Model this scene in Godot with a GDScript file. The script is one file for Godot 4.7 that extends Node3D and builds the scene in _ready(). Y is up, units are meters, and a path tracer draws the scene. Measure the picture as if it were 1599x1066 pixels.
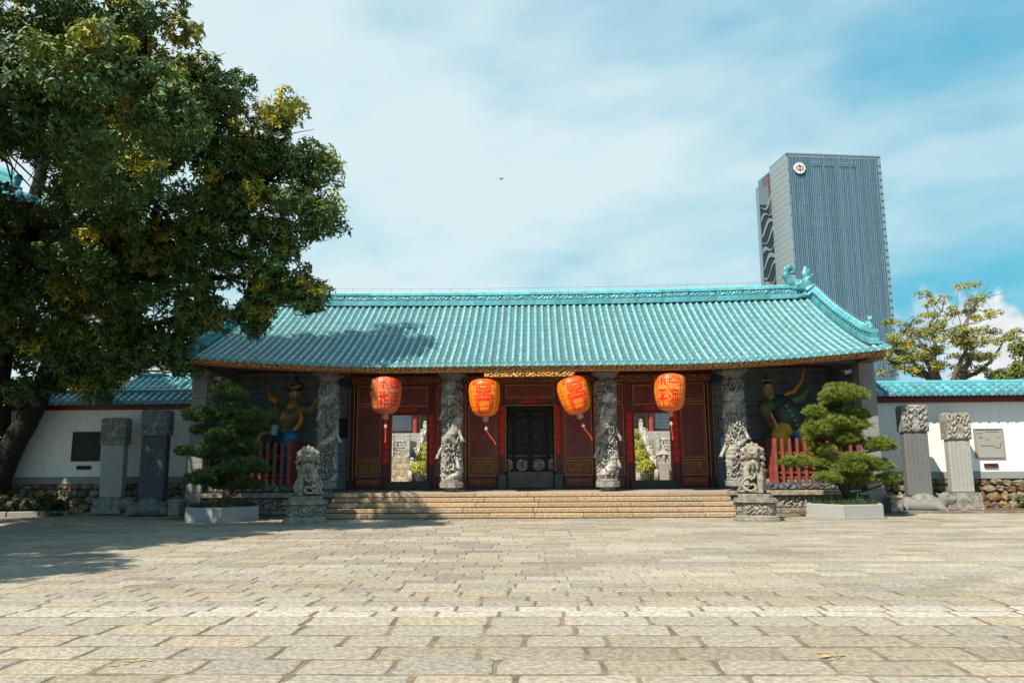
extends Node3D
# A temple gate hall across a granite plaza. y is up, the hall's column line is z = 0, the camera stands at z = 22.9.

var rng := RandomNumberGenerator.new()
var taken := {}
var M := {}
var noise := FastNoiseLite.new()
var noise_fine := FastNoiseLite.new()


const BASE := 0.88   # all vertex colours are multiplied by this


# ---------- naming ----------
func numbered(parent: Node, called: String) -> String:
	var key := str(parent.get_instance_id()) + called
	var n: int = taken.get(key, 0)
	taken[key] = n + 1
	return called if n == 0 else "%s_%03d" % [called, n]


func thing(called: String, label: String, category: String, at := Vector3.ZERO, turn := 0.0, group := "") -> Node3D:
	var o := Node3D.new()
	o.name = numbered(self, called)
	add_child(o, true)
	o.position = at
	o.rotation.y = turn
	o.set_meta("label", label)
	o.set_meta("category", category)
	if group:
		o.set_meta("group", group)
	return o


func part(called: String, mesh: Mesh, m: Material, parent: Node, at := Vector3.ZERO, turn := Vector3.ZERO, size := Vector3.ONE) -> MeshInstance3D:
	var o := MeshInstance3D.new()
	o.name = numbered(parent, called)
	o.mesh = mesh
	o.material_override = m
	parent.add_child(o, true)
	o.position = at
	o.rotation = turn
	o.scale = size
	return o


func stuff(o: Node) -> Node:
	o.set_meta("kind", "stuff")
	return o


func struct(called: String, mesh: Mesh, m: Material) -> MeshInstance3D:
	var o := part(called, mesh, m, self)
	o.set_meta("kind", "structure")
	return o


func copy(o: Node3D, label: String, at: Vector3, turn := 0.0) -> Node3D:
	var c: Node3D = o.duplicate()
	c.name = numbered(self, str(o.name).rstrip("0123456789_"))
	add_child(c, true)
	c.position = at
	c.rotation.y = turn
	c.set_meta("label", label)
	return c


# ---------- mesh builder ----------
class MB:
	var v := PackedVector3Array()
	var n := PackedVector3Array()
	var c := PackedColorArray()
	var uv := PackedVector2Array()
	var ix := PackedInt32Array()
	var col := Color(1, 1, 1)

	func tri(a: Vector3, b: Vector3, d: Vector3) -> void:  # counter-clockwise seen from outside
		var k := v.size()
		var nn := (b - a).cross(d - a).normalized()
		v.append(a); v.append(b); v.append(d)
		for i in 3:
			n.append(nn); c.append(col); uv.append(Vector2.ZERO)
		ix.append(k); ix.append(k + 2); ix.append(k + 1)

	func quad(a: Vector3, b: Vector3, d: Vector3, e: Vector3) -> void:
		var k := v.size()
		var nn := (d - a).cross(e - b).normalized()
		v.append(a); v.append(b); v.append(d); v.append(e)
		uv.append(Vector2(0, 1)); uv.append(Vector2(1, 1)); uv.append(Vector2(1, 0)); uv.append(Vector2(0, 0))
		for i in 4:
			n.append(nn); c.append(col)
		ix.append(k); ix.append(k + 2); ix.append(k + 1)
		ix.append(k); ix.append(k + 3); ix.append(k + 2)

	func box(x0: float, x1: float, y0: float, y1: float, z0: float, z1: float, ch := 0.0) -> void:
		cbox(Transform3D(Basis(), Vector3((x0 + x1) / 2, (y0 + y1) / 2, (z0 + z1) / 2)), Vector3(x1 - x0, y1 - y0, z1 - z0) / 2, ch)

	func cbox(t: Transform3D, h: Vector3, ch := 0.0) -> void:
		ch = minf(ch, minf(h.x, minf(h.y, h.z)) * 0.6)
		var g := h - Vector3(ch, ch, ch)
		for axis in 3:
			var b := (axis + 1) % 3
			var d := (axis + 2) % 3
			for s in [-1.0, 1.0]:
				var p: Array[Vector3] = []
				for w in [[-1, -1], [1, -1], [1, 1], [-1, 1]]:
					var q := Vector3.ZERO
					q[axis] = s * h[axis]
					q[b] = w[0] * g[b]
					q[d] = w[1] * g[d]
					p.append(t * q)
				if s > 0: quad(p[0], p[1], p[2], p[3])
				else: quad(p[3], p[2], p[1], p[0])
			if ch > 0.0:
				for s in [-1.0, 1.0]:
					for r in [-1.0, 1.0]:
						var p0 := Vector3.ZERO; var p1 := Vector3.ZERO; var p2 := Vector3.ZERO; var p3 := Vector3.ZERO
						p0[b] = s * h[b]; p0[d] = r * g[d]; p0[axis] = -g[axis]
						p1[b] = s * g[b]; p1[d] = r * h[d]; p1[axis] = -g[axis]
						p2 = p1; p2[axis] = g[axis]
						p3 = p0; p3[axis] = g[axis]
						if s * r > 0: quad(t * p3, t * p0, t * p1, t * p2)
						else: quad(t * p0, t * p3, t * p2, t * p1)
		if ch > 0.0:
			for sx in [-1.0, 1.0]:
				for sy in [-1.0, 1.0]:
					for sz in [-1.0, 1.0]:
						var a := t * Vector3(sx * h.x, sy * g.y, sz * g.z)
						var e := t * Vector3(sx * g.x, sy * h.y, sz * g.z)
						var f := t * Vector3(sx * g.x, sy * g.y, sz * h.z)
						if sx * sy * sz > 0: tri(a, e, f)
						else: tri(a, f, e)

	func bar(a: Vector3, b: Vector3, w: float, hgt: float, ch := 0.0) -> void:  # a box from a to b
		var z := (b - a).normalized()
		var x := Vector3.UP.cross(z)
		x = x.normalized() if x.length() > 0.01 else Vector3.RIGHT
		var y := z.cross(x)
		cbox(Transform3D(Basis(x, y, z), (a + b) / 2), Vector3(w / 2, hgt / 2, a.distance_to(b) / 2), ch)

	func grid(nu: int, nv: int, p: Array, cols := [], closed_u := false) -> void:  # smooth sheet; p has (nu + 1) * (nv + 1) points, u across, v up; normal = du x dv
		var k := v.size()
		var w := nu + 1
		for j in nv + 1:
			for i in w:
				var a: Vector3 = p[j * w + (i + 1 if i < nu else (1 if closed_u else i))]
				var b: Vector3 = p[j * w + (i - 1 if i > 0 else (nu - 1 if closed_u else i))]
				var d: Vector3 = p[mini(j + 1, nv) * w + i]
				var e: Vector3 = p[maxi(j - 1, 0) * w + i]
				var nn := (a - b).cross(d - e)
				v.append(p[j * w + i])
				n.append(nn.normalized() if nn.length() > 1e-12 else Vector3.UP)
				c.append(cols[j * w + i] if cols else col)
				uv.append(Vector2(float(i) / nu, 1.0 - float(j) / nv))
		for j in nv:
			for i in nu:
				var q := k + j * w + i
				ix.append(q); ix.append(q + w + 1); ix.append(q + 1)
				ix.append(q); ix.append(q + w); ix.append(q + w + 1)

	func fan(ring: Array, up: Vector3) -> void:  # flat cap; ring counter-clockwise about up
		var k := v.size()
		var mid := Vector3.ZERO
		for q in ring: mid += q
		v.append(mid / ring.size()); n.append(up); c.append(col); uv.append(Vector2(0.5, 0.5))
		for q in ring:
			v.append(q); n.append(up); c.append(col); uv.append(Vector2.ZERO)
		for i in ring.size():
			ix.append(k); ix.append(k + 1 + (i + 1) % ring.size()); ix.append(k + 1 + i)

	func tube(pts: Array, rad: Array, sides := 8, caps := true) -> void:
		var p := []
		var side := Vector3.ZERO
		var rings := []
		for j in pts.size():
			var dir: Vector3 = (pts[mini(j + 1, pts.size() - 1)] - pts[maxi(j - 1, 0)])
			dir = dir.normalized() if dir.length() > 1e-6 else Vector3.UP
			if side == Vector3.ZERO:
				side = dir.cross(Vector3(0.31, 0.17, 0.93))
				if side.length() < 0.05: side = dir.cross(Vector3.RIGHT)
			side = (side - dir * side.dot(dir)).normalized()
			var over := dir.cross(side)
			var ring := []
			for i in sides + 1:
				var a := TAU * i / sides
				var q: Vector3 = pts[j] + (side * cos(a) + over * sin(a)) * rad[j]
				p.append(q)
				if i < sides: ring.append(q)
			rings.append([ring, dir])
		grid(sides, pts.size() - 1, p, [], true)
		if caps:
			fan(rings[-1][0], rings[-1][1])
			var r: Array = rings[0][0].duplicate()
			r.reverse()
			fan(r, -rings[0][1])

	func lathe(prof: Array, sides := 24, at := Vector3.ZERO, sx := 1.0, sz := 1.0) -> void:  # prof: Vector2(radius, y) from below upwards
		var p := []
		for q in prof:
			for i in sides + 1:
				var a := -TAU * i / sides
				p.append(at + Vector3(cos(a) * q.x * sx, q.y, sin(a) * q.x * sz))
		grid(sides, prof.size() - 1, p, [], true)
		for e in [[prof[0], Vector3.DOWN], [prof[-1], Vector3.UP]]:
			if e[0].x > 0.001:
				var r := []
				for i in sides:
					var a: float = TAU * i / sides * (1.0 if e[1].y < 0 else -1.0)
					r.append(at + Vector3(cos(a) * e[0].x * sx, e[0].y, sin(a) * e[0].x * sz))
				fan(r, e[1])

	func lathe_flat(prof: Array, sides: int, at := Vector3.ZERO, turn := 0.0) -> void:  # faceted
		for j in prof.size() - 1:
			for i in sides:
				var a := turn - TAU * i / sides
				var b := turn - TAU * (i + 1) / sides
				var q: Vector2 = prof[j]
				var r: Vector2 = prof[j + 1]
				quad(at + Vector3(cos(a) * q.x, q.y, sin(a) * q.x), at + Vector3(cos(b) * q.x, q.y, sin(b) * q.x), at + Vector3(cos(b) * r.x, r.y, sin(b) * r.x), at + Vector3(cos(a) * r.x, r.y, sin(a) * r.x))
		var top := []
		for i in sides:
			var a := turn - TAU * i / sides
			top.append(at + Vector3(cos(a) * prof[-1].x, prof[-1].y, sin(a) * prof[-1].x))
		fan(top, Vector3.UP)

	func prism(poly: Array, y0: float, y1: float, ch := 0.0) -> void:  # poly: Vector2(x, z), counter-clockwise seen from above (x right, z towards the viewer)
		var m := Vector2.ZERO
		for q in poly: m += q
		m /= poly.size()
		var top := []
		var k := poly.size()
		for i in k:
			var a: Vector2 = poly[i]
			var b: Vector2 = poly[(i + 1) % k]
			var ai := a + (m - a).normalized() * ch * 1.3
			var bi := b + (m - b).normalized() * ch * 1.3
			quad(Vector3(b.x, y0, b.y), Vector3(a.x, y0, a.y), Vector3(a.x, y1 - ch, a.y), Vector3(b.x, y1 - ch, b.y))
			if ch > 0.0: quad(Vector3(b.x, y1 - ch, b.y), Vector3(a.x, y1 - ch, a.y), Vector3(ai.x, y1, ai.y), Vector3(bi.x, y1, bi.y))
			top.append(Vector3(ai.x, y1, ai.y))
		top.reverse()
		fan(top, Vector3.UP)

	func extrude(poly: Array, z0: float, z1: float, at := Transform3D()) -> void:  # poly: Vector2(x, y) counter-clockwise seen from +z
		var pk := PackedVector2Array(poly)
		var t := Geometry2D.triangulate_polygon(pk)
		for i in range(0, t.size(), 3):
			var a := pk[t[i]]; var b := pk[t[i + 1]]; var d := pk[t[i + 2]]
			if (b - a).cross(d - a) < 0: 
				var e := b; b = d; d = e
			tri(at * Vector3(a.x, a.y, z1), at * Vector3(b.x, b.y, z1), at * Vector3(d.x, d.y, z1))
			tri(at * Vector3(a.x, a.y, z0), at * Vector3(d.x, d.y, z0), at * Vector3(b.x, b.y, z0))
		for i in pk.size():
			var a := pk[i]; var b := pk[(i + 1) % pk.size()]
			quad(at * Vector3(a.x, a.y, z0), at * Vector3(b.x, b.y, z0), at * Vector3(b.x, b.y, z1), at * Vector3(a.x, a.y, z1))

	func done() -> ArrayMesh:
		var a := []
		a.resize(Mesh.ARRAY_MAX)
		a[Mesh.ARRAY_VERTEX] = v
		a[Mesh.ARRAY_NORMAL] = n
		a[Mesh.ARRAY_COLOR] = c
		a[Mesh.ARRAY_TEX_UV] = uv
		a[Mesh.ARRAY_INDEX] = ix
		var m := ArrayMesh.new()
		m.add_surface_from_arrays(Mesh.PRIMITIVE_TRIANGLES, a)
		return m


# ---------- sculpted figures: capsules joined by a smooth minimum, meshed as surface nets ----------
class Fig:
	var bones := []

	func cap(a: Vector3, b: Vector3, ra: float, rb: float, col := Color(1, 1, 1)) -> void:
		bones.append([a, b, ra, rb, col])

	func ball(p: Vector3, r: float, col := Color(1, 1, 1)) -> void:
		bones.append([p, p + Vector3(0.001, 0, 0), r, r, col])

	func line(pts: Array, rad: Array, col := Color(1, 1, 1)) -> void:
		for i in pts.size() - 1: cap(pts[i], pts[i + 1], rad[i], rad[i + 1], col)

	func mirror(a: Vector3, b: Vector3, ra: float, rb: float, col := Color(1, 1, 1)) -> void:
		cap(a, b, ra, rb, col)
		cap(Vector3(-a.x, a.y, a.z), Vector3(-b.x, b.y, b.z), ra, rb, col)

	func into(mb: MB, cell: float, k: float) -> void:
		var lo := Vector3(1e9, 1e9, 1e9)
		var hi := -lo
		for q in bones:
			var r: float = maxf(q[2], q[3]) + cell * 2.5
			lo = lo.min(q[0].min(q[1]) - Vector3(r, r, r))
			hi = hi.max(q[0].max(q[1]) + Vector3(r, r, r))
		var nx := int((hi.x - lo.x) / cell) + 2
		var ny := int((hi.y - lo.y) / cell) + 2
		var nz := int((hi.z - lo.z) / cell) + 2
		var f := PackedFloat32Array()
		f.resize(nx * ny * nz)
		var reach := maxf(3.0 / k, cell * 2.0)
		for q in bones:
			var a: Vector3 = q[0]
			var ab: Vector3 = q[1] - a
			var l2 := ab.length_squared()
			var ra: float = q[2]
			var dr: float = q[3] - q[2]
			var r: float = maxf(q[2], q[3]) + reach
			var s := ((a.min(q[1]) - Vector3(r, r, r) - lo) / cell).floor()
			var e := ((a.max(q[1]) + Vector3(r, r, r) - lo) / cell).ceil()
			for z in range(maxi(0, int(s.z)), mini(nz, int(e.z) + 1)):
				for y in range(maxi(0, int(s.y)), mini(ny, int(e.y) + 1)):
					var row := (z * ny + y) * nx
					for x in range(maxi(0, int(s.x)), mini(nx, int(e.x) + 1)):
						var p := lo + Vector3(x, y, z) * cell - a
						var t := clampf(p.dot(ab) / l2, 0.0, 1.0)
						f[row + x] += exp(-k * ((p - ab * t).length() - ra - dr * t))
		for i in f.size():
			f[i] = -log(maxf(f[i], 1e-12)) / k
		var id := PackedInt32Array()
		id.resize(f.size())
		id.fill(-1)
		var base := mb.v.size()
		var corner := [0, 1, nx, nx + 1, nx * ny, nx * ny + 1, nx * ny + nx, nx * ny + nx + 1]
		var at := [Vector3(0, 0, 0), Vector3(1, 0, 0), Vector3(0, 1, 0), Vector3(1, 1, 0), Vector3(0, 0, 1), Vector3(1, 0, 1), Vector3(0, 1, 1), Vector3(1, 1, 1)]
		var edges := [[0, 1], [2, 3], [4, 5], [6, 7], [0, 2], [1, 3], [4, 6], [5, 7], [0, 4], [1, 5], [2, 6], [3, 7]]
		for z in nz - 1:
			for y in ny - 1:
				for x in nx - 1:
					var i := (z * ny + y) * nx + x
					var inside := 0
					for q in 8:
						if f[i + corner[q]] < 0.0: inside += 1
					if inside == 0 or inside == 8: continue
					var p := Vector3.ZERO
					var m := 0
					for e in edges:
						var d0 := f[i + corner[e[0]]]
						var d1 := f[i + corner[e[1]]]
						if (d0 < 0.0) != (d1 < 0.0):
							p += at[e[0]].lerp(at[e[1]], d0 / (d0 - d1))
							m += 1
					p = lo + (Vector3(x, y, z) + p / m) * cell
					id[i] = mb.v.size()
					mb.v.append(p)
					mb.n.append(Vector3.ZERO)
					mb.uv.append(Vector2.ZERO)
					var best := 1e9
					var tint := Color(1, 1, 1)
					for q in bones:
						var ab: Vector3 = q[1] - q[0]
						var t := clampf((p - q[0]).dot(ab) / ab.length_squared(), 0.0, 1.0)
						var d: float = (p - q[0] - ab * t).length() - lerpf(q[2], q[3], t)
						if d < best:
							best = d
							tint = q[4]
					mb.c.append(tint)
		var step := [1, nx, nx * ny]
		for z in range(1, nz - 1):
			for y in range(1, ny - 1):
				for x in range(1, nx - 1):
					var i := (z * ny + y) * nx + x
					var inside := f[i] < 0.0
					for axis in 3:
						if inside == (f[i + step[axis]] < 0.0): continue
						var u: int = step[(axis + 1) % 3]
						var w: int = step[(axis + 2) % 3]
						var a := id[i]; var b := id[i - u]; var d := id[i - u - w]; var e := id[i - w]
						if a < 0 or b < 0 or d < 0 or e < 0: continue
						var nn := (mb.v[d] - mb.v[a]).cross(mb.v[e] - mb.v[b])
						if not inside:
							nn = -nn
							var sw := b; b = e; e = sw
						for q in [a, b, d, e]: mb.n[q] += nn
						mb.ix.append(a); mb.ix.append(d); mb.ix.append(b)
						mb.ix.append(a); mb.ix.append(e); mb.ix.append(d)
		for i in range(base, mb.v.size()):
			mb.n[i] = mb.n[i].normalized()

	func mesh(cell: float, k: float) -> ArrayMesh:
		var mb := MB.new()
		into(mb, cell, k)
		return mb.done()


# ---------- materials ----------
func noise_tex(freq: float, lo: float, hi: float, octaves := 5, normal := 0.0, seed_ := 1, kind := FastNoiseLite.TYPE_SIMPLEX_SMOOTH) -> NoiseTexture2D:
	var t := NoiseTexture2D.new()
	t.width = 512
	t.height = 512
	t.seamless = true
	t.generate_mipmaps = false
	var f := FastNoiseLite.new()
	f.noise_type = kind
	f.seed = seed_
	f.frequency = freq
	f.fractal_octaves = octaves
	f.fractal_gain = 0.6
	t.noise = f
	if normal > 0.0:
		t.as_normal_map = true
		t.bump_strength = normal
	else:
		var g := Gradient.new()
		g.set_color(0, Color(lo, lo, lo))
		g.set_color(1, Color(hi, hi, hi))
		t.color_ramp = g
	return t


func mat(called: String, rough: float, tex: Texture2D = null, size := 1.0, bump: Texture2D = null, bump_scale := 1.0, metal := 0.0) -> StandardMaterial3D:
	var m := StandardMaterial3D.new()
	m.resource_name = called
	m.vertex_color_use_as_albedo = true
	m.albedo_color = Color(BASE, BASE, BASE).linear_to_srgb()
	m.roughness = rough
	m.metallic = metal
	if tex or bump:
		m.uv1_triplanar = true
		m.uv1_world_triplanar = true
		m.uv1_scale = Vector3.ONE / size
	if tex: m.albedo_texture = tex
	if bump:
		m.normal_enabled = true
		m.normal_texture = bump
		m.normal_scale = bump_scale
	M[called] = m
	return m


func materials() -> void:
	var blotch := noise_tex(0.008, 0.62, 1.08, 6, 0.0, 3)
	var soft := noise_tex(0.006, 0.82, 1.05, 5, 0.0, 5)
	var speck := noise_tex(0.05, 0.72, 1.1, 4, 0.0, 7)
	var strong := noise_tex(0.01, 0.55, 1.12, 6, 0.0, 9)
	var rough_n := noise_tex(0.03, 0, 1, 5, 6.0, 11)
	var fine_n := noise_tex(0.06, 0, 1, 4, 4.0, 13)
	mat("paving", 0.9, noise_tex(0.045, 0.70, 1.10, 6, 0.0, 19), 1.9, fine_n, 0.7)
	mat("granite", 0.8, speck, 0.8, fine_n, 0.5)
	mat("carved_stone", 0.9, strong, 1.3, rough_n, 1.0)
	mat("earth", 0.95, blotch, 3.0, rough_n, 1.0)
	mat("glaze", 0.34, soft, 0.9, fine_n, 0.25)
	mat("pan_glaze", 0.5, strong, 0.7, fine_n, 0.4)
	mat("plaster", 0.9, noise_tex(0.009, 0.955, 1.02, 5, 0.0, 17), 3.1, fine_n, 0.25)
	mat("wood", 0.55, soft, 1.2, fine_n, 0.3)
	mat("paint", 0.5, soft, 0.8)
	mat("gilt", 0.5, soft, 0.35, null, 1.0, 0.12)
	mat("rubble", 0.92, strong, 0.5, rough_n, 1.4)
	mat("bark", 0.95, strong, 0.6, rough_n, 1.6)
	mat("metal", 0.5, soft, 1.0, null, 1.0, 0.5)
	mat("plain", 0.7)
	mat("iron", 0.4, null, 1.0, null, 1.0, 0.7)
	M.plaster.uv1_scale = Vector3(0.9, 0.12, 0.9)   # faint runs of rain down the walls
	var g := mat("tower_glass", 0.16, null, 1.0, null, 1.0, 0.25)
	g.metallic_specular = 0.7
	mat("tower_metal", 0.45, null, 1.0, null, 1.0, 0.3)
	for q in [["leaf", 0.55, Color(0.42, 0.5, 0.1)], ["needle", 0.5, Color(0.3, 0.4, 0.08)], ["pale_leaf", 0.5, Color(0.5, 0.55, 0.12)]]:
		var l := mat(q[0], q[1])
		l.backlight_enabled = true
		l.backlight = q[2]
	M.brick = brick_material()


func brick_material() -> StandardMaterial3D:
	var im := Image.create(512, 512, false, Image.FORMAT_RGB8)
	var hm := Image.create(512, 512, false, Image.FORMAT_RGB8)
	im.fill(Color(0.66, 0.68, 0.7))
	hm.fill(Color(0.2, 0.2, 0.2))
	for r in 16:
		var x := -64 if r % 2 else 0
		while x < 512:
			var k := rng.randf_range(0.42, 0.6)
			im.fill_rect(Rect2i(x + 1, r * 32 + 3, 125, 27), Color(k * 0.93, k, k * 1.06))
			hm.fill_rect(Rect2i(x + 1, r * 32 + 3, 125, 27), Color(0.8, 0.8, 0.8))
			x += 128
	hm.bump_map_to_normal_map(3.0)
	var m := mat("brick", 0.9, ImageTexture.create_from_image(im), 1.1, ImageTexture.create_from_image(hm), 1.0)
	m.uv1_scale = Vector3(0.9, 0.9, 0.9)
	return m


# ---------- sky ----------
func sky_texture() -> ImageTexture:
	var w := 2048
	var h := 1024
	var im := Image.create(w, h, false, Image.FORMAT_RGBF)
	var f := FastNoiseLite.new()
	f.noise_type = FastNoiseLite.TYPE_SIMPLEX_SMOOTH
	f.seed = 21
	f.frequency = 1.0
	f.fractal_octaves = 6
	f.fractal_gain = 0.52
	var g := FastNoiseLite.new()
	g.noise_type = FastNoiseLite.TYPE_SIMPLEX_SMOOTH
	g.seed = 5
	g.frequency = 0.8
	g.fractal_octaves = 3
	var puff := FastNoiseLite.new()
	puff.noise_type = FastNoiseLite.TYPE_SIMPLEX_SMOOTH
	puff.seed = 8
	puff.frequency = 1.0
	puff.fractal_octaves = 5
	var white := Vector3(0.77, 0.92, 0.95)
	for y in h:
		var th := PI * (y + 0.5) / h
		var el := PI / 2 - th
		if el < -0.03:
			im.fill_rect(Rect2i(0, y, w, h - y), Color(0.34, 0.36, 0.34))
			break
		var up := maxf(0.0, el)
		var blue := Vector3(0.165, 0.60, 0.79).lerp(Vector3(0.07, 0.40, 0.66), smoothstep(0.0, 0.8, up))
		for x in w:
			var az := TAU * (x + 0.5) / w
			if az > PI: az -= TAU
			var d := Vector3(sin(az) * sin(th), cos(th), -cos(az) * sin(th))
			# streaks lie on a cloud sheet high above, drawn out along one direction
			var q := Vector2(d.x, d.z) / (d.y + 0.34)
			var s := Vector2(q.x * 0.93 + q.y * 0.36, q.y * 0.93 - q.x * 0.36)
			var warp := g.get_noise_2d(s.x * 0.8, s.y * 0.8)
			var c := f.get_noise_2d(s.x * 0.8 + warp * 0.3, s.y * 1.35 + warp * 0.25) * 0.8 + g.get_noise_2d(q.x * 0.7 + 9.0, q.y * 0.7) * 0.3
			c += f.get_noise_2d(s.x * 2.6 + 40.0 + warp, s.y * 5.0) * 0.34 + f.get_noise_2d(s.x * 7.0 + 11.0, s.y * 10.0) * 0.14
			# the sheet thins out to the right of the view and behind
			var thick := smoothstep(0.72, 0.0, absf(az + 0.15)) if az > -0.15 else 1.0 - 0.75 * smoothstep(0.5, 1.6, absf(az + 0.15))
			var bias := lerpf(-0.36, 0.38, thick) + 0.16 * smoothstep(0.36, 0.56, up) * (1.0 - thick) * 1.8
			var k := smoothstep(-0.78, 0.66, c * 0.72 + bias + 0.03)
			var col := blue.lerp(white, k * 0.94)
			# heaped cloud low to the right
			var m := smoothstep(0.40, 0.58, az) * (1.0 - smoothstep(0.85, 1.25, az))
			if m > 0.0 and el < 0.4:
				var top := 0.165 + 0.05 * puff.get_noise_2d(az * 7.0, 3.0) + 0.035 * puff.get_noise_2d(az * 26.0, el * 26.0)
				var b := smoothstep(top, top - 0.012, el) * m
				var lit := 0.98 + 0.22 * puff.get_noise_2d(az * 16.0 + 0.4, el * 20.0)
				col = col.lerp(Vector3(0.93, 0.95, 0.96) * lit, clampf(b * 1.2, 0.0, 1.0) * 0.95)
			col = col.lerp(Vector3(0.66, 0.84, 0.9), smoothstep(0.12, 0.0, el) * 0.6)
			im.set_pixel(x, y, Color(col.x, col.y, col.z))
	return ImageTexture.create_from_image(im)


func _ready() -> void:
	rng.seed = 4711
	noise.seed = 3
	noise.frequency = 1.0
	noise.fractal_octaves = 3
	noise_fine.seed = 9
	noise_fine.frequency = 1.0
	noise_fine.fractal_octaves = 2
	# camera
	var cam := Camera3D.new()
	cam.name = "camera"
	add_child(cam)
	cam.position = Vector3(0.222, 1.5, 22.914)
	cam.fov = 48.4
	cam.near = 0.1
	cam.far = 3000.0
	cam.basis = Basis(Vector3.UP, deg_to_rad(1.816)) * Basis(Vector3.RIGHT, deg_to_rad(9.03)) * Basis(Vector3.BACK, deg_to_rad(-0.38))
	cam.current = true
	# sky, sun, exposure
	var we := WorldEnvironment.new()
	we.name = "world_environment"
	var e := Environment.new()
	e.background_mode = Environment.BG_SKY
	var sm := PanoramaSkyMaterial.new()
	sm.panorama = sky_texture()
	e.sky = Sky.new()
	e.sky.sky_material = sm
	e.background_energy_multiplier = 0.64
	e.tonemap_mode = Environment.TONE_MAPPER_LINEAR
	e.tonemap_exposure = 1.52
	e.sdfgi_enabled = true
	e.ssao_enabled = true
	e.ssil_enabled = true
	we.environment = e
	add_child(we)
	var sun := DirectionalLight3D.new()
	sun.name = "sun"
	sun.light_energy = 1.6
	sun.light_color = Color(1.0, 0.955, 0.87)
	sun.light_angular_distance = 0.5
	sun.shadow_enabled = true
	add_child(sun)
	sun.look_at_from_position(Vector3.ZERO, Vector3(0.75, -1.5, -1.0), Vector3.UP)
	materials()
	build_ground()
	build_hall()
	build_walls()
	build_courtyard()
	build_tower()
	build_lions()
	build_guardians()
	build_fences()
	build_lanterns()
	build_stelae()
	build_planters()
	build_small_things()
	build_trees()


# ---------- ground ----------
func slab(lx: float, lz: float, th: float, seed_: int) -> ArrayMesh:
	# a paving stone with worn, irregular edges, its top at y = 0
	var r := RandomNumberGenerator.new()
	r.seed = seed_
	var mb := MB.new()
	var poly := []
	var hx := lx / 2 - 0.006
	var hz := lz / 2 - 0.006
	var j := minf(0.022, lz * 0.055)
	var rr := minf(0.026, lz * 0.07)
	for q in [[-1, -1, 0], [-0.3, -1, 1], [0.35, -1, 1], [1, -1, 0], [1, 0, 1], [1, 1, 0], [0.3, 1, 1], [-0.35, 1, 1], [-1, 1, 0], [-1, 0, 1]]:
		var p := Vector2(q[0] * hx, q[1] * hz)
		if q[2] == 0:
			var a := Vector2(-rr * sign(q[0]), 0)
			var b := Vector2(0, -rr * sign(q[1]))
			if sign(q[0]) * sign(q[1]) < 0:
				var s := a; a = b; b = s
			poly.append(p + b + Vector2(r.randf() * -j * sign(q[0]), r.randf() * -j * sign(q[1])))
			poly.append(p + a + Vector2(r.randf() * -j * sign(q[0]), r.randf() * -j * sign(q[1])))
		else:
			poly.append(p - Vector2(sign(q[0]) * j * r.randf() if abs(q[0]) == 1 else 0.0, sign(q[1]) * j * r.randf() if abs(q[1]) == 1 else 0.0))
	poly.reverse()
	var k := poly.size()
	var dip := []
	for i in k: dip.append(-r.randf() * 0.004)
	var c := Vector3(r.randf_range(-0.1, 0.1) * lx, 0.003, r.randf_range(-0.1, 0.1) * lz)
	for i in k:
		var a: Vector2 = poly[i]
		var b: Vector2 = poly[(i + 1) % k]
		var ai := a * (1.0 - 0.012 / a.length())
		var bi := b * (1.0 - 0.012 / b.length())
		var d0: float = dip[i]
		var d1: float = dip[(i + 1) % k]
		mb.quad(Vector3(b.x, -th, b.y), Vector3(a.x, -th, a.y), Vector3(a.x, d0 - 0.006, a.y), Vector3(b.x, d1 - 0.006, b.y))
		mb.quad(Vector3(b.x, d1 - 0.006, b.y), Vector3(a.x, d0 - 0.006, a.y), Vector3(ai.x, d0, ai.y), Vector3(bi.x, d1, bi.y))
		mb.tri(Vector3(bi.x, d1, bi.y), Vector3(ai.x, d0, ai.y), c)
	return mb.done()


func tinted(m: StandardMaterial3D, c: Color) -> StandardMaterial3D:
	var t: StandardMaterial3D = m.duplicate()
	t.albedo_color = (c * BASE).linear_to_srgb()
	t.uv1_world_triplanar = false
	t.uv1_offset = Vector3(rng.randf(), rng.randf(), rng.randf())
	return t


func stone_tone(light: float) -> Color:
	var t := rng.randf()
	var c := Color(0.405, 0.355, 0.292)
	if t < 0.25: c = Color(0.41, 0.368, 0.31)
	elif t < 0.4: c = Color(0.435, 0.365, 0.28)
	elif t < 0.55: c = Color(0.355, 0.30, 0.235)
	elif t < 0.65: c = Color(0.375, 0.315, 0.255)
	var k := light * rng.randf_range(0.85, 1.15)
	return Color(c.r * k, c.g * k, c.b * k)


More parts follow.
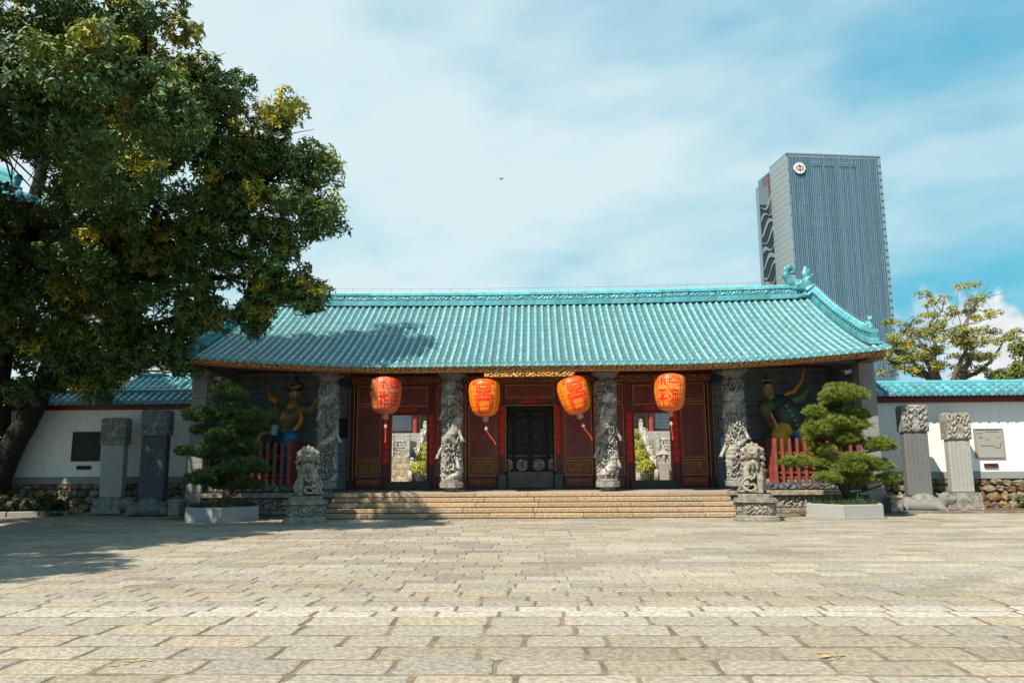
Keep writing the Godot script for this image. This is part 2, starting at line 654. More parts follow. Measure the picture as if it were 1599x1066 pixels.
func build_ground() -> void:
	var mb := MB.new()
	mb.col = Color(0.29, 0.225, 0.16)
	mb.quad(Vector3(-1500, -0.011, 1500), Vector3(1500, -0.011, 1500), Vector3(1500, -0.011, -1500), Vector3(-1500, -0.011, -1500))
	struct("ground", mb.done(), M.earth)
	var plaza := Node3D.new()
	plaza.name = numbered(self, "plaza")
	add_child(plaza, true)
	plaza.set_meta("kind", "structure")
	var kinds := {}   # size class > [meshes]
	var sizes: Array[Vector2] = [Vector2(0.78, 0.395), Vector2(0.62, 0.257), Vector2(0.60, 0.285)]
	for s in 3:
		var l := []
		for i in 9: l.append(slab(sizes[s].x, sizes[s].y, 0.04, 100 + s * 20 + i))
		kinds[s] = l
	var tones := []
	for s in 3:
		var l := []
		for i in 9: l.append(tinted(M.paving, stone_tone([1.04, 1.0, 0.98][s]) if s != 1 else Color(0.53, 0.49, 0.425) * rng.randf_range(0.9, 1.06)))
		l.sort_custom(func(a: StandardMaterial3D, b: StandardMaterial3D) -> bool: return a.albedo_color.get_luminance() < b.albedo_color.get_luminance())
		tones.append(l)
	var rest := MB.new()
	var z := 15.08 + 0.417 * 11
	var single := 0
	var row := 0
	while z > -0.9:
		var s := 0 if z > 15.1 else (1 if z > 14.6 else 2)
		var d: float = sizes[s].y + [0.022, 0.018, 0.015][s]
		var zc := z - d / 2
		var half := 0.69 * (22.9 - zc) + 1.6
		var x: float = -half - rng.randf() * sizes[s].x
		var shade := rng.randf_range(0.93, 1.07)
		while x < half:
			var l: float = sizes[s].x * (rng.randf_range(0.86, 1.16) if s != 1 else rng.randf_range(0.98, 1.04))
			var xc := x + l / 2
			x += l + [0.014, 0.010, 0.008][s]
			if zc < 1.95 and absf(xc) < 10.4: continue
			if zc < 0.1: 
				if xc < 0: 
					if zc < -0.6: continue
				elif zc < 0.62: continue
			var up := rng.randf_range(-0.003, 0.003)
			var worn := noise.get_noise_2d(xc * 0.16, zc * 0.55)   # whole areas are browner or paler
			if single < 298 and zc > 11.3:
				var o := part("paving_stone", kinds[s][rng.randi() % 9], tones[s][clampi(int(4.3 + worn * 6.0 + rng.randfn() * 1.9), 0, 8)], plaza, Vector3(xc, up, zc), Vector3(rng.randf_range(-0.004, 0.004), rng.randf_range(-0.012, 0.012), rng.randf_range(-0.003, 0.003)), Vector3(l / sizes[s].x, 1, 1))
				single += 1
			else:
				rest.col = stone_tone(shade * (1.0 + 0.3 * worn))
				var q := 0.005
				var h := Vector3(l / 2 - rng.randf() * 0.008, 0.02, d / 2 - 0.009 - rng.randf() * 0.005)
				var t := Transform3D(Basis(Vector3.UP, rng.randf_range(-0.012, 0.012)) * Basis(Vector3.RIGHT, rng.randf_range(-0.006, 0.006)), Vector3(xc, up - 0.02, zc))
				var g := h - Vector3(q, 0, q)
				var p := [t * Vector3(-g.x, h.y, g.z), t * Vector3(g.x, h.y, g.z), t * Vector3(g.x, h.y, -g.z), t * Vector3(-g.x, h.y, -g.z)]
				var o := [t * Vector3(-h.x, h.y - q, h.z), t * Vector3(h.x, h.y - q, h.z), t * Vector3(h.x, h.y - q, -h.z), t * Vector3(-h.x, h.y - q, -h.z)]
				rest.quad(p[0], p[1], p[2], p[3])
				for i in 4:
					var n := (i + 1) % 4
					rest.quad(o[i], o[n], p[n], p[i])
					rest.quad(o[i] - Vector3(0, 0.02, 0), o[n] - Vector3(0, 0.02, 0), o[n], o[i])
		z -= d
		row += 1
	stuff(part("far_paving_stones", rest.done(), M.paving, plaza))
	# two worn patches of yellow paint
	for q in [[-2.89, 16.90, 0.0], [2.53, 16.64, 0.0]]:
		var b := MB.new()
		b.col = Color(0.58, 0.43, 0.19)
		for i in 15:
			var r: float = 0.008 + 0.016 * rng.randf()
			var c := Vector3(q[0] + rng.randf_range(-0.14, 0.14), 0.008, q[1] + rng.randf_range(-0.09, 0.09) + q[2] * 0.0)
			var ring := []
			for k in 7: ring.append(c + Vector3(cos(-TAU * k / 7 + i) * r * rng.randf_range(1.2, 2.2), i * 0.0003, sin(-TAU * k / 7 + i) * r * rng.randf_range(0.5, 1.0)))
			b.fan(ring, Vector3.UP)
		part("yellow_paint_mark", b.done(), M.paint, plaza)
	# the strips of bare soil under the white walls
	for s in [-1.0, 1.0]:
		var b := MB.new()
		b.col = Color(0.17, 0.12, 0.085)
		var x0 := 10.42 if s > 0 else -21.0
		var x1 := 21.0 if s > 0 else -10.42
		b.box(x0, x1, -0.02, 0.035, -1.6, 0.58 if s > 0 else -0.55)
		b.col = Color(0.30, 0.24, 0.18)
		for i in 9:
			var l := absf(x1 - x0) / 9
			b.box(x0 + i * l + 0.01, x0 + (i + 1) * l - 0.01, -0.02, 0.06, 0.585 if s > 0 else -0.545, 0.70 if s > 0 else -0.43, 0.01)
		struct("wall_border", b.done(), M.earth)


# ---------- shared ornament ----------
func swirl(x: float, y: float) -> float:
	# carved scrollwork: 0 in the ground, 1 on the crest of a stroke
	var wx := x + 0.35 * noise_fine.get_noise_2d(x * 0.9, y * 0.9 + 7.0)
	var wy := y + 0.35 * noise_fine.get_noise_2d(x * 0.9 + 31.0, y * 0.9)
	var a := sin(wx * 3.1 + 1.6 * sin(wy * 2.3)) * cos(wy * 2.9 - 1.4 * sin(wx * 1.9))
	return smoothstep(0.12, 0.5, absf(a))


func relief(w: float, h: float, nu: int, nv: int, depth: float, low: Color, high: Color, scale: float, shift := 0.0, border := 0.12) -> ArrayMesh:
	# a carved panel in the xy plane, centred, facing +z
	var mb := MB.new()
	relief_into(mb, Transform3D(), w, h, nu, nv, depth, low, high, scale, shift, border)
	return mb.done()


func relief_into(mb: MB, t: Transform3D, w: float, h: float, nu: int, nv: int, depth: float, low: Color, high: Color, scale: float, shift := 0.0, border := 0.12) -> void:
	var p := []
	var cols := []
	for j in nv + 1:
		for i in nu + 1:
			var u := float(i) / nu
			var v := float(j) / nv
			var x := (u - 0.5) * w
			var y := (v - 0.5) * h
			var edge := minf(minf(u, 1 - u) * w, minf(v, 1 - v) * h) / minf(w, h)
			var k := swirl(x * scale + shift, y * scale - shift * 0.7) * smoothstep(0.0, border, edge)
			p.append(t * Vector3(x, y, k * depth))
			cols.append(low.lerp(high, k))
	mb.grid(nu, nv, p, cols)


# ---------- the gate hall ----------
const TEAL := Color(0.125, 0.43, 0.50)
const MAROON := Color(0.29, 0.060, 0.062)
const GOLD := Color(0.64, 0.30, 0.07)
const STONE := Color(0.40, 0.385, 0.345)
const FLOOR := 0.64
const EAVE_Z := 1.3
const RIDGE_Z := -3.4
var hall: Node3D


func eave_y(x: float) -> float:
	return 4.27 + 0.36 * pow(maxf(0.0, (absf(x) - 3.6) / 6.6), 1.9)


func roof_point(x: float, s: float) -> Vector3:   # s = 0 at the eave, 1 at the ridge: the pan surface
	var lift := eave_y(x) - 4.27
	var c := 0.78 * s + 0.22 * s * s
	return Vector3(x, 4.27 + (6.98 - 4.27) * c + lift * (1.0 - 0.72 * s), lerpf(EAVE_Z, RIDGE_Z, s))


func tile_tint() -> Color:
	var k := rng.randf_range(0.78, 1.12)
	return Color(TEAL.r * k * rng.randf_range(0.85, 1.35), TEAL.g * k, TEAL.b * k * rng.randf_range(0.96, 1.05))


func barrel(mb: MB, a: Callable, segs: int, r: float, side: Vector3) -> void:
	# half-round cover tiles along a(t), t = 0 at the eave; side is the row's left-right direction
	var tone := mb.col
	for k in segs:
		mb.col = tone * rng.randf_range(0.84, 1.12)
		var t0 := float(k) / segs
		var t1 := float(k + 1) / segs
		var p0: Vector3 = a.call(t0)
		var p1: Vector3 = a.call(t1)
		var up := side.cross(p0 - p1).normalized()
		if up.y < 0: up = -up
		var pts := []
		for q in [[p0, r * 1.07], [p1, r * 0.93]]:
			for i in 7:
				var an := PI * i / 6.0
				pts.append(q[0] + side * cos(an) * q[1] + up * (sin(an) * q[1] * 1.1 - 0.01))
		# u runs from +side over the top to -side, v from eave to ridge
		var rev := []
		for j in 2:
			for i in 7: rev.append(pts[j * 7 + 6 - i])
		mb.grid(6, 1, rev)
	mb.col = tone


func tile_end(mb: MB, c: Vector3, out: Vector3, side: Vector3, r: float) -> void:
	var up := out.cross(side).normalized()
	if up.y < 0: up = -up
	var ring := []
	var back := []
	var inner := []
	for i in 12:
		var a := TAU * i / 12
		var d := side * cos(a) + up * sin(a)
		ring.append(c + out * 0.03 + d * r)
		back.append(c - out * 0.03 + d * r)
		inner.append(c + out * 0.03 + d * r * 0.68)
	var flip := side.cross(up).dot(out) < 0
	for i in 12:
		var n := (i + 1) % 12
		if flip:
			mb.quad(ring[i], ring[n], back[n], back[i])
			mb.quad(inner[i], inner[n], ring[n], ring[i])
		else:
			mb.quad(back[i], back[n], ring[n], ring[i])
			mb.quad(ring[i], ring[n], inner[n], inner[i])
	var face := []
	for q in inner: face.append(q - out * 0.014)
	if flip: face.reverse()
	mb.fan(face, out)


func drip(mb: MB, c: Vector3, out: Vector3, side: Vector3, w: float, h: float) -> void:
	# the tongue that hangs from a pan tile between two round ends
	var up := Vector3.UP
	var p := [c - side * w, c - side * w * 0.6 - up * h * 0.7, c - up * h, c + side * w * 0.6 - up * h * 0.7, c + side * w]
	var flip := side.cross(up).dot(out) < 0
	for d in [0.012, -0.012]:
		var r := []
		for q in p: r.append(q + out * d)
		if (d < 0) != flip: r.reverse()
		mb.fan(r, out * sign(d))


func build_roof() -> void:
	# pan tiles: courses that overlap down the slope, sagging between the cover rows
	var pan := MB.new()
	var pitch := 0.2255
	var rows := 91
	var courses := 30
	for back in 2:
		for i in rows - 1:
			var x0 := (i - 45) * pitch + 0.05
			var x1 := (i - 44) * pitch - 0.05
			var xm := (x0 + x1) / 2
			if back == 1 and i % 2: continue
			if back == 1:
				x1 += pitch
				xm = (x0 + x1) / 2
			for k in (courses if back == 0 else 4):
				var nn := float(courses if back == 0 else 4)
				var s0 := k / nn
				var s1 := (k + 1.15) / nn
				pan.col = tile_tint().lerp(Color(0.34, 0.42, 0.40), 0.30) * 0.68
				var q := []
				for e in [[s0, 0.018], [minf(s1, 1.0), 0.0]]:
					for x in [[x0, 0.012], [xm, -0.022], [x1, 0.012]]:
						var p := roof_point(x[0], e[0])
						p.y += e[1] + x[1]
						if back == 1: p.z = RIDGE_Z * 2 - p.z
						q.append(p)
				if back == 0:
					pan.quad(q[0], q[1], q[4], q[3])
					pan.quad(q[1], q[2], q[5], q[4])
					var d := Vector3(0, -0.022, 0)
					pan.quad(q[0] + d, q[1] + d, q[1], q[0])
					pan.quad(q[1] + d, q[2] + d, q[2], q[1])
				else:
					pan.quad(q[1], q[0], q[3], q[4])
					pan.quad(q[2], q[1], q[4], q[5])
			if back == 0:
				pan.col = tile_tint()
				drip(pan, roof_point(xm, 0.0) + Vector3(0, 0.01, 0.03), Vector3.BACK, Vector3.RIGHT, 0.075, 0.075)
	var roof := part("roof", pan.done(), M.pan_glaze, hall)
	for i in rows:
		var x := (i - 45) * pitch
		var mb := MB.new()
		mb.col = tile_tint().lerp(Color(0.4, 0.6, 0.62), 0.25) * 1.2
		barrel(mb, func(t: float) -> Vector3: return roof_point(x, t) + Vector3(0, 0.016, 0), 14, 0.052, Vector3.RIGHT)
		tile_end(mb, roof_point(x, 0.0) + Vector3(0, 0.02, 0.02), Vector3.BACK, Vector3.RIGHT, 0.078)
		part("cover_tile_row", mb.done(), M.glaze, roof)
	# rear slope: cover rows that only a view from behind would show, one part
	var rear := MB.new()
	rear.col = TEAL
	for i in range(0, rows, 2):
		var x := (i - 45) * pitch
		barrel(rear, func(t: float) -> Vector3:
			var p := roof_point(x, t)
			return Vector3(p.x, p.y + 0.012, RIDGE_Z * 2 - p.z), 2, 0.068, Vector3.RIGHT)
	stuff(part("rear_tile_rows", rear.done(), M.glaze, roof))
	# deck under the tiles
	var deck := MB.new()
	deck.col = Color(0.028, 0.045, 0.055)
	for back in 2:
		for i in 40:
			var x0 := -10.15 + i * 0.5075
			var x1 := x0 + 0.5075
			for k in 6:
				var q := []
				for e in [[x0, k / 6.0], [x1, k / 6.0], [x1, (k + 1) / 6.0], [x0, (k + 1) / 6.0]]:
					var p := roof_point(e[0], maxf(e[1], 0.026))
					if back == 1: p.z = RIDGE_Z * 2 - p.z
					q.append(p)
				var d := Vector3(0, -0.13, 0)
				var e := Vector3(0, -0.05, 0)
				if back == 0:
					deck.quad(q[3] + d, q[2] + d, q[1] + d, q[0] + d)
					deck.quad(q[0] + e, q[1] + e, q[2] + e, q[3] + e)
					if k == 0: deck.quad(q[0] + d, q[1] + d, q[1] + e, q[0] + e)
				else:
					deck.quad(q[0] + d, q[1] + d, q[2] + d, q[3] + d)
					deck.quad(q[3] + e, q[2] + e, q[1] + e, q[0] + e)
					if k == 0: deck.quad(q[1] + d, q[0] + d, q[0] + e, q[1] + e)
				if i == 0 or i == 39:
					var a: Vector3 = q[0 if i == 0 else 1]
					var b: Vector3 = q[3 if i == 0 else 2]
					deck.quad(a + d, b + d, b + e, a + e)
	part("roof_deck", deck.done(), M.wood, roof)
	# rafters
	var raf := MB.new()
	for i in 90:
		var x := (i - 44.5) * pitch
		raf.col = Color(0.08, 0.22, 0.30) * rng.randf_range(0.7, 1.2)
		var prev := Vector3.ZERO
		for k in 5:
			var p := roof_point(x, 0.035 + k * 0.2) + Vector3(0, -0.225, 0)
			if k: raf.bar(prev, p, 0.075, 0.10)
			prev = p
	stuff(part("rafters", raf.done(), M.paint, roof))
	# main ridge
	var zs := [[0.0, 0.17, 0.17, "ridge_base"], [0.17, 0.36, 0.12, "ridge_frieze"], [0.36, 0.44, 0.17, "ridge_cap"]]
	for q in zs:
		var mb := MB.new()
		var n := 20
		for i in n:
			var x0 := -9.36 + i * 18.72 / n
			var x1 := x0 + 18.72 / n
			var y0 := 6.96 + 0.12 * pow(absf(x0) / 9.6, 2.2)
			var y1 := 6.96 + 0.12 * pow(absf(x1) / 9.6, 2.2)
			mb.col = tile_tint() * (1.25 if q[3] == "ridge_cap" else 0.95)
			var w: float = q[2]
			var a := Vector3(x0 + 0.004, y0 + q[0], RIDGE_Z)
			var b := Vector3(x1 - 0.004, y1 + q[0], RIDGE_Z)
			var h := Vector3(0, q[1] - q[0], 0)
			var f := Vector3(0, 0, w)
			mb.quad(a + f, b + f, b + f + h, a + f + h)
			mb.quad(b - f, a - f, a - f + h, b - f + h)
			mb.quad(a + f + h, b + f + h, b - f + h, a - f + h)
			mb.quad(b + f, a + f, a - f, b - f)
			mb.quad(a - f, a + f, a + f + h, a - f + h)
			mb.quad(b + f, b - f, b - f + h, b + f + h)
			if q[3] == "ridge_frieze":
				for sg in [1.0, -1.0]:
					var t := Transform3D(Basis(Vector3.UP, 0.0 if sg > 0 else PI) , (a + b) / 2 + f * sg + h / 2 + Vector3(0, 0, 0.004 * sg))
					relief_into(mb, t, (x1 - x0) - 0.03, h.y - 0.02, 30, 6, 0.03, TEAL * 0.72, TEAL * 1.2, 9.0, i * 1.7, 0.05)
		if q[3] == "ridge_cap":
			mb.col = TEAL * 1.25
			for i in 47:
				var x0 := -9.4 + i * 0.4
				mb.tube([Vector3(x0, 7.41 + 0.12 * pow(absf(x0) / 9.6, 2.2), RIDGE_Z), Vector3(x0 + 0.395, 7.41 + 0.12 * pow(absf(x0 + 0.4) / 9.6, 2.2), RIDGE_Z)], [0.085, 0.078], 8, false)
		part(q[3], mb.done(), M.glaze, roof)
	for s in [-1.0, 1.0]:
		build_verge(roof, s)
		build_ridge_beast(roof, s)
	# wire and rods of the lightning conductor along the ridge and down the verges
	var wire := MB.new()
	wire.col = Color(0.35, 0.33, 0.30)
	for i in 27:
		var x := -9.1 + i * 0.7
		var y := 7.44 + 0.12 * pow(absf(x) / 9.6, 2.2)
		wire.tube([Vector3(x, y - 0.06, RIDGE_Z), Vector3(x, y + 0.17, RIDGE_Z)], [0.007, 0.007], 5)
		if i: wire.tube([Vector3(x - 0.7, 7.6 + 0.12 * pow(absf(x - 0.7) / 9.6, 2.2), RIDGE_Z), Vector3(x, y + 0.16, RIDGE_Z)], [0.006, 0.006], 5)
	for s in [-1.0, 1.0]:
		for k in 10:
			var p := roof_point(s * 9.97, 0.95 - k * 0.085) + Vector3(0, 0.52, 0)
			var q := roof_point(s * 9.97, 0.95 - (k + 1) * 0.085) + Vector3(0, 0.52, 0)
			wire.tube([p - Vector3(0, 0.15, 0), p + Vector3(0, 0.09, 0)], [0.007, 0.007], 5)
			wire.tube([p + Vector3(0, 0.08, 0), q + Vector3(0, 0.08, 0)], [0.006, 0.006], 5)
	stuff(part("lightning_conductor", wire.done(), M.metal, roof))


func build_verge(roof: Node, s: float) -> void:
	# the raking ridge along each gable: base, frieze and a light round cap, curling up at the foot
	var lv := [[0.02, 0.2, 0.13, 1.0, "verge_base"], [0.2, 0.36, 0.09, 0.75, "verge_frieze"], [0.36, 0.44, 0.14, 1.25, "verge_cap"]]
	for q in lv:
		var mb := MB.new()
		for k in 24:
			var t0 := 0.055 + 0.945 * k / 24.0
			var t1 := 0.055 + 0.945 * (k + 1) / 24.0 - 0.002
			mb.col = tile_tint() * q[3]
			var a := roof_point(s * 9.95, t0)
			var b := roof_point(s * 9.95, t1)
			a.y += 0.10 * pow(maxf(0, 1 - t0 * 4.0), 2)
			b.y += 0.10 * pow(maxf(0, 1 - t1 * 4.0), 2)
			var lo := Vector3(0, q[0], 0)
			var hi := Vector3(0, q[1], 0)
			var w := Vector3(q[2], 0, 0)
			mb.quad(a - w + hi, a + w + hi, b + w + hi, b - w + hi)
			mb.quad(b - w + lo, a - w + lo, a - w + hi, b - w + hi)
			mb.quad(a + w + lo, b + w + lo, b + w + hi, a + w + hi)
			if k == 0: mb.quad(a - w + lo, a + w + lo, a + w + hi, a - w + hi)
			if q[4] == "verge_frieze":
				for g in [-1.0, 1.0]:
					var mid := (a + b) / 2 + (lo + hi) / 2 + Vector3(g * (q[2] + 0.012), 0, 0)
					mb.col = TEAL * 1.25
					mb.cbox(Transform3D(Basis(), mid), Vector3(0.012, 0.03, 0.05), 0.01)
			elif q[4] == "verge_cap":
				mb.tube([a + hi + Vector3(0, 0.02, 0), b + hi + Vector3(0, 0.02, 0)], [0.075, 0.07], 8, k == 0)
		part(q[4], mb.done(), M.glaze, roof)
	# cover tiles that run outwards over the gable edge
	for k in 19:
		var t := 0.02 + k * 0.052
		var p := roof_point(s * 10.05, t)
		var mb := MB.new()
		mb.col = tile_tint() * 1.05
		var f := Vector3(s, 0, 0)
		var along := (roof_point(s * 10.05, t + 0.02) - p).normalized()
		var a := p + f * 0.24 + Vector3(0, -0.02, 0)
		var b := p + Vector3(0, 0.10, 0)
		barrel(mb, func(u: float) -> Vector3: return a.lerp(b, u), 1, 0.066, along)
		tile_end(mb, a, f, along, 0.072)
		part("verge_tile", mb.done(), M.glaze, roof)
	# small beast at the foot
	var fg := Fig.new()
	var c := TEAL * 1.1
	fg.cap(Vector3(0, 0.02, -0.1), Vector3(0, 0.16, 0.0), 0.07, 0.06, c)
	fg.cap(Vector3(0, 0.16, 0.02), Vector3(0, 0.25, 0.05), 0.05, 0.055, c)
	fg.cap(Vector3(0, 0.26, 0.07), Vector3(0, 0.25, 0.14), 0.04, 0.03, c)
	fg.cap(Vector3(0.03, 0.3, 0.03), Vector3(0.05, 0.37, 0.0), 0.02, 0.012, c)
	fg.cap(Vector3(-0.03, 0.3, 0.03), Vector3(-0.05, 0.37, 0.0), 0.02, 0.012, c)
	fg.cap(Vector3(0.03, 0.12, 0.05), Vector3(0.04, 0.0, 0.08), 0.03, 0.025, c)
	fg.cap(Vector3(-0.03, 0.12, 0.05), Vector3(-0.04, 0.0, 0.08), 0.03, 0.025, c)
	fg.cap(Vector3(0, 0.05, -0.14), Vector3(0, 0.24, -0.2), 0.03, 0.02, c)
	var p := roof_point(s * 9.95, 0.1) + Vector3(0, 0.46, 0)
	part("verge_beast", fg.mesh(0.018, 60.0), M.glaze, roof, p, Vector3(0, 0, 0), Vector3(1.1, 1.1, 1.1))


func build_ridge_beast(roof: Node, s: float) -> void:
	# a dragon that bites the ridge end, its tail curled up and forward
	var f := Fig.new()
	var c := TEAL * 0.72
	var d := TEAL * 1.05
	var u := func(x: float, y: float, z := 0.0) -> Vector3: return Vector3((x - 330) / 300.0, (340 - y) / 300.0, z)
	f.line([u.call(300, 330), u.call(295, 270), u.call(250, 225), u.call(190, 205), u.call(135, 190), u.call(98, 130), u.call(102, 80), u.call(135, 58), u.call(168, 75), u.call(166, 105), u.call(145, 108)], [0.19, 0.20, 0.19, 0.15, 0.115, 0.10, 0.085, 0.08, 0.07, 0.055, 0.04], c)
	for z in [-0.1, 0.1]:
		f.cap(u.call(220, 240, z), u.call(140, 245, z), 0.08, 0.05, c)     # upper jaw
		f.cap(u.call(230, 300, z), u.call(135, 322, z), 0.07, 0.04, c)     # lower jaw
		f.ball(u.call(178, 216, z * 1.6), 0.045, d)                        # eye
		f.cap(u.call(205, 205, z * 1.5), u.call(225, 160, z * 2), 0.03, 0.012, d)
		f.cap(u.call(255, 300, z * 2), u.call(300, 265, z * 2.2), 0.05, 0.02, d)
		f.cap(u.call(250, 260, z * 2), u.call(310, 215, z * 2.2), 0.05, 0.02, d)
	f.ball(u.call(128, 238), 0.045, d)
	f.cap(u.call(270, 210), u.call(268, 110), 0.13, 0.08, c)
	f.cap(u.call(255, 120), u.call(262, 66), 0.085, 0.05, d)
	f.cap(u.call(280, 120), u.call(295, 80), 0.05, 0.025, d)
	f.cap(u.call(285, 150), u.call(322, 120), 0.05, 0.02, d)
	for i in 7: f.ball(u.call(205 + i * 15, 228 - i * 12 + 20 * sin(i * 2.0), 0.13 * (1 if i % 2 else -1)), 0.035, d)
	var m := f.mesh(0.024, 70.0)
	var o := part("ridge_dragon", m, M.glaze, roof, Vector3(s * 10.02, 7.0, RIDGE_Z), Vector3.ZERO if s > 0 else Vector3(0, PI, 0), Vector3(1.27, 1.3, 1.2))
	var red := MB.new()
	red.col = Color(0.45, 0.06, 0.03)
	red.cbox(Transform3D(Basis(), u.call(165, 284)), Vector3(0.07, 0.05, 0.07), 0.02)
	red.col = Color(0.7, 0.68, 0.6)
	for i in 4: red.cbox(Transform3D(Basis(), u.call(140 + i * 16, 262, 0.075)), Vector3(0.012, 0.02, 0.01))
	var mouth := part("mouth", red.done(), M.paint, roof, o.position, o.rotation, Vector3(1.27, 1.3, 1.2))


func dragon_column(x: float, seed_: int) -> void:
	var col := Node3D.new()
	col.name = numbered(hall, "dragon_column")
	hall.add_child(col, true)
	col.position = Vector3(x, FLOOR, 0)
	var mb := MB.new()
	mb.col = Color(0.33, 0.32, 0.29)
	mb.lathe_flat([Vector2(0.21, 0.0), Vector2(0.21, 0.10), Vector2(0.2, 0.12)], 8, Vector3.ZERO, PI / 8)
	mb.lathe_flat([Vector2(0.36, 0.12), Vector2(0.37, 0.14), Vector2(0.37, 0.27), Vector2(0.345, 0.29)], 8, Vector3.ZERO, PI / 8)
	mb.lathe([Vector2(0.30, 0.285), Vector2(0.33, 0.31), Vector2(0.31, 0.35), Vector2(0.2, 0.39)], 20)
	part("base", mb.done(), M.carved_stone, col)
	# the shaft: clouds, and a dragon that winds up it, cut deep
	var g := MB.new()
	var nu := 84
	var nv := 180
	var y0 := 0.36
	var y1 := 3.33
	var p := []
	var cols := []
	for j in nv + 1:
		var v := float(j) / nv
		var y := lerpf(y0, y1, v)
		for i in nu + 1:
			var a := -TAU * i / nu
			var ang := a + seed_ * 1.3
			var wind := fposmod(ang / TAU + v * 2.15 + 0.08 * sin(v * 17.0), 1.0)
			var dd := absf(wind - 0.5) * TAU * 0.5
			var body := sqrt(maxf(0.0, 1.0 - pow(dd / 0.46, 2.0)))
			var sc := 0.5 + 0.5 * sin(ang * 9.0 + y * 26.0) * sin(ang * 9.0 - y * 26.0)
			var cx := cos(a) * 1.5 + seed_ * 3.0
			var cz := sin(a) * 1.5
			var cl := noise.get_noise_3d(cx * 3.2, y * 5.0, cz * 3.2)
			var rid := 1.0 - absf(noise.get_noise_3d(cx * 2.3 + 20.0, y * 3.7, cz * 2.3)) * 3.0
			var r := 0.195 + 0.05 * cl + 0.14 * maxf(0.0, rid) * (1.0 - body * 0.7)
			if body > 0.0: r = maxf(r, 0.22 + 0.095 * body + 0.022 * sc * body)
			r += 0.02 * sin(v * 9.0 + seed_)
			r *= smoothstep(-0.02, 0.05, v) * 0.12 + 0.88
			r = lerpf(r, minf(r, 0.25), smoothstep(0.96, 1.0, v))
			p.append(Vector3(cos(a) * r, y, sin(a) * r))
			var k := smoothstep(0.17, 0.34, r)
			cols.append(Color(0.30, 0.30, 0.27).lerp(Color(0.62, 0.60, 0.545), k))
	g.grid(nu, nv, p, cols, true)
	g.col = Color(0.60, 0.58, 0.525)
	var r2 := RandomNumberGenerator.new()
	r2.seed = seed_
	for i in 120:   # fins, claws and wisps standing clear of the stone
		var v := r2.randf()
		var an := r2.randf() * TAU
		var pts := []
		var rad := []
		var y := lerpf(y0 + 0.1, y1 - 0.1, v)
		var dir := r2.randf_range(-2.2, 2.2)
		var curl := r2.randf_range(-9.0, 9.0)
		for k in 6:
			pts.append(Vector3(cos(an) * (0.265 + 0.03 * k - 0.005 * k * k), y, sin(an) * (0.265 + 0.03 * k - 0.005 * k * k)))
			rad.append(0.023 - k * 0.003)
			an += 0.16 * cos(dir + curl * k * 0.06)
			y += 0.05 * sin(dir + curl * k * 0.06)
		g.tube(pts, rad, 5)
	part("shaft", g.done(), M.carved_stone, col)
	# the dragon's head near the top, looking out
	var h := Fig.new()
	h.cap(Vector3(-0.1, 2.72, 0.26), Vector3(0.0, 2.78, 0.34), 0.13, 0.13)
	h.cap(Vector3(0.02, 2.74, 0.38), Vector3(0.08, 2.68, 0.50), 0.085, 0.06)
	h.cap(Vector3(0.0, 2.66, 0.36), Vector3(0.05, 2.58, 0.46), 0.06, 0.04)
	for k in [-1.0, 1.0]:
		h.ball(Vector3(k * 0.075, 2.84, 0.42), 0.04)
		h.cap(Vector3(k * 0.08, 2.88, 0.34), Vector3(k * 0.17, 3.08, 0.3), 0.035, 0.014)
		h.cap(Vector3(k * 0.12, 2.72, 0.34), Vector3(k * 0.24, 2.62, 0.33), 0.04, 0.016)
		h.cap(Vector3(k * 0.11, 2.8, 0.33), Vector3(k * 0.23, 2.86, 0.3), 0.04, 0.014)
		h.cap(Vector3(k * 0.07 + 0.05, 2.66, 0.5), Vector3(k * 0.16, 2.55, 0.48), 0.016, 0.01)
	var hm := MB.new()
	h.into(hm, 0.020, 100.0)
	for i in hm.c.size(): hm.c[i] = Color(0.60, 0.58, 0.525)
	part("dragon_head", hm.done(), M.carved_stone, col, Vector3.ZERO, Vector3(0, [0.3, -0.2, 0.15, -0.35][seed_ % 4], 0))
	for q in [[0.24, 1.55, 0.5], [-0.27, 1.05, -0.6], [-0.2, 2.2, -0.2], [0.2, 0.75, 0.3]]:
		var w := Fig.new()
		w.cap(Vector3(q[0] * 0.7, q[1] + 0.22, 0.24), Vector3(q[0], q[1], 0.33), 0.06, 0.045)
		for t in 3: w.cap(Vector3(q[0], q[1], 0.33), Vector3(q[0] + (t - 1) * 0.08 + q[2] * 0.05, q[1] - 0.09, 0.36), 0.03, 0.012)
		var wm := MB.new()
		w.into(wm, 0.022, 110.0)
		for i in wm.c.size(): wm.c[i] = Color(0.60, 0.58, 0.525)
		part("claw", wm.done(), M.carved_stone, col, Vector3.ZERO, Vector3(0, q[2] + [0.3, -0.2, 0.15, -0.35][seed_ % 4], 0))
	var cp := MB.new()
	cp.col = Color(0.30, 0.30, 0.28)
	cp.lathe([Vector2(0.25, 3.30), Vector2(0.27, 3.36), Vector2(0.36, 3.44), Vector2(0.38, 3.47)], 24)
	cp.box(-0.39, 0.39, 3.47, 3.57, -0.39, 0.39, 0.015)
	cp.box(-0.33, 0.33, 3.572, 3.68, -0.33, 0.33, 0.02)
	part("capital", cp.done(), M.carved_stone, col)


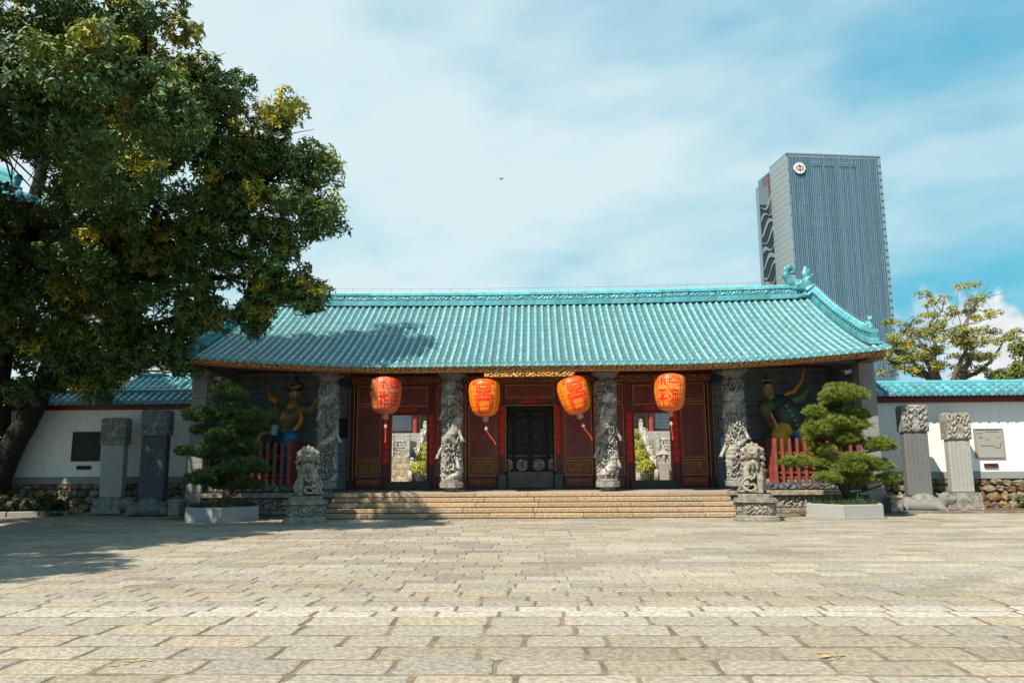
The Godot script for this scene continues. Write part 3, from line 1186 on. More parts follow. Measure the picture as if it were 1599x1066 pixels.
func panel(x0: float, x1: float, y0: float, y1: float, z: float, carved := 0.0, called := "door_panel") -> void:
	var mb := MB.new()
	mb.col = MAROON * rng.randf_range(0.92, 1.1)
	mb.box(x0, x1, y0, y1, z - 0.05, z, 0.006)
	var o := part(called, mb.done(), M.wood, hall)
	var t := MB.new()
	t.col = GOLD * 1.35
	var w := 0.026
	for q in [[x0, x1, y0, y0 + w], [x0, x1, y1 - w, y1], [x0, x0 + w, y0 + w, y1 - w], [x1 - w, x1, y0 + w, y1 - w]]:
		t.box(q[0], q[1], q[2], q[3], z - 0.01, z + 0.018, 0.004)
	if x1 - x0 > 0.6 and y1 - y0 > 0.35:
		t.col = GOLD * 0.8
		for q in [[x0 + 0.07, x1 - 0.07, y0 + 0.07, y0 + 0.08], [x0 + 0.07, x1 - 0.07, y1 - 0.08, y1 - 0.07], [x0 + 0.07, x0 + 0.08, y0 + 0.08, y1 - 0.08], [x1 - 0.08, x1 - 0.07, y0 + 0.08, y1 - 0.08]]:
			t.box(q[0], q[1], q[2], q[3], z - 0.005, z + 0.008)
	part("gilt_moulding", t.done(), M.gilt, o)
	if carved > 0.0:
		var m := relief(x1 - x0 - 0.18, y1 - y0 - 0.14, 44, 24, 0.03, MAROON * 1.3, GOLD * carved, 10.0, x0 * 7.3 + y0, 0.12)
		part("gilt_carving", m, M.gilt, o, Vector3((x0 + x1) / 2, (y0 + y1) / 2, z + 0.004))


func couplet(x0: float, x1: float, y0: float, y1: float, z: float, tex: StandardMaterial3D) -> void:
	var mb := MB.new()
	mb.quad(Vector3(x0, y0, z + 0.022), Vector3(x1, y0, z + 0.022), Vector3(x1, y1, z + 0.022), Vector3(x0, y1, z + 0.022))
	for q in [[x0, x0, 1], [x1, x1, -1]]:
		mb.box(q[0] - 0.006, q[0] + 0.006, y0, y1, z, z + 0.024)
	mb.box(x0 + 0.006, x1 - 0.006, y0, y0 + 0.01, z, z + 0.02)
	mb.box(x0 + 0.006, x1 - 0.006, y1 - 0.01, y1, z, z + 0.02)
	part("couplet", mb.done(), tex, hall)


func couplet_material() -> StandardMaterial3D:
	# seven gilt characters, each in a round field, on red
	var im := Image.create(64, 512, false, Image.FORMAT_RGB8)
	im.fill(Color(0.86, 0.05, 0.06))
	for k in 7:
		var c := Vector2(32, 40 + k * 72)
		for a in 40: dot(im, c + Vector2(cos(a * TAU / 40), sin(a * TAU / 40)) * 19.0, 2.6, Color(0.85, 0.36, 0.12))
		for s in 5:
			var p := c + Vector2(rng.randf_range(-9, 9), rng.randf_range(-9, 9))
			stroke(im, [p, p + [Vector2(12, 0), Vector2(0, 12), Vector2(-8, 9)][s % 3]], 2.0, Color(0.84, 0.40, 0.12))
	var m := StandardMaterial3D.new()
	m.resource_name = "couplet_paper"
	m.albedo_texture = ImageTexture.create_from_image(im)
	m.roughness = 0.6
	return m


func dot(im: Image, c: Vector2, r: float, col: Color) -> void:
	for y in range(maxi(0, int(c.y - r)), mini(im.get_height(), int(c.y + r) + 2)):
		for x in range(maxi(0, int(c.x - r)), mini(im.get_width(), int(c.x + r) + 2)):
			if Vector2(x, y).distance_to(c) <= r: im.set_pixel(x, y, col)


func stroke(im: Image, pts: Array, r: float, col: Color) -> void:
	for i in pts.size() - 1:
		var n := maxi(1, int(pts[i].distance_to(pts[i + 1]) / maxf(1.0, r * 0.4)))
		for k in n + 1: dot(im, pts[i].lerp(pts[i + 1], float(k) / n), r, col)


func build_hall() -> void:
	hall = thing("temple_gate_hall", "long temple gate hall with turquoise tiled roof, carved dragon columns and maroon doors", "temple")
	build_platform()
	build_roof()
	# carved fascia under the eave tiles, following its curve
	for i in 14:
		var mb := MB.new()
		var x0 := -10.15 + i * 1.45
		var x1 := x0 + 1.44
		var n := 48
		var p := []
		var cols := []
		for j in 9:
			for k in n + 1:
				var x := lerpf(x0, x1, float(k) / n)
				var y := eave_y(x) - 0.185 + j / 8.0 * 0.15
				var w := swirl(x * 7.0, (y - eave_y(x)) * 9.0 + 0.2) * (1.0 if j > 1 and j < 8 else 0.0)
				if j == 0 or j == 8: w = 0.9
				p.append(Vector3(x, y, 1.245 + 0.022 * w))
				cols.append(Color(0.24, 0.05, 0.015).lerp(Color(0.66, 0.31, 0.07), w))
		mb.grid(n, 8, p, cols)
		mb.col = Color(0.30, 0.15, 0.05)
		var e0 := eave_y(x0)
		var e1 := eave_y(x1)
		mb.quad(Vector3(x0, e0 - 0.215, 1.25), Vector3(x1, e1 - 0.215, 1.25), Vector3(x1, e1 - 0.186, 1.28), Vector3(x0, e0 - 0.186, 1.28))
		mb.quad(Vector3(x0, e0 - 0.215, 1.19), Vector3(x1, e1 - 0.215, 1.19), Vector3(x1, e1 - 0.215, 1.25), Vector3(x0, e0 - 0.215, 1.25))
		mb.col = Color(0.10, 0.04, 0.025)
		mb.quad(Vector3(x1, e1 - 0.215, 1.19), Vector3(x0, e0 - 0.215, 1.19), Vector3(x0, e0 - 0.03, 1.19), Vector3(x1, e1 - 0.03, 1.19))
		part("carved_fascia", mb.done(), M.gilt, hall)
	var ap := MB.new()
	relief_into(ap, Transform3D(Basis(), Vector3(0.03, 3.985, 1.215)), 2.62, 0.15, 90, 10, 0.04, Color(0.05, 0.02, 0.012), GOLD * 1.7, 11.0, 3.0, 0.02)
	ap.col = Color(0.06, 0.025, 0.015)
	ap.box(-1.28, 1.34, 3.91, 4.06, 1.17, 1.21)
	part("gilt_apron", ap.done(), M.gilt, hall)
	for k in 4: dragon_column([-6.1, -2.33, 2.30, 6.12][k], [2, 1, 0, 3][k])
	# purlin over the columns, tie beams running back to the door wall
	var be := MB.new()
	be.col = Color(0.05, 0.065, 0.075)
	be.tube([Vector3(-9.8, 4.46, 0), Vector3(9.8, 4.46, 0)], [0.15, 0.15], 12)
	be.tube([Vector3(-9.8, 5.7, -2.45), Vector3(9.8, 5.7, -2.45)], [0.14, 0.14], 12)
	part("purlin", be.done(), M.wood, hall)
	for x in [-6.1, -2.33, 2.30, 6.12]:
		var b := MB.new()
		b.col = Color(0.03, 0.10, 0.20)
		b.box(x - 0.11, x + 0.11, 4.02, 4.24, -2.5, -0.34, 0.02)
		b.box(x - 0.09, x + 0.09, 4.24, 4.8, -1.6, -1.3, 0.02)
		part("tie_beam", b.done(), M.paint, hall)
	build_door_wall()
	build_side_walls()


func build_platform() -> void:
	var fl := MB.new()
	fl.col = Color(0.28, 0.28, 0.27)
	fl.box(-10.3, 10.3, 0.0, FLOOR - 0.02, -8.4, 0.0)
	var plat := part("platform", fl.done(), M.granite, hall)
	# flagstones of the porch
	for i in 14:
		for j in 2:
			var b := MB.new()
			b.col = Color(0.36, 0.35, 0.33) * rng.randf_range(0.85, 1.15)
			var x0 := -10.28 + i * 1.469
			b.box(x0 + 0.003, x0 + 1.466, FLOOR - 0.06, FLOOR, [-2.4, -1.2][j] + 0.003, [-1.2, 0.0][j] - 0.003, 0.006)
			part("flagstone", b.done(), M.granite, plat)
	var inner := MB.new()
	inner.col = Color(0.27, 0.265, 0.25)
	inner.box(-9.8, 9.8, FLOOR - 0.018, FLOOR - 0.002, -8.4, -2.41)
	part("inner_floor", inner.done(), M.granite, plat)
	# five steps of long dressed blocks
	for k in 5:
		var y1 := FLOOR - k * 0.128
		var z1 := 0.55 + (k + 1) * 0.29 - 0.0
		var z0 := 0.0 if k == 0 else 0.55 + k * 0.29 - 0.05
		if k == 0: z1 = 0.84
		var x := -5.62
		while x < 5.58:
			var l := minf(rng.randf_range(1.2, 2.6), 5.62 - x)
			if 5.62 - (x + l) < 0.4: l = 5.62 - x
			var b := MB.new()
			var c := Color(0.56, 0.40, 0.25)
			if rng.randf() < 0.3: c = Color(0.50, 0.37, 0.26)
			b.col = c * rng.randf_range(0.8, 1.1)
			var w := rng.randf_range(-0.006, 0.006)
			b.box(x + 0.004, x + l - 0.004, y1 - 0.112, y1 + rng.randf_range(-0.004, 0.003), z0, z1 + w, 0.014)
			part("step_block", b.done(), M.paving, plat)
			x += l
		var core := MB.new()
		core.col = Color(0.04, 0.03, 0.022)
		core.box(-5.6, 5.6, -0.02, y1 - 0.02, 0.0, z1 - 0.05)
		part("step_core", core.done(), M.earth, plat)
	# flanking fronts: base course, carved band, cap slabs
	for s in [-1.0, 1.0]:
		for k in 4:
			var x0: float = (5.64 + k * 1.165) * s
			var x1: float = (5.64 + (k + 1) * 1.165) * s
			var a := minf(x0, x1) + 0.003
			var b := maxf(x0, x1) - 0.003
			var mb := MB.new()
			mb.col = Color(0.44, 0.37, 0.29) * rng.randf_range(0.9, 1.1)
			mb.box(a, b, 0.5, FLOOR, -0.02, 0.20, 0.015)
			part("cap_slab", mb.done(), M.carved_stone, plat)
			mb = MB.new()
			mb.col = Color(0.36, 0.31, 0.25) * rng.randf_range(0.9, 1.1)
			mb.box(a, b, 0.0, 0.13, -0.02, 0.17, 0.012)
			part("base_course", mb.done(), M.carved_stone, plat)
			part("carved_band", relief(b - a, 0.37, 60, 22, 0.045, Color(0.27, 0.235, 0.19), Color(0.46, 0.41, 0.34), 5.5, x0 * 2.0, 0.12), M.carved_stone, plat, Vector3((a + b) / 2, 0.315, 0.05))
			mb = MB.new()
			mb.col = Color(0.33, 0.28, 0.23)
			mb.box(a, b, 0.13, 0.5, -0.02, 0.048)
			part("band_backing", mb.done(), M.carved_stone, plat)
		# dark carved plinth under the red fence
		var pl := MB.new()
		var p0 := minf(7.0 * s, 9.8 * s)
		pl.col = Color(0.10, 0.105, 0.11)
		pl.box(p0, p0 + 2.8, FLOOR, 0.86, -0.22, 0.02, 0.01)
		relief_into(pl, Transform3D(Basis(), Vector3(8.4 * s, 0.75, 0.024)), 2.76, 0.17, 80, 10, 0.03, Color(0.07, 0.075, 0.08), Color(0.22, 0.22, 0.22), 6.0, s, 0.04)
		part("fence_plinth", pl.done(), M.carved_stone, plat)


func build_door_wall() -> void:
	var z := -2.5
	var back := MB.new()
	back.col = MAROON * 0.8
	for s in [-1.0, 1.0]:
		for q in [[0.84, 3.40, FLOOR, 4.55], [4.70, 6.1, FLOOR, 4.55], [3.40, 4.70, 3.13, 4.55]]:
			var a: float = minf(q[0] * s, q[1] * s)
			back.box(a, a + (q[1] - q[0]), q[2], q[3], z - 0.16, z - 0.055)
	back.box(-0.84, 0.84, 3.39, 4.55, z - 0.16, z - 0.055)
	back.box(-9.8, 9.8, 4.552, 5.9, z - 0.2, z - 0.05)
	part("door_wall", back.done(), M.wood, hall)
	# posts with gilt edges
	for s in [-1.0, 1.0]:
		for q in [[5.86, 6.10], [2.10, 2.56], [4.93, 4.975], [3.13, 3.195], [1.02, 1.10]]:
			var mb := MB.new()
			mb.col = Color(0.085, 0.020, 0.020) if q[0] > 5.8 else MAROON * 1.05
			var a: float = minf(q[0] * s, q[1] * s)
			mb.box(a, a + q[1] - q[0], FLOOR, 4.12, z - 0.05, z + 0.07, 0.01)
			var o := part("post", mb.done(), M.wood, hall)
			if q[1] - q[0] > 0.2:
				var t := MB.new()
				t.col = GOLD * 1.25
				for x in [a + 0.03, a + q[1] - q[0] - 0.05]: t.box(x, x + 0.022, 0.95, 4.1, z + 0.066, z + 0.08, 0.004)
				part("gilt_edge", t.done(), M.gilt, o)
		var w := func(a: float, b: float) -> Array: return [minf(a * s, b * s), maxf(a * s, b * s)]
		for q in [[1.12, 2.06], [2.6, 3.11], [4.99, 5.82]]:
			var x: Array = w.call(q[0], q[1])
			panel(x[0], x[1], 1.62, 3.40, z)
			panel(x[0], x[1], 3.45, 4.08, z, 0.45 if q[0] > 4 else 0.0, "upper_panel")
			panel(x[0], x[1], 1.05, 1.57, z, 0.95, "carved_panel")
			var k := MB.new()
			k.col = MAROON * 1.1
			k.box(x[0], x[1], 0.70, 1.01, z - 0.05, z + 0.02, 0.01)
			relief_into(k, Transform3D(Basis(), Vector3((x[0] + x[1]) / 2, 0.87, z + 0.022)), (x[1] - x[0]) * 0.92, 0.18, 44, 12, 0.03, MAROON * 1.3, GOLD * 0.95, 9.0, x[0] * 3.0, 0.3)
			part("skirting_panel", k.done(), M.gilt, hall)
		# side doorway: frame, lintel panel, threshold
		var f := MB.new()
		f.col = MAROON * 1.1
		var x: Array = w.call(3.40, 4.70)
		f.box(x[0] - 0.002, x[0] + 0.05, 0.88, 3.13, z - 0.2, z + 0.03, 0.008)
		f.box(x[1] - 0.05, x[1] + 0.002, 0.88, 3.13, z - 0.2, z + 0.03, 0.008)
		f.box(x[0] + 0.05, x[1] - 0.05, 3.08, 3.13, z - 0.2, z + 0.03, 0.008)
		part("door_frame", f.done(), M.wood, hall)
		var th := MB.new()
		th.col = Color(0.12, 0.075, 0.05)
		th.box(x[0] - 0.12, x[1] + 0.12, FLOOR, 0.89, z - 0.15, z + 0.1, 0.015)
		part("threshold", th.done(), M.wood, hall)
		panel(x[0] + 0.03, x[1] - 0.03, 3.36, 4.04, z, 0.0, "lintel_panel")
		var lb := MB.new()
		lb.col = Color(0.58, 0.02, 0.03)
		lb.box((x[0] + x[1]) / 2 - 0.32, (x[0] + x[1]) / 2 + 0.30, 3.16, 3.33, z - 0.05, z + 0.03, 0.006)
		part("red_lintel_paper", lb.done(), M.paint, hall)
	var cm := couplet_material()
	for s in [-1.0, 1.0]:
		for q in [[0.855, 1.01, 1.74, 3.37], [3.205, 3.385, 1.45, 3.12], [4.715, 4.92, 1.45, 3.12]]:
			couplet(minf(q[0] * s, q[1] * s), maxf(q[0] * s, q[1] * s), q[2], q[3], z - 0.035, cm)
	panel(-0.82, 0.82, 3.62, 4.08, z, 0.0, "lintel_panel")
	var lb := MB.new()
	lb.col = Color(0.60, 0.02, 0.03)
	lb.box(-0.30, 0.27, 3.44, 3.60, z - 0.05, z + 0.04, 0.006)
	part("red_lintel_paper", lb.done(), M.paint, hall)
	# carved frieze above the panels
	for i in 6:
		var x0 := -6.1 + i * 2.034
		part("gilt_frieze", relief(2.02, 0.26, 80, 14, 0.03, MAROON * 1.1, GOLD * 0.7, 8.0, i * 2.3, 0.05), M.gilt, hall, Vector3(x0 + 1.017, 4.255, z + 0.02))
		var bk := MB.new()
		bk.col = MAROON
		bk.box(x0, x0 + 2.03, 4.12, 4.4, z - 0.05, z + 0.018)
		part("frieze_board", bk.done(), M.wood, hall)
	# central gate: dark pierced leaves, low board, drum stones
	var fr := MB.new()
	fr.col = GOLD * 0.9
	for q in [[-0.84, -0.80, 1.19, 3.40], [0.80, 0.84, 1.19, 3.40], [-0.80, 0.80, 3.36, 3.40]]:
		fr.box(q[0], q[1], q[2], q[3], z - 0.1, z + 0.03, 0.008)
	part("gate_frame", fr.done(), M.gilt, hall)
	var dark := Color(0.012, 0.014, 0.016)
	for q in [[-0.80, -0.555], [-0.545, -0.005], [0.005, 0.545], [0.555, 0.80]]:
		var x0: float = q[0]
		var x1: float = q[1]
		var mb := MB.new()
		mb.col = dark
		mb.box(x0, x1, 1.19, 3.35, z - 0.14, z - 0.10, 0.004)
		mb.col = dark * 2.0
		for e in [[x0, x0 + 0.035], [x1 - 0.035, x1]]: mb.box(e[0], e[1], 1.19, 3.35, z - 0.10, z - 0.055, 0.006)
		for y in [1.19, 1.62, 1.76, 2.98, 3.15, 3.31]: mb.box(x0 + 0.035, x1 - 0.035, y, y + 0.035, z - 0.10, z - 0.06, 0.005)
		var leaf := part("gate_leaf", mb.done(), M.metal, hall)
		var c := (x0 + x1) / 2
		var w := x1 - x0 - 0.08
		part("pierced_carving", relief(w, 1.16, 34, 70, 0.035, dark * 1.2, Color(0.10, 0.085, 0.07), 9.0, x0 * 9.0, 0.04), M.gilt, leaf, Vector3(c, 2.38, z - 0.096))
		part("top_carving", relief(w, 0.13, 34, 8, 0.03, dark, Color(0.12, 0.13, 0.13), 12.0, x0 * 5.0, 0.05), M.metal, leaf, Vector3(c, 3.085, z - 0.096))
		part("waist_carving", relief(w, 0.10, 34, 8, 0.03, dark, Color(0.34, 0.31, 0.28), 14.0, x0 * 5.0, 0.05), M.metal, leaf, Vector3(c, 1.71, z - 0.096))
		var med := MB.new()
		var p := []
		var cols := []
		for j in 9:
			for i in 25:
				var a := TAU * i / 24
				var r := 0.20 * (1.0 - j / 8.0)
				var k := swirl(cos(a) * r * 16.0 + x0 * 4.0, sin(a) * r * 16.0)
				var px := clampf(cos(a) * r + (0.0 if w > 0.3 else sign(x0) * 0.08), -w / 2, w / 2)
				p.append(Vector3(px, sin(a) * r, 0.01 + 0.035 * k))
				cols.append(dark.lerp(Color(0.62, 0.46, 0.30), k))
		med.grid(24, 8, p, cols, true)
		part("gilt_medallion", med.done(), M.gilt, leaf, Vector3(c, 1.41, z - 0.095))
	var bd := MB.new()
	bd.col = Color(0.20, 0.145, 0.115)
	bd.box(-0.76, 0.76, FLOOR + 0.02, 1.19, z - 0.06, z + 0.06, 0.012)
	part("threshold_board", bd.done(), M.wood, hall)
	for s in [-1.0, 1.0]:
		var ds := MB.new()
		ds.col = Color(0.16, 0.17, 0.175)
		ds.box(minf(0.78 * s, 1.06 * s), maxf(0.78 * s, 1.06 * s), FLOOR, 1.12, z - 0.05, z + 0.3, 0.03)
		part("gate_pillow_stone", ds.done(), M.granite, hall)
	# unseen screen, added so the middle behind the central gate stays dark
	var sc := MB.new()
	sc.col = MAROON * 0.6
	sc.box(-1.7, 1.7, FLOOR, 4.6, -5.1, -5.0)
	part("dark_backing_screen", sc.done(), M.wood, hall)


func build_side_walls() -> void:
	for s in [-1.0, 1.0]:
		var b := MB.new()
		b.col = Color(0.80, 0.85, 0.90)
		b.box(minf(6.1 * s, 9.85 * s), maxf(6.1 * s, 9.85 * s), FLOOR, 4.55, -2.75, -2.52)
		part("brick_wall", b.done(), M.brick, hall)
		var g := MB.new()
		g.col = Color(0.62, 0.66, 0.70)
		var x0 := minf(9.86 * s, 10.18 * s)
		var poly := [Vector2(-8.0, 0.0), Vector2(-0.28, 0.0)]
		for k in 7:
			var t := 0.335 + k * 0.11
			var p := roof_point(9.9, minf(t, 1.0))
			poly.append(Vector2(p.z, p.y - 0.17))
		for k in 6:
			var p := roof_point(9.9, 0.92 - k * 0.155)
			poly.append(Vector2(RIDGE_Z * 2 - p.z, p.y - 0.17))
		poly.append(Vector2(-8.0, 4.6))
		g.extrude(poly, 0.0, 0.32, Transform3D(Basis(Vector3(0, 0, 1), Vector3(0, 1, 0), Vector3(-1, 0, 0)), Vector3(x0 + 0.32, 0, 0)))
		part("gable_wall", g.done(), M.brick, hall)
		# granite corner pillar of stacked blocks, one with a sunk panel
		var y := 0.0
		for h in [0.64, 0.9, 1.0, 0.95, 0.62, 0.42]:
			var mb := MB.new()
			mb.col = Color(0.33, 0.32, 0.30) * rng.randf_range(0.9, 1.1)
			var top: float = minf(y + h, 4.36)
			mb.box(9.8 * s if s > 0 else -10.26, 10.26 if s > 0 else -9.8, y + 0.003, top - 0.003, -0.28, 0.215, 0.012)
			if h == 0.62:
				mb.col = Color(0.29, 0.285, 0.27)
				mb.box((9.87 if s > 0 else -10.19), (10.19 if s > 0 else -9.87), y + 0.08, top - 0.08, 0.2, 0.235, 0.015)
			part("pillar_block", mb.done(), M.granite, hall)
			y = top
		# bracket stone under the eave
		var br := MB.new()
		br.col = Color(0.20, 0.13, 0.09)
		br.box(9.82 if s > 0 else -10.24, 10.24 if s > 0 else -9.82, 4.36, 4.47, -0.28, 0.95, 0.01)
		part("eave_bracket", br.done(), M.wood, hall)
	for x in [-6.3, -2.33, 2.33, 6.3]:
		var c := MB.new()
		c.col = Color(0.10, 0.03, 0.03)
		c.tube([Vector3(x, FLOOR, -7.4), Vector3(x, 4.7, -7.4)], [0.2, 0.19], 16)
		part("rear_column", c.done(), M.wood, hall)


# ---------- white side walls ----------
func lump(w: float, h: float, d: float, seed_: int) -> ArrayMesh:   # a rough wall stone facing +z
	var r := RandomNumberGenerator.new()
	r.seed = seed_
	var mb := MB.new()
	var o := []
	var m := []
	for i in 8:
		var a := TAU * (i + 0.5) / 8
		var sq := 1.0 / maxf(absf(cos(a)), absf(sin(a)))
		var q := Vector3(cos(a) * w / 2, sin(a) * h / 2, 0) * lerpf(1.0, sq, 0.9) * r.randf_range(0.80, 1.0)
		o.append(q)
		m.append(q * r.randf_range(0.82, 0.95) + Vector3(0, 0, d * r.randf_range(0.45, 1.0)))
	var c := Vector3(r.randf_range(-0.1, 0.1) * w, r.randf_range(-0.1, 0.1) * h, d * r.randf_range(0.7, 1.1))
	for i in 8:
		var n := (i + 1) % 8
		mb.quad(o[i], o[n], m[n], m[i])
		mb.tri(m[i], m[n], c)
	return mb.done()


func wall_roof(w: Node, x0: float, x1: float, z_eave: float, y_eave: float, z_ridge: float, y_ridge: float, pitch: float, r: float) -> void:
	var pan := MB.new()
	var n := int((x1 - x0) / pitch)
	var sl := Vector3(0, y_ridge - y_eave, z_ridge - z_eave)
	for i in n:
		var x := x0 + (i + 0.5) * pitch
		for k in 5:
			pan.col = tile_tint() * 0.85
			var a := Vector3(x, y_eave, z_eave) + sl * (k / 5.0)
			var b := Vector3(x, y_eave, z_eave) + sl * ((k + 1.1) / 5.0)
			var e := Vector3(pitch / 2, 0, 0)
			pan.quad(a - e + Vector3(0, 0.03, 0), a + e + Vector3(0, 0.03, 0), b + e, b - e)
			pan.quad(a - e, a + e, a + e + Vector3(0, 0.03, 0), a - e + Vector3(0, 0.03, 0))
		drip(pan, Vector3(x, y_eave + 0.02, z_eave + 0.02), Vector3.BACK, Vector3.RIGHT, pitch * 0.34, 0.08)
	# rear slope and underside
	pan.col = TEAL * 0.8
	var zb := z_ridge * 2 - z_eave
	pan.quad(Vector3(x1, y_eave, zb), Vector3(x0, y_eave, zb), Vector3(x0, y_ridge, z_ridge), Vector3(x1, y_ridge, z_ridge))
	pan.col = Color(0.06, 0.02, 0.02)
	pan.quad(Vector3(x0, y_eave - 0.03, zb), Vector3(x1, y_eave - 0.03, zb), Vector3(x1, y_eave - 0.03, z_eave), Vector3(x0, y_eave - 0.03, z_eave))
	var roof := part("wall_roof", pan.done(), M.pan_glaze, w)
	for i in n + 1:
		var x := x0 + i * pitch
		var mb := MB.new()
		mb.col = tile_tint() * 1.05
		var a := Vector3(x, y_eave + 0.02, z_eave)
		barrel(mb, func(t: float) -> Vector3: return a + sl * t, 3, r, Vector3.RIGHT)
		tile_end(mb, a + Vector3(0, 0.02, 0.02), Vector3.BACK, Vector3.RIGHT, r * 1.08)
		part("cover_tile_row", mb.done(), M.glaze, roof)
	var k := MB.new()
	k.col = TEAL * 1.1
	k.box(x0, x1, y_ridge - 0.02, y_ridge + 0.07, z_ridge - 0.08, z_ridge + 0.08, 0.01)
	k.tube([Vector3(x0, y_ridge + 0.09, z_ridge), Vector3(x1, y_ridge + 0.09, z_ridge)], [0.08, 0.08], 8)
	part("wall_ridge", k.done(), M.glaze, roof)


func build_walls() -> void:
	var lumps := []
	for i in 14: lumps.append(lump(1.0, 1.0, 0.35, 400 + i))
	var tones := []
	for c in [Color(0.42, 0.33, 0.21), Color(0.46, 0.30, 0.16), Color(0.36, 0.30, 0.22), Color(0.30, 0.16, 0.09), Color(0.48, 0.40, 0.27), Color(0.24, 0.20, 0.16)]:
		tones.append(tinted(M.rubble, c))
	for s in [-1.0, 1.0]:
		var x0 := 10.2 if s > 0 else -21.0
		var x1 := 21.0 if s > 0 else -10.2
		var w := thing("white_garden_wall", ["white plastered wall with turquoise tile coping in the tree's shade, left of the hall", "white plastered wall with turquoise tile coping in full sun, right of the hall"][0 if s < 0 else 1], "wall", Vector3.ZERO, 0.0, "white walls beside the gate hall")
		var mb := MB.new()
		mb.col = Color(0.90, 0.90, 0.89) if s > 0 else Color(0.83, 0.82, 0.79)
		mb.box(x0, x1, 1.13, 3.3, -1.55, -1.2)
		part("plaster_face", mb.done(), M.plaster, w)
		mb = MB.new()
		mb.col = Color(0.34, 0.345, 0.34)
		mb.box(x0, x1, 0.90, 1.128, -1.58, -1.15, 0.015)
		part("grey_band", mb.done(), M.granite, w)
		mb = MB.new()
		mb.col = Color(0.13, 0.10, 0.07)
		mb.box(x0, x1, -0.02, 0.898, -1.6, -1.25)
		part("mortar", mb.done(), M.earth, w)
		mb = MB.new()
		mb.col = Color(0.16, 0.012, 0.018)
		mb.box(x0, x1, 3.25, 3.45, -1.6, -1.02, 0.01)
		part("red_fascia", mb.done(), M.paint, w)
		var y := 0.0
		var left := 290
		while y < 0.88:
			var h := rng.randf_range(0.17, 0.30)
			if y + h > 0.80: h = 0.90 - y
			var x := (10.35 if s > 0 else 10.35)
			while x < (16.6 if s > 0 else 17.5):
				var l := rng.randf_range(0.17, 0.50)
				var o := part("rubble_stone", lumps[rng.randi() % 14], tones[rng.randi() % 6], w, Vector3((x + l / 2) * s, y + h / 2 + rng.randf_range(-0.02, 0.02), -1.25), Vector3(0, 0, rng.randf_range(-0.16, 0.16)), Vector3(l * 1.04, h * 1.10, rng.randf_range(0.25, 0.5)))
				x += l
			y += h
		wall_roof(w, x0, x1, -0.70, 3.47 if s > 0 else 3.42, -1.37, 3.80 if s > 0 else 3.76, 0.28 if s > 0 else 0.25, 0.088 if s > 0 else 0.078)
	# the low roof that shows behind the left wall
	var g := thing("rear_gallery", "low gallery with light turquoise tiled roof just behind the left white wall", "building")
	var mb := MB.new()
	mb.col = Color(0.7, 0.7, 0.68)
	mb.box(-14.1, -10.9, 0.0, 3.9, -5.2, -3.2)
	part("gallery_wall", mb.done(), M.plaster, g)
	wall_roof(g, -14.3, -10.8, -2.7, 3.82, -4.2, 4.62, 0.25, 0.07)


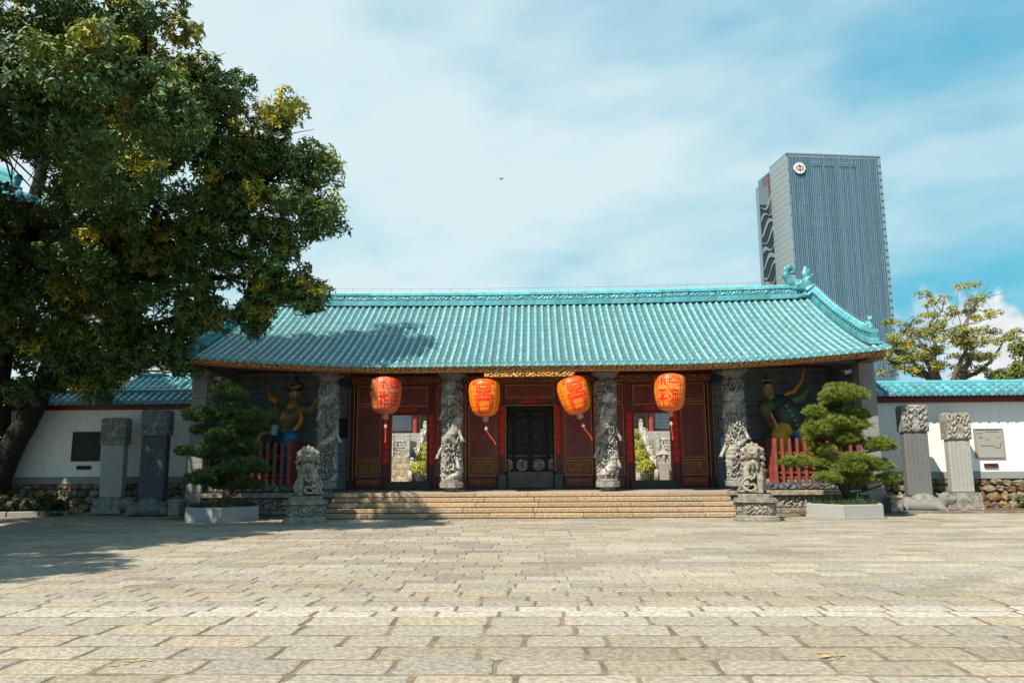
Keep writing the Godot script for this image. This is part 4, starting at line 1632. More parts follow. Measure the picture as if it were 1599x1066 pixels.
# ---------- courtyard seen through the side doors ----------
func build_courtyard() -> void:
	var fl := MB.new()
	fl.col = Color(0.50, 0.45, 0.36)
	fl.box(-14, 14, -0.02, FLOOR - 0.01, -13.2, -8.42)
	struct("courtyard_paving", fl.done(), M.paving)
	var te := MB.new()
	te.col = Color(0.46, 0.42, 0.35)
	te.box(-14, 14, -0.02, 2.58, -40.0, -17.2)
	te.box(-14, -5.95, -0.02, 2.58, -17.2, -13.3)
	te.box(5.95, 14, -0.02, 2.58, -17.2, -13.3)
	struct("upper_terrace", te.done(), M.paving)
	for s in [-1.0, 1.0]:
		var nm := "left" if s < 0 else "right"
		var w := thing("terrace_wall", "pale stone block retaining wall seen low through the %s side doorway" % nm, "wall", Vector3.ZERO, 0.0, "courtyard terrace walls")
		var y := 0.632
		for r in 5:
			var x := 5.78 + (r % 2) * -0.3
			while x < 9.5:
				var l := rng.randf_range(0.55, 0.8)
				var b := MB.new()
				b.col = Color(0.60, 0.50, 0.37) * rng.randf_range(0.85, 1.1)
				var a := maxf(x, 5.78)
				b.box(minf(a * s, (x + l) * s) + 0.006, maxf(a * s, (x + l) * s) - 0.006, y, y + 0.272, -13.3, -13.0 + rng.randf_range(-0.01, 0.01), 0.012)
				part("stone_block", b.done(), M.carved_stone, w)
				x += l
			y += 0.28 if r < 3 else 0.13
			if r == 2: y += 0.0
			if y > 1.7: break
		var ba := thing("stone_balustrade", "white stone balustrade with carved panel seen through the %s side doorway" % nm, "balustrade", Vector3.ZERO, 0.0, "courtyard balustrades")
		for x in [5.86, 6.62, 8.1]:
			var b := MB.new()
			b.col = Color(0.66, 0.65, 0.59)
			b.box(x * s - 0.09, x * s + 0.09, 1.75, 2.7, -13.15, -12.97, 0.015)
			b.box(x * s - 0.11, x * s + 0.11, 2.72, 2.86, -13.17, -12.95, 0.03)
			part("post", b.done(), M.carved_stone, ba)
		for q in [[5.95, 6.53], [6.71, 8.01]]:
			var a := minf(q[0] * s, q[1] * s)
			var e := maxf(q[0] * s, q[1] * s)
			var bars := [[a, e, 2.46, 2.58, 0.06, 0.02, "rail"], [a, e, 2.2, 2.28, 0.04, 0.01, "rail"], [a, e, 1.74, 1.80, 0.06, 0.01, "rail"]]
			for k in 3:
				var c := lerpf(a, e, (k + 0.5) / 3)
				bars.append([c - 0.07, c + 0.07, 2.283, 2.457, 0.03, 0.02, "baluster"])
			for r in bars:
				var b := MB.new()
				b.col = Color(0.64, 0.63, 0.57)
				b.box(r[0], r[1], r[2], r[3], -13.06 - r[4], -13.06 + r[4], r[5])
				part(r[6], b.done(), M.carved_stone, ba)
			part("carved_panel", relief(e - a, 0.40, 40, 16, 0.03, Color(0.40, 0.37, 0.33), Color(0.6, 0.57, 0.5), 6.0, s * a, 0.1), M.carved_stone, ba, Vector3((a + e) / 2, 2.0, -13.05))
		# sloping stair parapet with a scroll drum at its foot
		var p := thing("stair_parapet", "sloping white stone parapet beside the stair, through the %s side doorway" % nm, "parapet", Vector3.ZERO, 0.0, "courtyard stair parapets")
		var b2 := MB.new()
		b2.col = Color(0.66, 0.64, 0.57)
		b2.extrude([Vector2(12.9, 0.63), Vector2(17.2, 2.58), Vector2(17.2, 3.25), Vector2(12.9, 1.25)], 0.0, 0.14, Transform3D(Basis(Vector3(0, 0, -1), Vector3.UP, Vector3(1, 0, 0)), Vector3(5.66 * s - 0.07, 0, 0)))
		part("parapet_slab", b2.done(), M.carved_stone, p)
		for k in 5:
			var d := MB.new()
			d.col = Color(0.68, 0.66, 0.59)
			var z := -13.0 - k * 1.03
			var yy := 0.63 + k * 0.48
			d.box(5.66 * s - 0.1, 5.66 * s + 0.1, yy, yy + 0.98, z - 0.1, z + 0.1, 0.02)
			d.box(5.66 * s - 0.08, 5.66 * s + 0.08, yy + 1.0, yy + 1.12, z - 0.08, z + 0.08, 0.03)
			part("post", d.done(), M.carved_stone, p)
		var dr := MB.new()
		dr.col = Color(0.60, 0.58, 0.52)
		dr.tube([Vector3(5.66 * s - 0.08, 0.9, -12.72), Vector3(5.66 * s + 0.08, 0.9, -12.72)], [0.26, 0.26], 18)
		part("scroll_drum", dr.done(), M.carved_stone, p)
	var st := thing("courtyard_stair", "broad stone stair rising to the rear hall behind the gate", "stairs")
	for k in 12:
		var b := MB.new()
		b.col = Color(0.52, 0.46, 0.37) * rng.randf_range(0.9, 1.1)
		b.box(-5.55, 5.55, FLOOR - 0.02, FLOOR + (k + 1) * 0.162, -17.2, -13.1 - k * 0.34, 0.01)
		part("step", b.done(), M.carved_stone, st)
	# stone lantern in the courtyard
	var ln := thing("stone_lantern", "grey stone lantern with curved cap standing in the courtyard, through the right doorway", "lantern", Vector3(5.98, FLOOR, -12.2))
	var q := MB.new()
	q.col = Color(0.36, 0.34, 0.31)
	q.box(-0.2, 0.2, 0.0, 0.78, -0.2, 0.2, 0.03)
	part("pedestal", q.done(), M.granite, ln)
	q = MB.new()
	q.col = Color(0.46, 0.44, 0.39)
	for c in [Vector2(-0.13, -0.13), Vector2(0.13, -0.13), Vector2(-0.13, 0.13), Vector2(0.13, 0.13)]: q.box(c.x - 0.045, c.x + 0.045, 0.78, 1.12, c.y - 0.045, c.y + 0.045, 0.01)
	q.box(-0.17, 0.17, 1.12, 1.16, -0.17, 0.17)
	part("light_chamber", q.done(), M.granite, ln)
	q = MB.new()
	q.col = Color(0.40, 0.39, 0.36)
	q.lathe_flat([Vector2(0.36, 1.16), Vector2(0.30, 1.20), Vector2(0.14, 1.32), Vector2(0.08, 1.40)], 6)
	q.lathe([Vector2(0.06, 1.40), Vector2(0.09, 1.46), Vector2(0.0, 1.58)], 10)
	part("cap", q.done(), M.granite, ln)
	# the hall at the top
	var h := thing("rear_hall", "second temple hall with brown lattice windows and red posts, seen through the side doorways", "building")
	var m2 := MB.new()
	m2.col = Color(0.40, 0.38, 0.40)
	m2.box(-9.5, 9.5, 2.58, 3.12, -27.0, -19.2, 0.02)
	part("plinth", m2.done(), M.granite, h)
	m2 = MB.new()
	m2.col = Color(0.22, 0.09, 0.07)
	m2.box(-9.0, 9.0, 3.12, 7.0, -26.0, -20.3)
	part("wall", m2.done(), M.wood, h)
	for s in [-1.0, 1.0]:
		for x in [2.6, 6.62]:
			var c := MB.new()
			c.col = Color(0.36, 0.05, 0.05)
			c.tube([Vector3(x * s, 3.12, -19.9), Vector3(x * s, 7.0, -19.9)], [0.14, 0.14], 12)
			part("red_post", c.done(), M.paint, h)
		for x in [4.0, 5.75]:
			var l := MB.new()
			l.col = Color(0.36, 0.24, 0.13)
			for i in 13:
				var a: float = x * s - 0.6 + i * 0.1
				l.box(a - 0.012, a + 0.012, 3.4, 5.2, -20.28, -20.24)
			for i in 19:
				var yy := 3.4 + i * 0.1
				l.box(x * s - 0.6, x * s + 0.6, yy - 0.012, yy + 0.012, -20.27, -20.23)
			for e in [[x * s - 0.72, x * s - 0.62], [x * s + 0.62, x * s + 0.72]]: l.box(e[0], e[1], 3.2, 5.4, -20.28, -20.2)
			l.box(x * s - 0.62, x * s + 0.62, 3.2, 3.36, -20.28, -20.2)
			part("lattice_window", l.done(), M.wood, h)
		var d := MB.new()
		d.col = Color(0.34, 0.40, 0.44)
		d.box(minf(6.85 * s, 8.2 * s), maxf(6.85 * s, 8.2 * s), 3.3, 5.4, -20.26, -20.2, 0.02)
		d.col = Color(0.62, 0.63, 0.60)
		d.box(minf(6.95 * s, 7.0 * s), maxf(6.95 * s, 7.0 * s), 3.4, 5.3, -20.2, -20.17)
		for i in 9: d.box(7.55 * s - 0.42, 7.55 * s + 0.42, 3.55 + i * 0.19, 3.58 + i * 0.19, -20.2, -20.185)
		part("inscribed_slab", d.done(), M.granite, h)
	m2 = MB.new()
	m2.col = TEAL
	for sg in [-1.0, 1.0]:
		var ze: float = -23.0 + sg * 5.0
		var a := Vector3(-10, 6.6, ze)
		var b := Vector3(10, 6.6, ze)
		if sg > 0: m2.quad(a, b, Vector3(10, 8.6, -23), Vector3(-10, 8.6, -23))
		else: m2.quad(b, a, Vector3(-10, 8.6, -23), Vector3(10, 8.6, -23))
	part("roof", m2.done(), M.pan_glaze, h)
	for s in [-1.0, 1.0]:
		for k in 4:
			if s < 0 and k == 3: continue
			potted(Vector3((5.22 - k * 0.06) * s, FLOOR + [0.0, 0.49, 0.97, 1.46][k], -12.7 - [0.0, 1.25, 2.25, 3.27][k]), s, k)


func leaf_shape(l: float, w: float, fold: float, droop: float) -> PackedVector3Array:   # along +x
	return PackedVector3Array([Vector3(0, 0, 0), Vector3(l * 0.45, fold - droop * 0.3, w / 2), Vector3(l * 0.45, fold - droop * 0.3, -w / 2), Vector3(l * 0.5, -droop * 0.3, 0), Vector3(l, -droop, 0)])


func add_leaf(mb: MB, t: Transform3D, l: float, w: float, fold: float, droop: float) -> void:
	var q := leaf_shape(l, w, fold, droop)
	var p := []
	for a in q: p.append(t * a)
	mb.tri(p[0], p[1], p[3])
	mb.tri(p[1], p[4], p[3])
	mb.tri(p[0], p[3], p[2])
	mb.tri(p[3], p[4], p[2])


func sprig(leaves: int, l: float, w: float, spread: float, seed_: int) -> ArrayMesh:   # a whorl of leaves at a twig's end
	var r := RandomNumberGenerator.new()
	r.seed = seed_
	var mb := MB.new()
	for i in leaves:
		var k := r.randf_range(0.7, 1.25)
		mb.col = Color(r.randf_range(0.85, 1.25) * k, k, r.randf_range(0.75, 1.05) * k)
		var b := Basis(Vector3.UP, TAU * i / leaves + r.randf_range(-0.35, 0.35)) * Basis(Vector3.BACK, r.randf_range(-0.75, 0.45)) * Basis(Vector3.RIGHT, r.randf_range(-0.6, 0.6))
		add_leaf(mb, Transform3D(b, Vector3(r.randf_range(-1, 1), r.randf_range(-0.8, 0.8), r.randf_range(-1, 1)) * spread), l * r.randf_range(0.75, 1.15), w * r.randf_range(0.8, 1.15), w * 0.14, l * 0.18)
	return mb.done()


func tuft(needles: int, l: float, w: float, seed_: int) -> ArrayMesh:
	var r := RandomNumberGenerator.new()
	r.seed = seed_
	var mb := MB.new()
	for i in needles:
		var k := r.randf_range(0.75, 1.25)
		mb.col = Color(k * r.randf_range(0.8, 1.25), k, k * 0.85)
		var d := Vector3(r.randfn() * 0.8, absf(r.randfn()) * 0.9 + 0.25, r.randfn() * 0.8).normalized()
		var s := d.cross(Vector3(r.randfn(), r.randfn(), r.randfn())).normalized() * w / 2
		var a := Vector3(r.randf_range(-1, 1), r.randf_range(-0.4, 0.4), r.randf_range(-1, 1)) * l * 0.25
		mb.tri(a - s, a + s, a + d * l * r.randf_range(0.7, 1.2))
	return mb.done()


func scatter(called: String, parent: Node, mesh: ArrayMesh, m: Material, where: Array, tints: Array) -> MultiMeshInstance3D:
	var mm := MultiMesh.new()
	mm.transform_format = MultiMesh.TRANSFORM_3D
	mm.use_colors = true
	mm.mesh = mesh
	mm.instance_count = where.size()
	for i in where.size():
		mm.set_instance_transform(i, where[i])
		mm.set_instance_color(i, tints[i])
	var o := MultiMeshInstance3D.new()
	o.name = numbered(parent, called)
	o.multimesh = mm
	o.material_override = m
	parent.add_child(o, true)
	return o


func turned(up: Vector3) -> Basis:   # a basis whose y is up, turned at random about it
	var x := up.cross(Vector3(rng.randfn(), rng.randfn(), rng.randfn())).normalized()
	return Basis(x, up, x.cross(up))


func blob(where: Array, tints: Array, c: Vector3, r: Vector3, count: int, base: Color, vary: float, size := 1.0, shell := 0.5, flat_ := 0.4) -> void:
	for i in count:
		var d := Vector3(rng.randfn(), rng.randfn(), rng.randfn()).normalized()
		var q := lerpf(pow(rng.randf(), 0.33), 1.0, shell * rng.randf())
		var up := (d * Vector3(1, 1, 1) + Vector3(0, flat_ * 2.0, 0) + Vector3(rng.randfn(), rng.randfn(), rng.randfn()) * 0.35).normalized()
		var s := size * rng.randf_range(0.75, 1.25)
		where.append(Transform3D(turned(up).scaled(Vector3(s, s, s)), c + d * r * q))
		var k := rng.randf_range(1.0 - vary, 1.0 + vary)
		tints.append(Color(base.r * k * rng.randf_range(0.85, 1.2), base.g * k, base.b * k))


func potted(at: Vector3, s: float, k: int) -> void:
	var o := thing("potted_shrub", ["lowest potted yellow-green shrub", "second potted yellow-green shrub up", "third potted yellow-green shrub up", "topmost potted yellow-green shrub"][k] + " the stair, through the %s doorway" % ("left" if s < 0 else "right"), "potted plant", at, 0.0, "potted shrubs on the courtyard stair")
	var mb := MB.new()
	mb.col = Color(0.05, 0.05, 0.045)
	mb.lathe([Vector2(0.16, 0), Vector2(0.24, 0.1), Vector2(0.27, 0.28), Vector2(0.29, 0.31), Vector2(0.24, 0.31)], 16)
	part("pot", mb.done(), M.plain, o)
	mb = MB.new()
	mb.col = Color(0.12, 0.08, 0.05)
	mb.tube([Vector3(0, 0.28, 0), Vector3(0.02, 0.45, 0), Vector3(-0.02, 0.6, 0)], [0.03, 0.025, 0.02], 6)
	part("stem", mb.done(), M.bark, o)
	var w := []
	var t := []
	blob(w, t, Vector3(0, 0.66, 0), Vector3(0.44, 0.32, 0.4), 260, Color(0.44, 0.43, 0.05), 0.3, 1.0, 0.6)
	stuff(scatter("foliage", o, sprig(6, 0.12, 0.05, 0.03, 30), M.pale_leaf, w, t))


# ---------- office tower ----------
func build_tower() -> void:
	var t := thing("office_tower", "tall blue-grey glass office tower with pale fins, standing behind the roof at right", "skyscraper", Vector3(86.8, 0, -227), deg_to_rad(7.8))
	var H := 105.5
	var mb := MB.new()
	mb.col = Color(0.07, 0.205, 0.325)
	mb.box(0.4, 33.0, 0, H - 1.0, -24.0, -0.3)
	part("glass_body", mb.done(), M.tower_glass, t)
	var fins := MB.new()
	for i in 49:
		var x := 0.75 + i * 0.655
		fins.col = Color(0.18, 0.31, 0.415) * rng.randf_range(0.85, 1.15)
		fins.box(x - 0.11, x + 0.11, 0, H - 0.5, -0.3, 0.2)
	stuff(part("front_fins", fins.done(), M.tower_metal, t))
	var pn := MB.new()
	var sp := MB.new()
	for f in 25:
		var y := 2.6 + f * 4.05
		sp.col = Color(0.10, 0.18, 0.25)
		sp.box(0.4, 33.0, y - 0.35, y + 0.35, -0.3, -0.12)
		for i in 48:
			if rng.randf() < 0.34:
				pn.col = Color(0.22, 0.30, 0.35) if rng.randf() < 0.6 else Color(0.07, 0.12, 0.16)
				pn.box(0.87 + i * 0.655, 1.29 + i * 0.655, y + 0.4, y + rng.randf_range(2.0, 3.6), -0.3, -0.2)
	stuff(part("spandrels", sp.done(), M.tower_metal, t))
	stuff(part("blinds_and_panes", pn.done(), M.tower_glass, t))
	# pale side
	mb = MB.new()
	mb.col = Color(0.32, 0.40, 0.44)
	mb.box(0.0, 0.6, 0, H - 0.4, -13.2, -0.29)
	part("side_cladding", mb.done(), M.tower_metal, t)
	mb = MB.new()
	mb.col = Color(0.34, 0.39, 0.42)
	for i in 15: mb.box(-0.1, 0.0, 0, H - 0.5, -0.9 - i * 0.86, -0.8 - i * 0.86)
	for f in 50: mb.box(-0.06, 0.0, 2.0 + f * 2.05, 2.12 + f * 2.05, -13.0, -0.5)
	stuff(part("side_joints", mb.done(), M.tower_metal, t))
	mb = MB.new()
	mb.col = Color(0.28, 0.33, 0.36)
	for e in [[-0.05, 34.2, H - 0.4, H + 0.1, -0.5, 0.3], [-0.05, 0.4, H - 0.4, H + 0.1, -13.2, -0.5], [33.8, 34.2, H - 0.4, H + 0.1, -24.0, -0.5]]: mb.box(e[0], e[1], e[2], e[3], e[4], e[5])
	part("roof_coping", mb.done(), M.tower_metal, t)
	# paler corner strip with its paired openings
	mb = MB.new()
	mb.col = Color(0.26, 0.38, 0.45)
	mb.box(33.0, 34.1, 0, H - 0.4, -24.0, 0.1)
	part("corner_strip", mb.done(), M.tower_glass, t)
	mb = MB.new()
	mb.col = Color(0.05, 0.08, 0.10)
	for f in 41:
		for e in [33.12, 33.62]: mb.box(e, e + 0.34, 1.5 + f * 2.5, 2.2 + f * 2.5, 0.1, 0.16)
	stuff(part("corner_openings", mb.done(), M.tower_metal, t))
	# rear wing with pale waves over dark glass
	mb = MB.new()
	mb.col = Color(0.035, 0.055, 0.08)
	mb.box(-4.5, 0.35, 0, 98.0, -15.5, -13.25)
	part("rear_wing", mb.done(), M.tower_glass, t)
	mb = MB.new()
	mb.col = Color(0.20, 0.28, 0.33)
	mb.box(-4.6, -0.9, 91.5, 98.3, -15.6, -13.15)
	mb.box(-4.65, -4.45, 0, 91.5, -15.4, -13.15)
	part("wing_frame", mb.done(), M.tower_glass, t)
	mb = MB.new()
	mb.col = Color(0.16, 0.12, 0.13)
	mb.box(-0.9, -0.02, 88.0, 103.0, -18.0, -13.2)
	part("roof_core", mb.done(), M.tower_metal, t)
	for k in 22:
		var p := []
		var n := 10
		for j in n + 1:
			var u := float(j) / n
			var yb := 4.0 + k * 4.05 + 5.2 * u + 1.5 * sin(u * 5.2 + k * 1.9)
			p.append([lerpf(-4.35, 0.25, u), yb, 0.5 + 0.35 * sin(u * 4.0 + k * 2.3)])
		mb = MB.new()
		mb.col = Color(0.26, 0.33, 0.37)
		for j in n:
			var a: Array = p[j]
			var b: Array = p[j + 1]
			mb.quad(Vector3(a[0], a[1] - a[2], -12.95), Vector3(b[0], b[1] - b[2], -12.95), Vector3(b[0], b[1] + b[2], -12.95), Vector3(a[0], a[1] + a[2], -12.95))
			mb.quad(Vector3(a[0], a[1] + a[2], -12.95), Vector3(b[0], b[1] + b[2], -12.95), Vector3(b[0], b[1] + b[2], -13.25), Vector3(a[0], a[1] + a[2], -13.25))
			mb.quad(Vector3(b[0], b[1] - b[2], -12.95), Vector3(a[0], a[1] - a[2], -12.95), Vector3(a[0], a[1] - a[2], -13.25), Vector3(b[0], b[1] - b[2], -13.25))
		part("wave_panel", mb.done(), M.tower_metal, t)
	# round emblem
	var e := MB.new()
	e.col = Color(0.85, 0.86, 0.86)
	e.tube([Vector3(4.15, 100.0, 0.3), Vector3(4.15, 100.0, 0.75)], [2.0, 2.0], 32)
	var em := part("emblem_disc", e.done(), M.paint, t)
	for q in [[-0.62, Color(0.52, 0.05, 0.04)], [0.62, Color(0.03, 0.05, 0.16)]]:
		var a := MB.new()
		a.col = q[1]
		var pts := []
		var rad := []
		for i in 15:
			var an := (0.35 + i / 14.0 * (TAU - 0.7)) + (PI if q[0] > 0 else 0.0)
			pts.append(Vector3(4.15 + q[0] + cos(an) * 0.62, 100.0 + sin(an) * 0.66, 0.78))
			rad.append(0.15)
		a.tube(pts, rad, 6)
		part("emblem_ring", a.done(), M.paint, em)
	for q in [[0.1, 1.35, Color(0.03, 0.10, 0.12)], [-1.3, 0.1, Color(0.52, 0.05, 0.04)]]:
		var a := MB.new()
		a.col = q[2]
		a.box(4.0, 4.3, 100.0 + q[0], 100.0 + q[1], 0.75, 0.92)
		part("emblem_bar", a.done(), M.paint, em)
	# faint raised lettering along the top, too far off to read
	for q in [[8.7, 12.2], [13.3, 17.9], [18.6, 22.4], [22.7, 25.9]]:
		var l := MB.new()
		l.col = Color(0.24, 0.36, 0.44)
		var x: float = q[0]
		while x < q[1] - 0.9:
			for k in 3: l.box(x, x + 0.95, 101.4 + k * 0.55, 101.6 + k * 0.55, 0.28, 0.4)
			l.box(x + 0.4, x + 0.55, 101.2, 102.9, 0.28, 0.38)
			x += 1.25
		stuff(part("tower_lettering", l.done(), M.tower_metal, t))


# ---------- stone lions ----------
func lion_body() -> ArrayMesh:
	var f := Fig.new()
	f.cap(Vector3(0, 0.33, -0.2), Vector3(0, 0.66, 0.0), 0.26, 0.22)
	f.cap(Vector3(0, 0.58, 0.08), Vector3(0, 0.84, 0.08), 0.23, 0.2)
	f.mirror(Vector3(0.17, 0.26, -0.2), Vector3(0.23, 0.22, -0.02), 0.2, 0.16)
	f.mirror(Vector3(0.24, 0.20, 0.0), Vector3(0.25, 0.07, -0.08), 0.12, 0.08)
	f.mirror(Vector3(0.25, 0.07, -0.08), Vector3(0.26, 0.06, 0.12), 0.085, 0.08)
	f.line([Vector3(0.15, 0.62, 0.14), Vector3(0.18, 0.36, 0.26), Vector3(0.17, 0.12, 0.28)], [0.13, 0.10, 0.085])
	f.cap(Vector3(0.17, 0.07, 0.29), Vector3(0.17, 0.06, 0.36), 0.085, 0.075)
	f.line([Vector3(-0.15, 0.62, 0.14), Vector3(-0.19, 0.42, 0.28), Vector3(-0.19, 0.30, 0.35)], [0.13, 0.10, 0.085])
	f.cap(Vector3(-0.19, 0.28, 0.37), Vector3(-0.19, 0.27, 0.43), 0.085, 0.075)
	for i in 3:
		f.cap(Vector3(0.17 + (i - 1) * 0.045, 0.05, 0.40), Vector3(0.17 + (i - 1) * 0.05, 0.03, 0.45), 0.035, 0.025)
		f.cap(Vector3(-0.19 + (i - 1) * 0.045, 0.26, 0.48), Vector3(-0.19 + (i - 1) * 0.05, 0.23, 0.51), 0.035, 0.025)
	# head, jaws open
	f.ball(Vector3(0, 1.0, 0.14), 0.22)
	f.mirror(Vector3(0.06, 1.0, 0.30), Vector3(0.075, 0.975, 0.40), 0.105, 0.085)
	f.cap(Vector3(-0.05, 1.04, 0.47), Vector3(0.05, 1.04, 0.47), 0.045, 0.045)
	f.cap(Vector3(0, 0.84, 0.24), Vector3(0, 0.80, 0.37), 0.12, 0.075)
	f.cap(Vector3(-0.06, 0.815, 0.38), Vector3(0.06, 0.815, 0.38), 0.045, 0.045)
	f.mirror(Vector3(0.05, 1.13, 0.34), Vector3(0.17, 1.16, 0.28), 0.05, 0.045)
	f.mirror(Vector3(0.10, 1.075, 0.36), Vector3(0.105, 1.075, 0.362), 0.045, 0.045)
	f.mirror(Vector3(0.2, 1.10, 0.14), Vector3(0.29, 1.13, 0.12), 0.07, 0.045)
	f.mirror(Vector3(0.10, 0.93, 0.40), Vector3(0.15, 0.88, 0.34), 0.03, 0.03)
	for x in [-0.1, 0.0, 0.1]: f.line([Vector3(x, 0.76, 0.36), Vector3(x * 1.2, 0.66, 0.35), Vector3(x * 1.1, 0.60, 0.37)], [0.055, 0.04, 0.02])
	# curls of the mane
	for ring in 4:
		var cnt: int = [9, 11, 11, 9][ring]
		for i in cnt:
			var a := PI * (-0.12 + 1.24 * i / (cnt - 1.0))
			var r: float = [0.26, 0.29, 0.28, 0.22][ring]
			var z: float = [0.17, 0.07, -0.05, -0.14][ring]
			f.ball(Vector3(cos(a) * r * 1.02, 0.98 + sin(a) * r * 0.98 - (1 - sin(a)) * 0.10, z), 0.066)
	for i in 10: f.ball(Vector3((i % 2 - 0.5) * 0.18, 0.92 - (i / 2) * 0.1, -0.2 - (i / 2) * 0.035), 0.07)
	f.cap(Vector3(0, 1.24, 0.14), Vector3(0, 1.31, 0.12), 0.07, 0.04)
	# tail against the back
	f.line([Vector3(0, 0.2, -0.42), Vector3(0.03, 0.42, -0.48), Vector3(-0.03, 0.62, -0.44), Vector3(0.0, 0.76, -0.40)], [0.07, 0.10, 0.11, 0.05])
	f.mirror(Vector3(0.06, 0.5, -0.46), Vector3(0.17, 0.64, -0.42), 0.07, 0.035)
	var mb := MB.new()
	f.into(mb, 0.019, 105.0)
	for i in mb.c.size():
		var k := 1.0 + 0.25 * noise.get_noise_3dv(mb.v[i] * 9.0)
		mb.c[i] = Color(0.42, 0.375, 0.30) * k
	return mb.done()


func build_lions() -> void:
	var body := lion_body()
	for s in [-1.0, 1.0]:
		var t := deg_to_rad(-13.0 * s)
		var pd := thing("lion_pedestal", ["carved grey stone pedestal under the left lion at the shaded end of the steps", "carved grey stone pedestal under the right lion at the sunlit end of the steps"][0 if s < 0 else 1], "pedestal", Vector3((5.78 if s > 0 else 5.80) * s, 0, 2.92), t, "lion pedestals at the steps")
		var oct := func(w: float, c: float) -> Array:
			return [Vector2(-w + c, w), Vector2(w - c, w), Vector2(w, w - c), Vector2(w, -w + c), Vector2(w - c, -w), Vector2(-w + c, -w), Vector2(-w, -w + c), Vector2(-w, w - c)]
		var mb := MB.new()
		mb.col = Color(0.36, 0.33, 0.275)
		mb.prism(oct.call(0.56, 0.18), 0.0, 0.09, 0.015)
		mb.prism(oct.call(0.52, 0.17), 0.09, 0.15, 0.03)
		part("pedestal_base", mb.done(), M.carved_stone, pd)
		mb = MB.new()
		mb.col = Color(0.33, 0.30, 0.245)
		mb.prism(oct.call(0.46, 0.15), 0.15, 0.47)
		part("pedestal_die", mb.done(), M.carved_stone, pd)
		for k in 8:
			var a := PI / 4 * k
			var wd := 0.56 if k % 2 == 0 else 0.185
			var off := 0.462 if k % 2 == 0 else 0.546
			part("carved_face", relief(wd, 0.27, 30 if k % 2 == 0 else 12, 16, 0.035, Color(0.28, 0.25, 0.20), Color(0.48, 0.43, 0.345), 8.0, k * 2.1 + s, 0.12), M.carved_stone, pd, Vector3(sin(a) * off, 0.31, cos(a) * off), Vector3(0, a, 0))
		mb = MB.new()
		mb.col = Color(0.37, 0.34, 0.28)
		mb.prism(oct.call(0.54, 0.17), 0.47, 0.54, 0.01)
		mb.prism(oct.call(0.50, 0.16), 0.54, 0.58, 0.01)
		mb.prism(oct.call(0.42, 0.10), 0.58, 0.68, 0.012)
		part("pedestal_cornice", mb.done(), M.carved_stone, pd)
		var l := thing("stone_lion", ["weathered stone guardian lion at the left end of the steps, in tree shade", "weathered stone guardian lion at the right end of the steps, in sunlight"][0 if s < 0 else 1], "statue", Vector3((5.78 if s > 0 else 5.80) * s, 0.68, 2.9), deg_to_rad(-16.0 * s), "stone lions flanking the steps")
		part("body", body, M.carved_stone, l, Vector3.ZERO, Vector3.ZERO, Vector3(0.90, 0.97, 0.95))
		# carved ribbons looping round the ball at the forepaws
		var rb := MB.new()
		rb.col = Color(0.45, 0.405, 0.33)
		var loops := [[Vector3(-0.05, 0.42, 0.37), Vector3(-0.2, 0.36, 0.44), Vector3(-0.3, 0.24, 0.42), Vector3(-0.2, 0.1, 0.44), Vector3(-0.05, 0.06, 0.44), Vector3(0.06, 0.14, 0.42), Vector3(0.0, 0.24, 0.42), Vector3(-0.12, 0.2, 0.44), Vector3(-0.24, 0.06, 0.42), Vector3(-0.36, 0.05, 0.36)],
			[Vector3(-0.3, 0.4, 0.3), Vector3(-0.38, 0.28, 0.34), Vector3(-0.32, 0.16, 0.36), Vector3(-0.4, 0.05, 0.3)], [Vector3(0.05, 0.5, 0.33), Vector3(0.02, 0.4, 0.36), Vector3(-0.08, 0.34, 0.4)]]
		for q in loops:
			var c := Curve3D.new()
			for i in q.size():
				var tg: Vector3 = (q[mini(i + 1, q.size() - 1)] - q[maxi(i - 1, 0)]) * 0.2
				c.add_point(q[i], -tg, tg)
			var pts := []
			var rad := []
			for i in 25:
				pts.append(c.sample_baked(c.get_baked_length() * i / 24.0))
				rad.append(0.034)
			rb.tube(pts, rad, 7)
		part("carved_ribbon", rb.done(), M.carved_stone, l)
		if s < 0:
			l.get_child(1).scale = Vector3(1, 1, 1)
			# the left lion mirrors the right one
			l.get_child(0).scale = Vector3(-0.90, 0.97, 0.95)
			l.get_child(1).scale = Vector3(-1, 1, 1)
		# small pale lion at the head of the courtyard stair
		var sm := thing("small_stone_lion", "small white stone lion beside the courtyard stair head, through the %s doorway" % ("left" if s < 0 else "right"), "statue", Vector3(5.75 * s, 2.40, -17.5), 0.0, "small lions at the stair head")
		part("body", body, tinted(M.carved_stone, Color(1.5, 1.5, 1.5)), sm, Vector3.ZERO, Vector3.ZERO, Vector3(0.55, 0.55, 0.55))


